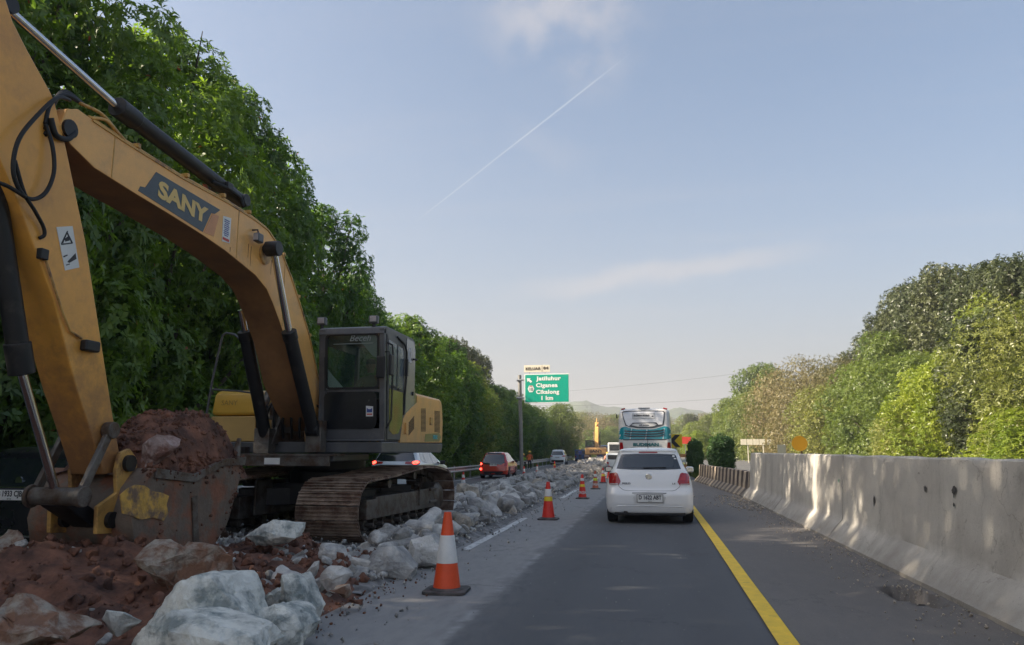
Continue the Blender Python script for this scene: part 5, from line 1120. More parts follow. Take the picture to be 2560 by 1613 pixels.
# soil carried in the bucket
def load_z(x, y):
    ty = (y - 7.15) / 2.0; prof_h = float(np.interp(ty, [0, .12, .3, .5, .7, .88, 1], [1.15, 1.52, 1.64, 1.80, 1.86, 1.74, 1.30]))
    tx = (x + 5.72) / .60; e = max(0, 1 - abs(tx) ** 4); z = 1.0 + (prof_h - 1.0) * e
    return (x + .03 * noise.noise((y * 4, x * 4, 0)), z + .09 * fbm(x * 3, y * 3, 5, 4) * min(1, e * 2) + .03 * fbm(x * 11, y * 11, 2, 3))
ld = grid_obj('soil_load', [-6.31 + i * .03 for i in range(40)], [7.12 + i * .03 for i in range(68)], load_z, m_soil, kind='stuff')
items = []
for _ in range(1400):
    x = (rnd.uniform(-6.3, -5.14) if _ % 3 else rnd.uniform(-5.2, -5.07)); y = rnd.uniform(7.3, 9.1); z = load_z(x, y)[1]
    if z < 1.12: continue
    items.append((rnd.choice(clod), TRS((x, y, z), .015 + .09 * rnd.random() ** 3, rnd)))
merge_meshes('soil_clods', items, m_soil)
items = []
for _ in range(150):      # mud and clods stuck to the near side plate and along its rim
    y = rnd.uniform(7.0, 8.95); zt_ = float(np.interp(y, [7.2, 7.9, 8.5, 9.0], [1.2, 1.13, 1.3, 1.33])); zl_ = float(np.interp(y, [7.0, 7.3, 7.8, 8.3, 8.66, 8.98], [.44, .22, .12, .20, .52, 1.3]))
    k = rnd.random(); z = zl_ + (zt_ - zl_) * (k ** 4 * .5 if rnd.random() < .5 else 1 - k ** 4 * .2)
    items.append((rnd.choice(clod), TRS((-5.115, y, z), .02 + .06 * rnd.random() ** 2, rnd, (.6, 1, 1))))
merge_meshes('soil_clods', items, m_soil)
hero(520, 398, 1135, 120, (.40, .36, .42), 'pinkish white boulder resting in the loaded excavator bucket', M('pinkish_stone', (.40, .30, .27), .95, var=.2, scale=6, col2=(.19, .10, .08), thr=(.45, .6), bump=1, bscale=22), 7.42, rot=(.2, .3, .4), smooth=True)
# ================================================================== VEHICLES
def smooth_tab(tab, n=60):
    z = [t[0] for t in tab]; Z = np.linspace(z[0], z[-1], n)
    return Z
class Shell:
    """vehicle body given per height: z -> rear y, front y, half width, corner radius, rear bulge"""
    def __init__(s, tab, dz=.02, sm=2):
        z = [t[0] for t in tab]; s.z0, s.z1 = z[0], z[-1]; n = int((s.z1 - s.z0) / dz) + 1; s.Z = np.linspace(s.z0, s.z1, n); s.T = []
        for k in range(1, 6):
            v = np.interp(s.Z, z, [t[k] for t in tab])
            for _ in range(sm):
                w = v.copy(); w[1:-1] = (v[:-2] + 2 * v[1:-1] + v[2:]) / 4; v = w
            s.T.append(v)
    def at(s, z): return [float(np.interp(z, s.Z, t)) for t in s.T]
    def rear(s, x, z, off=0):
        yr, yf, w, r, b = s.at(z); a = abs(x); w = max(w, a + .001)
        y = yr + b * min(a, w - r) ** 2
        if a > w - r: d = min(a - (w - r), r); y += r - math.sqrt(max(r * r - d * d, 0))
        return (x, y - off, z)
    def side(s, y, z, off=0, sgn=1):
        yr, yf, w, r, b = s.at(z); yc = yr + b * (w - r) ** 2 + r; x = w
        if y < yc: d = min(yc - y, r); x = w - r + math.sqrt(max(r * r - d * d, 0))
        yc2 = yf - .1 * (w - r) ** 2 - r
        if y > yc2: d = min(y - yc2, r); x = w - r + math.sqrt(max(r * r - d * d, 0))
        return (sgn * (x + off), y, z)
    def body(s, name, mat, parent, top_cap=True):
        nr, nc, ns = 12, 6, 14; vs = []; m = None
        for z in s.Z:
            yr, yf, w, r, b = s.at(z); ring = []
            yc = yr + b * (w - r) ** 2; yc2 = yf - .1 * (w - r) ** 2
            for i in range(nr + 1): x = -(w - r) + 2 * (w - r) * i / nr; ring.append((x, yr + b * x * x))
            for i in range(1, nc + 1): a = PI / 2 * i / nc; ring.append((w - r + r * math.sin(a), yc + r - r * math.cos(a)))
            for i in range(1, ns): ring.append((w, yc + r + (yc2 - yc - 2 * r) * i / ns))
            for i in range(nc + 1): a = PI / 2 * i / nc; ring.append((w - r + r * math.cos(a), yc2 - r + r * math.sin(a)))
            for i in range(1, nr): x = (w - r) - 2 * (w - r) * i / nr; ring.append((x, yf - .1 * x * x))
            for i in range(nc + 1): a = PI / 2 * i / nc; ring.append((-(w - r) - r * math.sin(a), yc2 - r + r * math.cos(a)))
            for i in range(1, ns): ring.append((-w, yc2 - r - (yc2 - yc - 2 * r) * i / ns))
            for i in range(nc): a = PI / 2 * i / nc; ring.append((-(w - r) - r * math.cos(a), yc + r - r * math.sin(a)))
            m = len(ring); vs += [(x, y, z) for x, y in ring]
        k = len(s.Z); fs = [(j * m + i, j * m + (i + 1) % m, (j + 1) * m + (i + 1) % m, (j + 1) * m + i) for j in range(k - 1) for i in range(m)]
        vs.append((0, float(np.mean([v[1] for v in vs[-m:]])), s.z1)); c = len(vs) - 1; fs += [((k - 1) * m + i, (k - 1) * m + (i + 1) % m, c) for i in range(m)]
        vs.append((0, 2, s.z0)); c = len(vs) - 1; fs += [((i + 1) % m, i, c) for i in range(m)]
        me = D.meshes.new(name); me.from_pydata(vs, [], fs); me.polygons.foreach_set('use_smooth', [True] * len(fs)); me.materials.append(mat)
        o = D.objects.new(name, me); return link(o, parent)
m_tyre = M('tyre', (.014, .014, .015), .85, var=.2, bump=.3, bscale=40); m_rim = M('alloy_rim', (.35, .35, .36), .3, metal=.8)
m_glassd = M('tinted_glass', (.012, .016, .02), .06, var=.02, coat=.8, spec=.8)
m_lampr = M('tail_lamp_red', (.34, .008, .012), .12, var=.15, scale=12, coat=.8); m_lamplit = M('tail_lamp_lit', (1, .05, .03), .3, emit=2.5)
m_plate = M('plate_white', (.72, .72, .70), .4, var=.03); m_clear = M('clear_lamp', (.5, .5, .5), .15, coat=.6)
def wheel(x, y, r, wd, parent, sgn):
    w = B().lathe([(r * .60, -wd / 2), (r * .93, -wd / 2), (r, -wd / 2 + .03), (r, wd / 2 - .03), (r * .93, wd / 2), (r * .60, wd / 2)], 28, (x, y, r), 'x').obj('wheel', m_tyre, parent)
    rb = B().lathe([(.02, sgn * wd * .42), (.07, sgn * wd * .42), (r * .5, sgn * wd * .30), (r * .62, sgn * wd * .46)], 20, (x, y, r), 'x')
    for k in range(5): a = 2 * PI * k / 5; rb.bar((x + sgn * wd * .40, y, r), (x + sgn * wd * .42, y + r * .58 * math.cos(a), r + r * .58 * math.sin(a)), .03, .07, up=(1, 0, 0))
    rb.lathe([(0, sgn * wd * .1), (r * .6, sgn * wd * .1)], 20, (x, y, r), 'x').obj('rim', m_rim, w); return w
def plate(s, txt, x, z, w, h, parent, sub=None, y=None, border=m_ink):
    yy = s.rear(x, z)[1] - .02 if y is None else y
    p = B().box((x, yy, z), (w, .012, h)).obj('number_plate', border, parent, bevel=.004)
    B().box((x, yy - .007, z), (w - .02, .004, h - .016)).obj('plate_face', m_plate, p)
    if txt: text('lettering', txt, h * .68, m_ink, (x, yy - .0105, z + h * .09), (1, 0, 0), (0, 0, 1), p, bold=h * .022, xs=.80, depth=.0008)
    if sub: text('lettering', sub, h * .19, m_ink, (x, yy - .0105, z - h * .34), (1, 0, 0), (0, 0, 1), p, xs=1, depth=.0008)
    return p
# ---------------- white hatchback ahead
m_wpaint = M('white_car_paint', (.80, .80, .79), .22, var=.02, coat=.9, spec=.5)
PO = empty('hatchback_car', (on_y(1622, 1200, 15.25).x, 15.25, 0), rad(.4), 'white hatchback car driving ahead in the open lane, seen from behind', 'car')
ps = Shell([(.17, .16, 3.72, .70, .10, .02), (.21, .05, 3.86, .80, .16, .05), (.30, .02, 3.93, .835, .20, .06), (.38, .0, 3.95, .842, .22, .07), (.42, .0, 3.95, .842, .22, .07), (.56, .0, 3.95, .845, .24, .07), (.64, .035, 3.93, .842, .24, .08), (.68, .065, 3.92, .84, .24, .09),
            (.80, .09, 3.86, .825, .24, .10), (.93, .13, 3.5, .785, .22, .11), (1.0, .16, 3.2, .745, .21, .12), (1.05, .19, 2.95, .715, .20, .13), (1.15, .27, 2.65, .675, .19, .14), (1.28, .37, 2.35, .63, .17, .15), (1.37, .42, 2.15, .59, .15, .12), (1.405, .40, 2.0, .575, .14, .10), (1.43, .45, 1.95, .54, .14, .08), (1.45, .60, 1.8, .46, .2, .05), (1.46, .8, 1.6, .30, .2, .02)], .018, 1)
body = ps.body('body', m_wpaint, PO)
rw = patch('rear_window', [(-.625, 1.045), (-.3, 1.03), (.3, 1.03), (.625, 1.045), (.60, 1.12), (.545, 1.30), (.52, 1.325), (.25, 1.335), (-.25, 1.335), (-.52, 1.325), (-.545, 1.30), (-.60, 1.12)], ps.rear, m_glassd, PO, .006)
inner = rrect(-.50, .50, 1.075, 1.285, .07); patch('window_clear_area', inner, ps.rear, M('window_clear', (.045, .055, .065), .08, coat=.6), rw, .009)
patch('brake_lamp', rrect(-.185, .185, 1.352, 1.378, .012, 3), ps.rear, m_lampr, PO, .016)
for sg in (-1, 1):
    pl = [(.765, .955), (.64, .975), (.605, .955), (.545, .80), (.58, .742), (.775, .742), (.785, .90)]
    L_ = patch('tail_lamp', [(sg * a, b) for a, b in (pl if sg > 0 else pl[::-1])], ps.rear, m_lampr, PO, .014, 4, size=.05)
    pl2 = [(.72, .93), (.65, .935), (.60, .84), (.70, .83)]; patch('lamp_inset', [(sg * a, b) for a, b in (pl2 if sg > 0 else pl2[::-1])], ps.rear, M('lamp_inset', (.45, .02, .02), .15, coat=.8), L_, .018, size=.05)
    patch('lamp_clear', [(sg * a, b) for a, b in ((.765, .765), (.60, .762), (.59, .75), (.765, .75))], ps.rear, m_clear, L_, .018, size=.06)
def groove(name, pts, fn, r, mat, parent, off=.003): return B().tube([fn(a, b, off) for a, b in pts], r, 6).obj(name, mat, parent, smooth='all')
m_gap = M('shut_line', (.06, .06, .06), .7)
groove('shut_line', [(-.595, .74), (-.575, .70), (-.50, .645), (-.44, .632), (0, .628), (.44, .632), (.50, .645), (.575, .70), (.595, .74)], ps.rear, .004, m_gap, PO, 0)
groove('shut_line', [(-.845, .60), (-.70, .615)], ps.rear, .003, m_gap, PO, 0); groove('shut_line', [(.70, .615), (.845, .60)], ps.rear, .003, m_gap, PO, 0)
groove('bumper_crease', [(-.76, .30), (-.6, .335), (0, .345), (.6, .335), (.76, .30)], ps.rear, .012, m_wpaint, PO, .0)
em = ps.rear(0, .895); B().lathe([(.052, .0), (.062, .008), (.062, .014), (.052, .02), (.050, .006)], 28, (0, em[1] - .018, .895), 'y').obj('badge_ring', m_chr, PO); B().cyl((0, em[1] - .002, .895), (0, em[1] - .008, .895), .056, n=24).obj('badge_disc', m_ink, PO)
bd = B(); ey = em[1] - .013
for pts in (((-.030, .935), (-.004, .898)), ((.030, .935), (.004, .898)), ((-.046, .918), (-.022, .858)), ((-.022, .858), (0, .897)), ((0, .897), (.022, .858)), ((.022, .858), (.046, .918))): bd.bar((pts[0][0], ey, pts[0][1]), (pts[1][0], ey, pts[1][1]), .006, .012, up=(0, 1, 0))
bd.obj('badge_letters', m_chr, PO)
q = ps.rear(-.44, .765); text('lettering', 'POLO', .045, m_ink, (-.435, q[1] - .012, .765), (1, -.05, 0), (0, .12, 1), PO, bold=.0015, xs=1.35)
q = ps.rear(.46, .765); text('lettering', '1.4', .045, m_ink, (.47, q[1] - .012, .765), (1, .05, 0), (0, .12, 1), PO, bold=.0015, xs=1.2)
RC = patch('plate_recess', [(-.325, .585), (.325, .585), (.315, .50), (.265, .395), (-.265, .395), (-.315, .50)], lambda x, z, off: ps.rear(x, z, off), M('recess_white_shaded', (.60, .60, .59), .3, coat=.5), PO, .003)  # flush patch, the recess shade painted in as a duller white
groove('recess_edge', [(-.327, .587), (0, .592), (.327, .587)], ps.rear, .008, m_gap, PO, 0); groove('recess_edge', [(-.327, .585), (-.317, .50), (-.267, .393)], ps.rear, .005, m_wpaint, PO, 0); groove('recess_edge', [(.327, .585), (.317, .50), (.267, .393)], ps.rear, .005, m_wpaint, PO, 0)
plate(ps, 'D 1622 ABT', 0.012, .49, .50, .155, PO, '04·24')
B().tube([(-.46, .05, .215), (-.46, .35, .215)], .045, 14, cap=False).tube([(-.46, .051, .215), (-.46, .30, .215)], .04, 14).obj('exhaust', m_blk, PO)
B().box((0, .22, .19), (1.36, .3, .07)).box((0, .6, .24), (1.2, .6, .1)).box((0, 2.0, .3), (1.5, 3.4, .2)).obj('underbody', m_rub, PO, bevel=.02)
B().tube([(0, .62, 1.44), (0, .56, 1.60), (0, .53, 1.64)], [.008, .005, .003], 6).obj('antenna', m_rub, PO)
for sg in (-1, 1):
    mo = B().box((sg * .895, 2.42, .985), (.17, .10, .125)).obj('wing_mirror', m_wpaint if sg > 0 else m_blk, PO, bevel=.035, seg=3); B().box((sg * .895, 2.365, .985), (.13, .006, .09)).obj('mirror_glass', m_chr, mo, bevel=.002); B().bar((sg * .78, 2.42, .94), (sg * .86, 2.42, .95), .05).obj('mirror_stalk', m_blk, mo)
    for y in (.62, 3.09): wheel(sg * .735, y, .30, .195, PO, sg)
    patch('side_window', [(.62, 1.06), (2.5, 1.0), (2.1, 1.3), (.62, 1.33)], lambda a, b, off, sg=sg: ps.side(a, b, off, sg), m_glassd, PO, .004)
p = ps.rear(.51, 1.29); patch('window_sticker', rrect(.47, .52, 1.275, 1.305, .012, 3), ps.rear, m_white, rw, .012, size=.03); patch('window_sticker', [(.50, 1.235), (.545, 1.23), (.545, 1.25), (.50, 1.255)], ps.rear, m_white, rw, .012)
B().bar(ps.rear(-.10, 1.065, .02), ps.rear(.34, 1.075, .02), .02, .012).obj('rear_wiper', m_rub, PO)
# ---------------- generic rear-quarter car
def make_car(name, loc, rz, label, tab, paint, W, glass_rear, glass_side, lamps, plate_txt, wheels, r=.33, lit=None, black_low=.0, roof_black=None, extra=None):
    c = empty(name, loc, rz, label, 'car'); s = Shell(tab, .025, 1); s.body('body', paint, c)
    patch('rear_window', glass_rear, s.rear, m_glassd, c, .008)
    for g_ in glass_side:
        for sg in (1, -1): patch('side_window', g_, lambda a, b, off, sg=sg: s.side(a, b, off, sg), m_glassd, c, .006)
    for i, (poly, mt) in enumerate(lamps):
        for sg in (1, -1):
            patch('tail_lamp', [(sg * a, b) for a, b in (poly if sg > 0 else poly[::-1])], s.rear, mt if not (lit and i in lit) else m_lamplit, c, .016, 3, size=.06)
    if plate_txt: plate(s, *plate_txt[:1], *plate_txt[1:], c) if False else plate(s, plate_txt[0], 0, plate_txt[1], .44, .14, c, plate_txt[2] if len(plate_txt) > 2 else None)
    for y in wheels:
        for sg in (1, -1):
            wheel(sg * (W - .10), y, r, .21, c, sg)
            pts = [(y + (r + .06) * math.cos(PI * k / 12), r + (r + .06) * math.sin(PI * k / 12)) for k in range(13)] + [(y - r - .06, .22), (y + r + .06, .22)]
            patch('wheel_arch', [q for q in pts[:13]] + [(y - r - .06, .24), (y + r + .06, .24)], lambda a, b, off, sg=sg: s.side(a, max(b, s.z0), off, sg), m_rub, c, .004, 2)
    B().box((0, wheels[0] + 1.2, .3), (W * 1.7, 3.6, .22)).obj('underbody', m_rub, c)
    for sg in (1, -1): B().box((sg * (W + .07), wheels[1] - .35, 1.02 * r / .33 + .02), (.2, .12, .15)).obj('wing_mirror', m_blk, c, bevel=.03)
    return c, s
def hatch_tab(W, H, L, belt=.98, lean=.35, nose=1.0):
    return [(.20, .12, L - .15, W - .1, .12, .04), (.28, .03, L - .04, W - .03, .18, .06), (.45, .0, L, W, .2, .07), (.70, .04, L - .02, W, .2, .08), (belt - .15, .07, L - .12, W - .02, .2, .09), (belt, .12, L - nose * .85, W - .05, .2, .1),
            (belt + .1, .15 + lean * .2, L - nose * 1.15, W - .10, .18, .1), (H - .22, .12 + lean * .75, L - nose * 1.75, W - .20, .16, .1), (H - .09, .12 + lean * .9, L - nose * 2.0, W - .26, .14, .08), (H - .03, .2 + lean * .9, L - nose * 2.15, W - .34, .2, .05), (H, .6 + lean, L - nose * 2.4, W - .5, .2, .02)]
m_rpaint = M('red_car_paint', (.48, .045, .02), .22, var=.05, coat=.9); m_kpaint = M('black_car_paint', (.012, .012, .016), .28, var=.1, coat=1)
m_wpaint2 = M('white_suv_paint', (.62, .66, .68), .22, var=.03, coat=.9)
# orange red hatchback
p = on_y(1241, 1126, 44.5)
rc, rs = make_car('hatchback_car', (p.x, 43.6, LEFTZ), rad(1.5), 'orange red hatchback in the left lane with its left tail lamp glowing', hatch_tab(.84, 1.52, 3.95, .95, .38, .9), m_rpaint, .84,
    [(-.66, .90), (-.45, .80), (.45, .80), (.66, .90), (.62, 1.05), (.54, 1.38), (-.54, 1.38), (-.62, 1.05)], [[(.75, 1.02), (1.1, .98), (2.9, .95), (2.6, 1.15), (2.0, 1.40), (.9, 1.40)]],
    [([(.80, .95), (.66, .92), (.62, 1.05), (.57, 1.36), (.63, 1.34), (.74, 1.05)], m_lampr), ([(.80, .92), (.64, .88), (.62, .72), (.79, .72)], m_lampr)], ('D 1871 ABO', .78), (.68, 3.2), .31)
for z in (.84, .55): patch('lamp_glow', circ(-.74, z, .07, 12), rs.rear, m_lamplit, rc, .022)
patch('lower_trim', [(-.55, .42), (.55, .42), (.6, .25), (-.6, .25)], rs.rear, m_rub, rc, .006)
patch('roof_spoiler', [(-.56, 1.40), (.56, 1.40), (.52, 1.47), (-.52, 1.47)], rs.rear, m_blk, rc, .012)
# far white SUV
p = on_y(1396, 1126, 88)
wc, wsd = make_car('suv_car', (p.x, 87, LEFTZ), rad(2), 'small distant white people carrier in the left lane by the bend', hatch_tab(.87, 1.70, 4.4, 1.05, .32, .95), m_wpaint2, .87,
    [(-.66, 1.08), (.66, 1.08), (.60, 1.50), (-.60, 1.50)], [[(.7, 1.15), (3.0, 1.08), (2.6, 1.35), (2.1, 1.52), (.8, 1.52)]], [([(.84, 1.08), (.5, 1.0), (.5, .93), (.84, .9)], m_lampr)], ('B 2415 KZR', .82), (.8, 3.55), .33)
patch('lower_trim', [(-.7, .55), (.7, .55), (.7, .28), (-.7, .28)], wsd.rear, m_rub, wc, .006)
# white SUV behind the crawler track
p = on_y(997, 1158, 27)
cc, cs = make_car('suv_car', (p.x, 26.3, LEFTZ), rad(1), 'white SUV with lit red tail lamps behind the excavator track', hatch_tab(.92, 1.68, 4.6, 1.12, .42, 1.0), m_wpaint2, .92,
    [(-.74, 1.26), (-.5, 1.22), (.5, 1.22), (.74, 1.26), (.60, 1.54), (-.60, 1.54)], [[(.80, 1.28), (1.0, 1.18), (1.28, 1.15), (1.28, 1.5), (.95, 1.5)], [(1.33, 1.15), (2.2, 1.12), (2.2, 1.52), (1.33, 1.51)], [(2.26, 1.12), (3.3, 1.10), (2.85, 1.40), (2.5, 1.51), (2.26, 1.52)]],
    [([(.90, 1.24), (.42, 1.20), (.42, 1.13), (.90, 1.10)], m_lampr)], ('B 1208 PJA', .75), (.85, 3.6), .36)
for sg in (1, -1): patch('lamp_glow', circ(sg * .78, 1.175, .11, 12, .055), cs.rear, m_lamplit, cc, .022)
patch('glass_trim', [(-.42, 1.10), (-.34, .98), (.34, .98), (.42, 1.10)], cs.rear, m_glassd, cc, .007) if False else None
# black car behind the arm
p = on_y(28, 1182, 8.3)
kc, ks = make_car('suv_car', (p.x + .03, 8.2, LEFTZ - .02), rad(0), 'black SUV behind the excavator arm with plate ending CJB', hatch_tab(.86, 1.70, 4.2, 1.12, .30, .95), m_kpaint, .86,
    [(-.68, 1.18), (.68, 1.18), (.60, 1.52), (-.60, 1.52)], [[(.7, 1.2), (3.0, 1.15), (2.6, 1.4), (2.1, 1.52), (.8, 1.52)]], [([(.84, 1.36), (.70, 1.34), (.66, 1.10), (.84, 1.08)], m_lampr)], ('B 1933 CJB', 1.08, '07·26'), (.75, 3.4), .36)
B().box((0, ks.rear(0, 1.1)[1] - .02, 1.17), (.62, .03, .022)).obj('chrome_strip', m_chr, kc, bevel=.006); B().lathe([(.0, 0), (.05, 0), (.05, .015), (0, .02)], 16, (0, ks.rear(0, 1.25)[1] - .03, 1.25), 'y').obj('badge', m_chr, kc)
B().box((0, ks.rear(0, .55)[1] - .015, .60), (1.1, .03, .03)).obj('bumper_strip', m_chr, kc, bevel=.008); patch('lamp_glow', circ(.42, 1.24, .035, 10), ks.rear, m_lamplit, kc, .02)
patch('fog_lamp', circ(.10, .50, .035, 10), ks.rear, M('warm_lamp', (1, .75, .35), .3, emit=1.2), kc, .02)
for k in range(0): patch('window_dust', circ(rnd.uniform(-.4, .35), rnd.uniform(1.22, 1.5), rnd.uniform(.02, .05), 7, rnd.uniform(.01, .03)), ks.rear, M('dust_smudge', (.07, .075, .09), .5), kc, .013)
# ---------------- bus
p = on_y(1613, 1126, 37.3)
BU = empty('coach_bus', (p.x, 37.3, 0), rad(.6), 'white and turquoise coach bus ahead of the white hatchback', 'bus')
m_bus = M('bus_white', (.66, .65, .62), .25, var=.04, coat=.7); m_tealp = M('bus_teal', (.012, .26, .31), .22, var=.05, coat=.8); m_trimg = M('bus_trim', (.06, .065, .07), .4)
bs = Shell([(.35, .10, 11.8, 1.15, .15, .02), (.6, .0, 12, 1.22, .2, .03), (1.2, -.03, 12, 1.25, .22, .03), (1.85, .0, 12, 1.25, .24, .03), (2.5, .05, 12, 1.25, .26, .035), (3.0, .12, 11.9, 1.24, .28, .04), (3.3, .20, 11.7, 1.21, .30, .04), (3.42, .28, 11.5, 1.16, .32, .04), (3.50, .45, 11.2, 1.05, .34, .04), (3.53, .9, 10.8, .85, .4, .02)], .04, 1)
bs.body('body', m_bus, BU); BU.scale = (1, 1, .975)
bx = lambda a: (a - 690) / 237; bz = lambda b: 3.52 - (b - 175) / 237
def bp(name, pts, mat, off, parent=BU, size=.12): return patch(name, [(bx(a), bz(b)) for a, b in pts], bs.rear, mat, parent, off, 5, size=size)
bp('window_frame', [(435, 225), (450, 210), (690, 203), (905, 208), (925, 225), (918, 300), (905, 380), (830, 402), (790, 412), (600, 412), (560, 402), (475, 385), (450, 300)], m_trimg, .008)
bp('rear_panel', [(447, 235), (460, 222), (690, 215), (895, 219), (910, 232), (903, 300), (890, 368), (845, 372), (825, 345), (560, 348), (515, 388), (485, 372), (462, 300)], M('panel_white', (.72, .73, .75), .3, coat=.4), .014)
bp('badge_panel', [(540, 375), (575, 360), (690, 356), (800, 357), (830, 372), (800, 388), (740, 396), (620, 394)], m_bus, .018)
SG = bp('name_board', [(552, 240), (810, 237), (812, 303), (553, 306)], M('board_grey', (.38, .39, .40), .5), .022); bp('name_board_inner', [(557, 245), (805, 242), (807, 298), (558, 301)], M('board_pale', (.52, .53, .54), .5), .026, SG)
yb = bs.rear(0, bz(265))[1] - .04
text('lettering', 'BUDIMAN MOBILE', .115, m_ink, (bx(658), yb, bz(264)), (1, 0, 0), (0, .1, 1), SG, bold=.004, xs=.78); text('lettering', 'TASIKMALAYA', .075, m_ink, (bx(662), yb + .01, bz(290)), (1, 0, 0), (0, .1, 1), SG, bold=.004, xs=1.05)
B().box((bx(782), yb + .005, bz(275)), (.09, .004, .07)).obj('emblem', m_ink, SG)
text('lettering', 'adi putro', .10, m_ink, (bx(684), bs.rear(0, bz(375))[1] - .03, bz(376)), (1, 0, 0), (0, .1, 1), BU, bold=.003, xs=1.2)
bp('teal_band', [(398, 440), (430, 402), (470, 392), (520, 408), (600, 424), (690, 426), (790, 424), (860, 404), (915, 388), (955, 398), (982, 430), (984, 540), (930, 540), (690, 543), (450, 540), (396, 550)], m_tealp, .007)
for k, yb_ in enumerate((440, 470, 496)):
    pts = [(468 - k * 4, yb_), (520, yb_ + 10), (690, yb_ + 14), (860, yb_ + 6), (905, yb_ - 8)]; B().tube([bs.rear(bx(a), bz(b), .02) for a, b in pts], .022, 6).obj('louvre', m_trimg, BU, smooth='all'); B().tube([bs.rear(bx(a), bz(b - 9), .018) for a, b in pts], .010, 6).obj('louvre_lip', m_tealp, BU, smooth='all')
for a in (538, 712, 905): bp('pale_stripe', [(a, 415), (a + 12, 413), (a - 8, 545), (a - 20, 545)], M('stripe_pale', (.45, .60, .62), .3), .011)
bp('bumper_line', [(440, 540), (930, 536), (930, 548), (450, 552)], m_trimg, .012)
text('lettering', 'BUDIMAN', .20, M('bus_letters', (.02, .16, .17), .4), (bx(700), bs.rear(0, bz(600))[1] - .03, bz(603)), (1, 0, 0), (0, 0, 1), BU, bold=.012, xs=1.35)
for sg in (1, -1):
    B().box((sg * 1.0, .17, 3.47), (.20, .12, .08), (0, sg * .25, 0)).obj('roof_lamp', m_lampr, BU, bevel=.02)
    patch('tail_lamp', [(sg * a, b) for a, b in ((1.20, 1.83), (1.06, 1.83), (1.02, 1.5), (1.21, 1.45))][::sg], bs.rear, m_lampr, BU, .016, size=.08)
    patch('tail_lamp', [(sg * a, b) for a, b in ((1.20, 1.40), (1.02, 1.42), (1.0, 1.1), (1.2, 1.1))][::sg], bs.rear, m_lampr, BU, .016, size=.08)
    for y in (3.2, 9.2): wheel(sg * 1.06, y, .50, .32, BU, sg)
    B().box((sg * 1.34, .9 if sg < 0 else 11.2, 3.15), (.06, .25, .2)).obj('side_marker', m_blk, BU, bevel=.02)
    patch('side_window', [(.6, 1.95), (11.0, 1.95), (11.0, 3.1), (.8, 3.1)], lambda a, b, off, sg=sg: bs.side(a, b, off, sg), m_glassd, BU, .01, 5, size=.9)
B().box((0, .38, 3.515), (.55, .14, .05)).obj('top_brake_lamp', m_trimg, BU, bevel=.01)
plate(bs, 'Z 7512 HB', 0, 1.0, .52, .16, BU); B().box((0, 6, .45), (2.1, 11, .3)).obj('underbody', m_rub, BU)
# ---------------- small far vehicles
def far_box(name, px, py, y, dims, label, cat, mat, glass=True, z0=None):
    p = on_y(px, py, y); w, l, h = dims; e = empty(name, (p.x, y, LEFTZ if z0 is None else z0), rad(3), label, cat)
    B().box((0, l / 2, h * .58), (w, l, h * .80)).obj('body', mat, e, bevel=.12, seg=3)
    if glass: B().box((0, -.01, h * .76), (w * .82, .04, h * .26)).obj('rear_window', m_glassd, e, bevel=.02)
    for sg in (1, -1):
        B().box((sg * w * .42, -.02, h * .42), (w * .1, .05, h * .12)).obj('tail_lamp', m_lampr, e)
        for yy in (.8, l - .9): wheel(sg * w * .42, yy, .42, .25, e, sg)
    return e
far_box('minibus', 1543, 1126, 88, (2.1, 6.5, 2.55), 'white minibus half hidden between the coach and the distant excavator', 'minibus', m_bus, z0=-.2)
far_box('delivery_van', 1541, 1126, 62, (1.7, 3.6, 1.35), 'small white car just ahead beside the coach', 'car', m_wpaint2, z0=-.15)
e = far_box('tipper_truck', 1513, 1126, 112, (2.4, 6.0, 2.3), 'blue tipper truck in front of the distant excavator', 'truck', M('truck_blue', (.03, .07, .18), .5, var=.2), glass=False, z0=-.1)
for k in range(5): B().box((-1.0 + k * .5, -.06, 1.5), (.07, .08, 1.3)).obj('tailgate_rib', MATS['truck_blue'], e)
far_box('pickup_truck', 1452, 1126, 118, (1.9, 4.6, 1.9), 'dark blue truck left of the distant excavator', 'truck', MATS['truck_blue'], z0=-.3)
# ---------------- distant excavator, seen from behind
p = on_y(1490, 1126, 97); fx = empty('excavator', (p.x, 97, .25), rad(2), 'distant orange yellow excavator seen from behind on the far rubble', 'excavator')
CWf = B().box((0, .2, 1.07), (2.75, .6, .86)).obj('counterweight', m_oy, fx, bevel=.12, seg=3)
text('lettering', 'SANY', .46, m_ink, (0, -.11, 1.05), (1, 0, 0), (0, 0, 1), CWf, bold=.02, xs=1.4)
for sg in (-1, 1): B().prism([(sg * 1.15, 1.32), (sg * .62, 1.22), (sg * .75, 1.12)], -.115, -.10, 'y').obj('arrow_decal', m_txo, CWf)
B().box((0, 1.8, .95), (2.6, 3.0, .55)).box((.85, 1.8, 1.45), (.8, 2.8, .6)).obj('deck', m_char, fx, bevel=.05)
cb = B().box((-.88, 2.6, 2.37), (1.0, .08, .10)).box((-.88, 1.3, 2.37), (1.0, .08, .10)).box((-.88, 1.95, 2.42), (1.05, 1.5, .06)).box((-.88, 1.3, 1.6), (1.0, .06, .35))
for xx in (-1.36, -.40):
    for yy in (1.28, 2.62): cb.box((xx, yy, 1.85), (.09, .09, 1.1))
cb.obj('cab', m_char, fx); B().box((-.88, 2.6, 1.9), (.9, .02, .8)).obj('windscreen', m_gl, fx); B().box((-.88, 1.3, 2.05), (.9, .02, .5)).obj('rear_window', m_gl, fx)
bf = B().prism([(1.9, 1.3), (2.4, 1.3), (3.6, 3.6), (4.6, 4.6), (4.4, 4.85), (3.2, 4.0), (2.4, 2.8)], -.22, .22, 'x').obj('boom', m_oy, fx, bevel=.03)
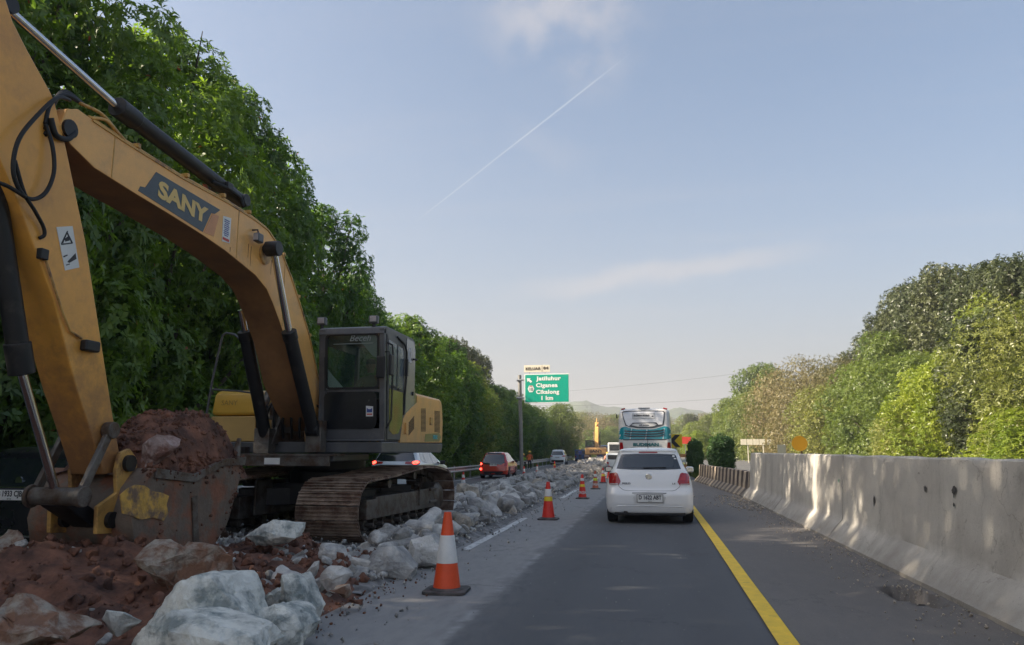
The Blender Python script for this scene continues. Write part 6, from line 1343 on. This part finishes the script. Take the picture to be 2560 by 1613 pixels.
for sg in (-1, 1): B().cyl((sg * .38, 2.9, 1.3), (sg * .40, 3.0, 2.4), .09, n=8).obj('boom_cylinder', m_blk, fx); B().cyl((sg * .40, 3.0, 2.4), (sg * .42, 3.2, 3.55), .05, n=8).box((sg * .44, 3.3, 3.45), (.16, .2, .25)).obj('piston_rod', m_steel, fx)
B().prism([(4.4, 4.9), (4.7, 4.7), (6.2, 2.2), (6.0, 2.1)], -.15, .15, 'x').cyl((0, 3.5, 4.3), (0, 4.5, 5.3), .08, n=8).obj('arm', m_oyd, fx); B().box((0, 6.1, 1.4), (1.1, .9, 1.0), taper=.8).obj('bucket', m_bkt, fx, bevel=.1)
for sg in (-1, 1): B().prism([(.1, .0), (3.9, .0), (4.2, .35), (3.9, .72), (.1, .72), (-.2, .35)], sg * 1.15 - .32, sg * 1.15 + .32, 'x').obj('track', m_shoe, fx, bevel=.05)
# ================================================================== GUARDRAILS, SIGNS, CONES, WIRES
m_galv = M('galvanised_steel', (.34, .35, .35), .45, metal=.6, var=.15, scale=6, col2=(.22, .21, .20), thr=(.5, .7), grunge=.1)
def guardrail(name, u, y0, y1, z0, label, side, step=4.0, h=.72):
    g = empty(name, (0, 0, 0), 0, label, 'guardrail')
    pr = [(0, .155), (.035, .13), (.045, .09), (.01, .05), (0, .0), (.01, -.05), (.045, -.09), (.035, -.13), (0, -.155)]; pts = []; y = y0
    n = int((y1 - y0) / step)
    for i in range(n):
        ya, yb = y0 + i * step, y0 + (i + 1) * step; b = B(); vs = []
        for yy in (ya, (ya + yb) / 2, yb + .02): vs += [(u + sh(yy) + side * a, yy, z0 + h - .16 + c) for a, c in pr] 
        for yy in (ya, (ya + yb) / 2, yb + .02): vs += [(u + sh(yy) + side * a - side * .006, yy, z0 + h - .16 + c) for a, c in pr]
        m = len(pr); fs = [(j * m + k, j * m + k + 1, (j + 1) * m + k + 1, (j + 1) * m + k) for j in range(2) for k in range(m - 1)] + [(3 * m + j * m + k, 3 * m + (j + 1) * m + k, 3 * m + (j + 1) * m + k + 1, 3 * m + j * m + k + 1) for j in range(2) for k in range(m - 1)] + [(j * m, (j + 1) * m, (4 + j) * m, (3 + j) * m) for j in range(2)]
        b.add(vs, fs).obj('rail_beam', m_galv, g, fix=False)
        B().box((u + sh(ya) - side * .09, ya, z0 + h / 2 - .1), (.07, .14, h + .3)).box((u + sh(ya) - side * .03, ya, z0 + h - .16), (.09, .14, .2)).obj('post', m_galv, g)
    return g
guardrail('guardrail', -10.45, 1, 133, LEFTZ, 'long galvanised guardrail beside the left lane', 1)
guardrail('guardrail', 15.9, 40, 200, .0, 'pale guardrail on the far side of the opposite road', -1, 5)
# --- green exit sign on its pole
m_sg = M('sign_green', (.0, .36, .24), .4, var=.03); m_sw = M('sign_white', (.80, .82, .76), .45, var=.03); m_cream = M('sign_cream', (.80, .72, .56), .5, var=.04); m_pole = M('pole_grey', (.24, .23, .21), .6, var=.15, scale=4)
YS = 62.0
def sx(a): return on_y(1300 + a / 12.643, 1000, YS - .4).x
def sz(b): return on_y(1366, 900 + b / 12.643, YS - .4).z
ES = empty('exit_sign', (on_y(1303, 1100, YS).x, YS, LEFTZ - .2), 0, 'green road sign for Jatiluhur, Ciganea and Cikalong on a grey pole', 'road sign')
sk = []
sk.append(B().box(((sx(145) + sx(1565)) / 2, YS - .4, (sz(440) + sz(1355)) / 2), (sx(1565) - sx(145), .05, sz(440) - sz(1355))).obj('sign_board', m_sw, ES, bevel=.01)); SBd = sk[0]
yb = YS - .43; px0, px1, pz0, pz1 = sx(168), sx(1540), sz(1330), sz(465)
B().box(((px0 + px1) / 2, yb, (pz0 + pz1) / 2), (px1 - px0, .01, pz1 - pz0)).obj('green_face', m_sg, SBd)
yt = yb - .012
def stx(s, a0, a1, b, size, par, mat=m_sw, bold=.02):
    o = text('lettering', s, size, mat, (0, 0, 0), (1, 0, 0), (0, 0, 1), par, bold=bold, depth=.003, space=1.08)
    xs = [v.co.x for v in o.data.vertices]; w = max(xs) - min(xs); k = (sx(a1) - sx(a0)) / w; mn = min(xs)
    for v in o.data.vertices: v.co.x = sx(a0) + (v.co.x - mn) * k; v.co.y += yt; v.co.z += sz(b)
    return o
for s_, a0, a1, b in (('Jatiluhur', 515, 1300, 590), ('Ciganea', 510, 1195, 805), ('Cikalong', 510, 1245, 1015), ('1 km', 680, 1050, 1210)): stx(s_, a0, a1, b, (sz(530) - sz(660)) * 1.32, SBd, bold=.02)
ar = [(222, 565), (345, 575), (315, 612), (392, 668), (345, 725), (275, 655), (235, 692)]; B().prism([(sx(a), sz(b)) for a, b in ar], yt - .002, yt + .004, 'y').obj('arrow', m_sw, SBd)
hx = [(245, 910), (295, 805), (405, 805), (455, 910), (405, 1015), (295, 1015)]; HX = B().prism([(sx(a), sz(b)) for a, b in hx], yt - .002, yt + .004, 'y').obj('route_badge', m_sw, SBd); yt -= .006
stx('10', 312, 410, 930, (sz(870) - sz(980)) * 1.35, HX, m_ink, .004); B().prism([(sx(300), sz(838)), (sx(400), sz(838)), (sx(395), sz(812)), (sx(305), sz(812))], yt - .001, yt + .003, 'y').obj('badge_band', m_red, HX); yt += .006
kb = B().box(((sx(130) + sx(955)) / 2, YS - .4, (sz(145) + sz(395)) / 2), (sx(955) - sx(130), .05, sz(160) - sz(385))).obj('exit_board', m_cream, ES, bevel=.005)
stx('KELUAR', 185, 660, 275, (sz(235) - sz(315)) * 1.55, kb, M('sign_brown_ink', (.06, .04, .02), .5), .008); stx('84', 745, 905, 262, (sz(225) - sz(305)) * 1.55, kb, MATS['sign_brown_ink'], .008)
B().box((sx(705), yt, sz(268)), (.02, .006, sz(150) - sz(380))).obj('divider', MATS['sign_brown_ink'], kb)
B().box((sx(800), YS - .38, sz(405)), (.04, .04, .3)).box((sx(300), YS - .38, sz(405)), (.04, .04, .3)).obj('bracket', m_galv, kb)
pt, pbm = on_y(1299, 938, YS), on_y(1303, 1160, YS)
PL = B().tube([(pt.x, YS, pt.z), (pbm.x + .05, YS, LEFTZ - .25)], [.15, .16], 16).obj('pole', m_pole, ES)
for b in (620, 1190): B().box((sx(70), YS - .2, sz(b)), (.9, .10, .12)).cyl((pt.x - .2, YS - .18, sz(b)), (pt.x + .2, YS - .18, sz(b)), .1, n=8).obj('clamp', m_galv, PL)
for ch in ES.children: ch.location -= ES.location
# --- chevron, red board, round disc, white boards
m_chy = M('chevron_yellow', (.92, .64, .01), .45, var=.05); m_board = M('board_cream', (.62, .58, .46), .6, var=.08)
def standing(name, label, cat, px, pyb, y, zb=0):
    p = on_y(px, pyb, y); return empty(name, (p.x, y, zb), 0, label, cat)
CS = standing('chevron_sign', 'yellow and black left pointing chevron sign right of the coach', 'road sign', 1688, 1126, 44)
z1, z0 = on_y(1690, 1086, 44).z, on_y(1690, 1119, 44).z; hw = .40; zm = (z0 + z1) / 2
cf = B().box((0, 0, zm), (hw * 2, .03, z1 - z0)).obj('sign_face', m_chy, CS, bevel=.01); B().box((0, .06, z0 / 2 + .1), (.07, .07, z0 + .4)).obj('post', m_galv, CS)
h2 = (z1 - z0) / 2 - .03; B().prism([(-.30, zm), (.02, zm + h2), (.30, zm + h2), (-.02, zm), (.30, zm - h2), (.02, zm - h2)], -.022, -.016, 'y').obj('chevron', m_ink, cf)
RB = standing('red_board', 'red board standing behind the chevron sign', 'road sign', 1714, 1126, 52)
B().box((0, 0, on_y(1714, 1101, 52).z), (.75, .03, .46), (0, .06, 0)).obj('sign_face', m_red, RB); B().box((0, .05, .9), (.05, .05, 1.8)).obj('post', m_galv, RB)
OB = standing('orange_barricade', 'small orange and white barricade low behind the coach', 'barricade', 1697, 1126, 49)
for k in range(3): B().box((0, 0, .45 + k * .32), (.9, .04, .2)).obj('plank', (m_txo, m_sw, m_txo)[k], OB)
for sg in (-1, 1): B().box((sg * .38, .04, .6), (.05, .05, 1.25)).obj('post', m_galv, OB)
p = on_y(1999, 1109, 19); OD = empty('marker_disc', (p.x, 19, .0), 0, 'plain orange round disc on a short post above the grey barrier', 'marker')
B().cyl((0, 0, p.z), (0, .015, p.z), .178, n=36).obj('disc', M('disc_orange', (1.0, .46, .015), .5, var=.02), OD); B().box((.015, .03, p.z / 2), (.035, .03, p.z + .1), (0, .03, 0)).obj('post', M('rusty_post', (.20, .09, .05), .7), OD)
WB = standing('board_back', 'pair of pale blank boards on posts beyond the opposite road', 'sign board', 1890, 1126, 92)
k_ = 92 / 1900.
for i in range(4): B().box(((-27 + 14 * i) * k_ * 1.02, 0, 1.4 + 20 * k_), (13.2 * k_, .05, 13.5 * k_)).obj('panel', m_board, WB)
B().box((32 * k_, .3, 1.4 + 20 * k_), (9 * k_, .05, 12 * k_)).obj('panel', m_board, WB)
for a in (-18, 17): B().box((a * k_, .08, 1.2), (.10, .10, 3.0)).obj('post', m_board, WB)
W2 = standing('board_back', 'small dark backed sign on a white post behind the barrier', 'sign board', 1957, 1126, 80); B().box((-.1, 0, 1.55), (.8, .04, .85)).obj('panel', M('board_dark', (.12, .13, .11), .6), W2); B().box((.18, .05, .9), (.09, .09, 2.2)).obj('post', m_sw, W2)
# --- traffic cones
m_cr = M('cone_orange', (.78, .085, .02), .5, var=.12, scale=6, col2=(.45, .10, .05), thr=(.6, .8)); m_cr2 = M('cone_red', (.72, .035, .02), .45, var=.08, scale=5); m_cw = M('cone_white', (.66, .65, .62), .5, var=.12, scale=8, col2=(.40, .38, .36), thr=(.6, .75)); m_cyw = M('cone_yellow', (.75, .55, .02), .45, var=.08); m_lime = M('cone_lime', (.60, .72, .03), .45, var=.05); m_cb = M('cone_base', (.045, .04, .038), .7, var=.2, col2=(.14, .12, .11), thr=(.5, .7)); m_cdull = M('cone_dull_orange', (.55, .14, .07), .6, var=.2, scale=5)
def cone(loc, h, label, bands, base=m_cr2, rb=None, txt=None, tilt=0, group='traffic cones along the lane', baseh=.03):
    e = empty('traffic_cone', loc, rnd.uniform(-.2, .2), label, 'traffic cone', group); e.rotation_euler = (tilt, tilt * .4, e.rotation_euler.z)
    rb = rb or h * .175; R = lambda t: rb * (1 - t) + .035 * h / .75 * t
    P = rrect(-rb * 1.55, rb * 1.55, -rb * 1.55, rb * 1.55, rb * .5); B().prism(P, 0, baseh, 'z').lathe([(rb * 1.25, baseh), (rb * 1.12, baseh + .015), (rb * 1.02, baseh + .02)], 24).obj('base', m_cb, e, bevel=.006)
    prof = [(rb, baseh)] + [(R(t / 8), baseh + (h - baseh) * t / 8) for t in range(9)] + [(.02 * h, h - .001), (.018 * h, h - .05)]
    bo = B().lathe(prof[:-2] + [(R(1) * .7, h), (R(1) * .6, h - .04)], 28).obj('body', base, e)
    for t0, t1, mt in bands: B().lathe([(R(t0) + .002, baseh + (h - baseh) * t0), (R(t0) + .004, baseh + (h - baseh) * t0 + .002), (R(t1) + .004, baseh + (h - baseh) * t1 - .002), (R(t1) + .002, baseh + (h - baseh) * t1)], 28).obj('band', mt, bo)
    if txt:
        for k, chh in enumerate(txt):
            a = -PI / 2 + (k - (len(txt) - 1) / 2) * .62; t = .22; r_ = R(t) + .004
            text('lettering', chh, .13 * h / .75, m_cw, (r_ * math.cos(a), r_ * math.sin(a), baseh + (h - baseh) * t), (-math.sin(a), math.cos(a), 0), (-math.cos(a) * .2, -math.sin(a) * .2, 1), bo, bold=.003, depth=.001)
    return e
cone((-2.11, 7.72, 0), .78, 'nearest traffic cone, faded orange with one wide white band', [(.34, .70, m_cw)], m_cr, .14)
cone((-2.22, 15.96, 0), .76, 'second cone of the open lane, red with white and yellow bands', [(.60, .80, m_cw), (.47, .59, m_cyw)])
cone((-2.17, 22.93, 0), .70, 'third cone of the open lane, lettered in white below a crooked yellow band', [(.72, .84, m_cw), (.47, .58, m_cyw)], txt='YASA')
cone((-2.23, 28.66, 0), .66, 'fourth cone, dull orange with a lime yellow band', [(.66, .82, m_cw), (.44, .58, m_lime)], m_cdull, txt='YASA')
cone((-2.3, 33.95, 0), .66, 'fifth cone, bright red with a yellow band beside the hatchback mirror', [(.62, .82, m_cw), (.42, .56, m_cyw)])
p = on_z(1523, 1198, 0); cone((p.x, p.y, 0), .66, 'red cone partly hidden by the hatchback mirror', [(.62, .82, m_cw)])
G2 = 'cones along the left lane'
for (px, pb, pt_, lab, bands, mt) in ((1158, 1219, 1180, 'left lane cone just right of the white SUV, with two white bands', [(.62, .82, m_cw), (.25, .48, m_cw)], m_cr2), (1310, 1192, 1166, 'slim left lane cone next to the red hatchback', [(.45, .75, m_cw), (.1, .2, m_cw)], m_cr2),
    (1343, 1188, 1162, 'left lane cone with a broad white middle ahead of the red hatchback', [(.42, .85, m_cw)], m_cr), (1387, 1171, 1153, 'small cone with a yellow band behind the distant white car', [(.4, .6, m_cyw)], m_cr2), (1410, 1163, 1155, 'tiny white cone by the distant white car', [(.1, .9, m_cw)], m_cw), (1441, 1152, 1146, 'tiny white topped cone beyond the distant white car', [(.3, .9, m_cw)], m_cr2)):
    p = on_z(px, pb, LEFTZ); hh = on_y(px, pt_, p.y).z - LEFTZ; cone((p.x, p.y, LEFTZ), max(.45, hh), lab, bands, mt, group=G2)
# --- overhead wires
for (a, b_, yy, lab) in (((1380, 977), (2040, 900), 210, 'upper overhead wire crossing the sky'), ((1380, 1010), (1950, 975), 190, 'lower overhead wire just above the trees')):
    p0, p1 = on_y(*a, yy), on_y(*b_, yy - 45); p0 = p0 + (p0 - p1) * .15; p1 = p1 + (p1 - p0) * .25
    pts = [p0.lerp(p1, i / 24) + Vector((0, 0, -4 * 1.1 * (i / 24) * (1 - i / 24))) for i in range(25)]; o = B().tube(pts, .02, 5).obj('power_line', m_blk); tag(o, lab, 'power line')
# ================================================================== PEOPLE
m_skin = M('skin', (.28, .15, .09), .6); m_vest = M('orange_vest', (.75, .16, .05), .7, var=.15, bump=.2); m_pants = M('dark_trousers', (.05, .05, .06), .8); m_greenc = M('green_vest', (.30, .50, .04), .7); m_yh = M('helmet_yellow', (.80, .50, .03), .35, coat=.5); m_shirt = M('olive_shirt', (.13, .15, .12), .8, var=.3, scale=9, bump=.6, bscale=14)
def person(loc, rz, label, joints, edges, radii, mats, cuts, head, helmet=None, group=None):
    """joints: name->xyz; one skinned body, face by height/region material, head with face, hair and helmet as children"""
    e = empty('person', loc, rz, label, 'person', group)
    me = D.meshes.new('body'); names = list(joints); me.from_pydata([joints[n] for n in names], [(names.index(a), names.index(b)) for a, b in edges], [])
    o = D.objects.new('tmp', me); COL.objects.link(o); md = o.modifiers.new('s', 'SKIN'); sb = o.modifiers.new('b', 'SUBSURF'); sb.levels = 1; sb.render_levels = 1
    for i, n in enumerate(names): me.skin_vertices[0].data[i].radius = (radii[n], radii[n] * .85) if n in ('chest', 'waist', 'pelvis', 'belly') else (radii[n],) * 2
    me.skin_vertices[0].data[0].use_root = True
    dg = bpy.context.evaluated_depsgraph_get(); dg.update(); nm = D.meshes.new_from_object(o.evaluated_get(dg)); D.objects.remove(o)
    nm.materials.clear()
    for m_ in mats: nm.materials.append(m_)
    for p_ in nm.polygons: p_.material_index = cuts(p_.center); p_.use_smooth = True
    link(D.objects.new('body', nm), e)
    h = Vector(head); hd = B().lathe([(.0, -.12), (.05, -.115), (.062, -.06), (.078, .0), (.08, .05), (.06, .10), (.0, .125)], 16, h)
    hd.box(h + Vector((0, -.085, -.01)), (.022, .03, .04)).box(h + Vector((.08, 0, -.005)), (.012, .03, .05)).box(h + Vector((-.08, 0, -.005)), (.012, .03, .05)).box(h + Vector((0, -.072, -.055)), (.04, .012, .01)); ho = hd.obj('head', m_skin, e, smooth='all')
    for sg in (-1, 1): B().box(h + Vector((sg * .028, -.078, .02)), (.018, .01, .01)).obj('eye', m_ink, ho)
    B().lathe([(.083, .03), (.085, .06), (.066, .108), (.0, .132)], 16, h).obj('hair', m_ink, ho)
    if helmet: B().lathe([(.125, .05), (.108, .06), (.105, .10), (.085, .15), (.045, .18), (.0, .19)], 20, h).box(h + Vector((0, -.11, .055)), (.13, .08, .012)).obj('helmet', helmet, e, smooth=True)
    return e
R0 = dict(pelvis=.13, belly=.125, chest=.145, neck=.055, ls=.06, rs=.06, le=.045, re=.045, lw=.032, rw=.032, lh=.04, rh=.04, lhip=.09, rhip=.09, lk=.06, rk=.06, la=.042, ra=.042, lt=.04, rt=.04)
ED = [('pelvis', 'belly'), ('belly', 'chest'), ('chest', 'neck'), ('chest', 'ls'), ('chest', 'rs'), ('ls', 'le'), ('le', 'lw'), ('lw', 'lh'), ('rs', 're'), ('re', 'rw'), ('rw', 'rh'), ('pelvis', 'lhip'), ('pelvis', 'rhip'), ('lhip', 'lk'), ('rhip', 'rk'), ('lk', 'la'), ('rk', 'ra'), ('la', 'lt'), ('ra', 'rt')]
ST = dict(pelvis=(0, 0, .92), belly=(0, 0, 1.08), chest=(0, 0, 1.30), neck=(0, 0, 1.48), ls=(-.19, 0, 1.40), rs=(.19, 0, 1.40), le=(-.26, .02, 1.13), re=(.26, .02, 1.13), lw=(-.24, -.10, .92), rw=(.24, -.10, .92), lh=(-.23, -.14, .86), rh=(.23, -.14, .86), lhip=(-.10, 0, .86), rhip=(.10, 0, .86), lk=(-.11, -.02, .48), rk=(.11, -.02, .48), la=(-.11, .02, .09), ra=(.11, .02, .09), lt=(-.12, -.12, .04), rt=(.12, -.12, .04))
def cut_std(c): return 2 if c.z < .95 else (1 if abs(c.x) < .24 or c.z > 1.1 else 0)
p = on_y(1324, 1132, 68); person((p.x, 68, LEFTZ - .2), rad(170), 'worker in an orange vest and yellow helmet standing behind the guardrail', ST, ED, R0, (m_skin, m_vest, m_pants), cut_std, (0, 0, 1.60), m_yh)
CR = dict(ST); CR.update(pelvis=(0, 0, .42), belly=(0, -.08, .58), chest=(0, -.18, .78), neck=(0, -.24, .95), ls=(-.18, -.16, .86), rs=(.18, -.16, .86), le=(-.24, -.32, .66), re=(.24, -.32, .66), lw=(-.16, -.48, .52), rw=(.16, -.48, .52), lh=(-.14, -.52, .48), rh=(.14, -.52, .48), lhip=(-.10, 0, .40), rhip=(.10, 0, .40), lk=(-.16, -.36, .50), rk=(.16, -.36, .50), la=(-.13, -.16, .09), ra=(.13, -.16, .09), lt=(-.13, -.30, .04), rt=(.13, -.30, .04))
def cut_cr(c): return 1 if c.z > .5 and c.y > -.34 and not (abs(c.x) > .1 and c.z < .56) else (0 if c.y < -.44 else 2)
p = on_y(1306, 1150, 66.5); person((p.x, 66.5, LEFTZ + .1), rad(30), 'worker in a green vest crouching by the foot of the sign pole', CR, ED, R0, (m_skin, m_greenc, m_pants), cut_cr, (0, -.28, 1.07), m_yh)
p = on_y(1510, 1150, 72); person((p.x, 72, .02), rad(80), 'worker in salmon clothes crouching at the right edge of the far rubble', CR, ED, R0, (m_skin, M('salmon_cloth', (.75, .30, .20), .8), m_pants), cut_cr, (0, -.28, 1.07), None)
p = on_y(1525, 1150, 70); person((p.x, 70.5, .02), rad(-60), 'second crouching worker in red beside the white hatchback mirror', CR, ED, R0, (m_skin, m_vest, m_pants), cut_cr, (0, -.28, 1.07), m_yh)
p = on_y(1450, 1135, 104); person((p.x, 104, -.1), rad(0), 'distant worker in blue left of the far excavator', ST, ED, R0, (m_skin, m_blue, m_pants), cut_std, (0, 0, 1.60), m_yh)
# operator on the cab seat, hand raised to the face
SE = dict(pelvis=(0, .0, .12), belly=(0, .02, .28), chest=(0, .0, .50), neck=(0, -.03, .68), ls=(-.19, .0, .60), rs=(.19, .0, .60), le=(-.26, -.12, .36), re=(.27, -.16, .36), lw=(-.22, -.36, .34), rw=(.22, -.30, .56), lh=(-.21, -.42, .35), rh=(.17, -.30, .64), lhip=(-.10, -.05, .08), rhip=(.10, -.05, .08), lk=(-.13, -.46, .12), rk=(.13, -.46, .12), la=(-.13, -.52, -.30), ra=(.13, -.52, -.30), lt=(-.13, -.62, -.34), rt=(.13, -.62, -.34))
def cut_se(c): return (0 if (c.y < -.25 and c.z > .3) else 1) if c.z > .16 else 2
person((-4.83, 12.55, 2.03), 0, 'excavator operator in an olive shirt sitting in the cab, hand raised', SE, ED, R0, (m_skin, m_shirt, m_pants), cut_se, (0, -.06, .82), None)
# ================================================================== HAZE
m = D.materials.new('haze'); m.use_nodes = True; t = m.node_tree; t.nodes.remove(t.nodes['Principled BSDF']); pv = t.nodes.new('ShaderNodeVolumePrincipled')
pv.inputs['Color'].default_value = (.88, .90, .92, 1); pv.inputs['Density'].default_value = HAZE_D; pv.inputs['Anisotropy'].default_value = .3
t.links.new(pv.outputs[0], t.nodes['Material Output'].inputs['Volume'])
if HAZE_D > 0:
    hz = B().box((0, 700, 49), (5200, 2200, 102)).obj('haze', m, smooth=False); hz['kind'] = 'stuff'
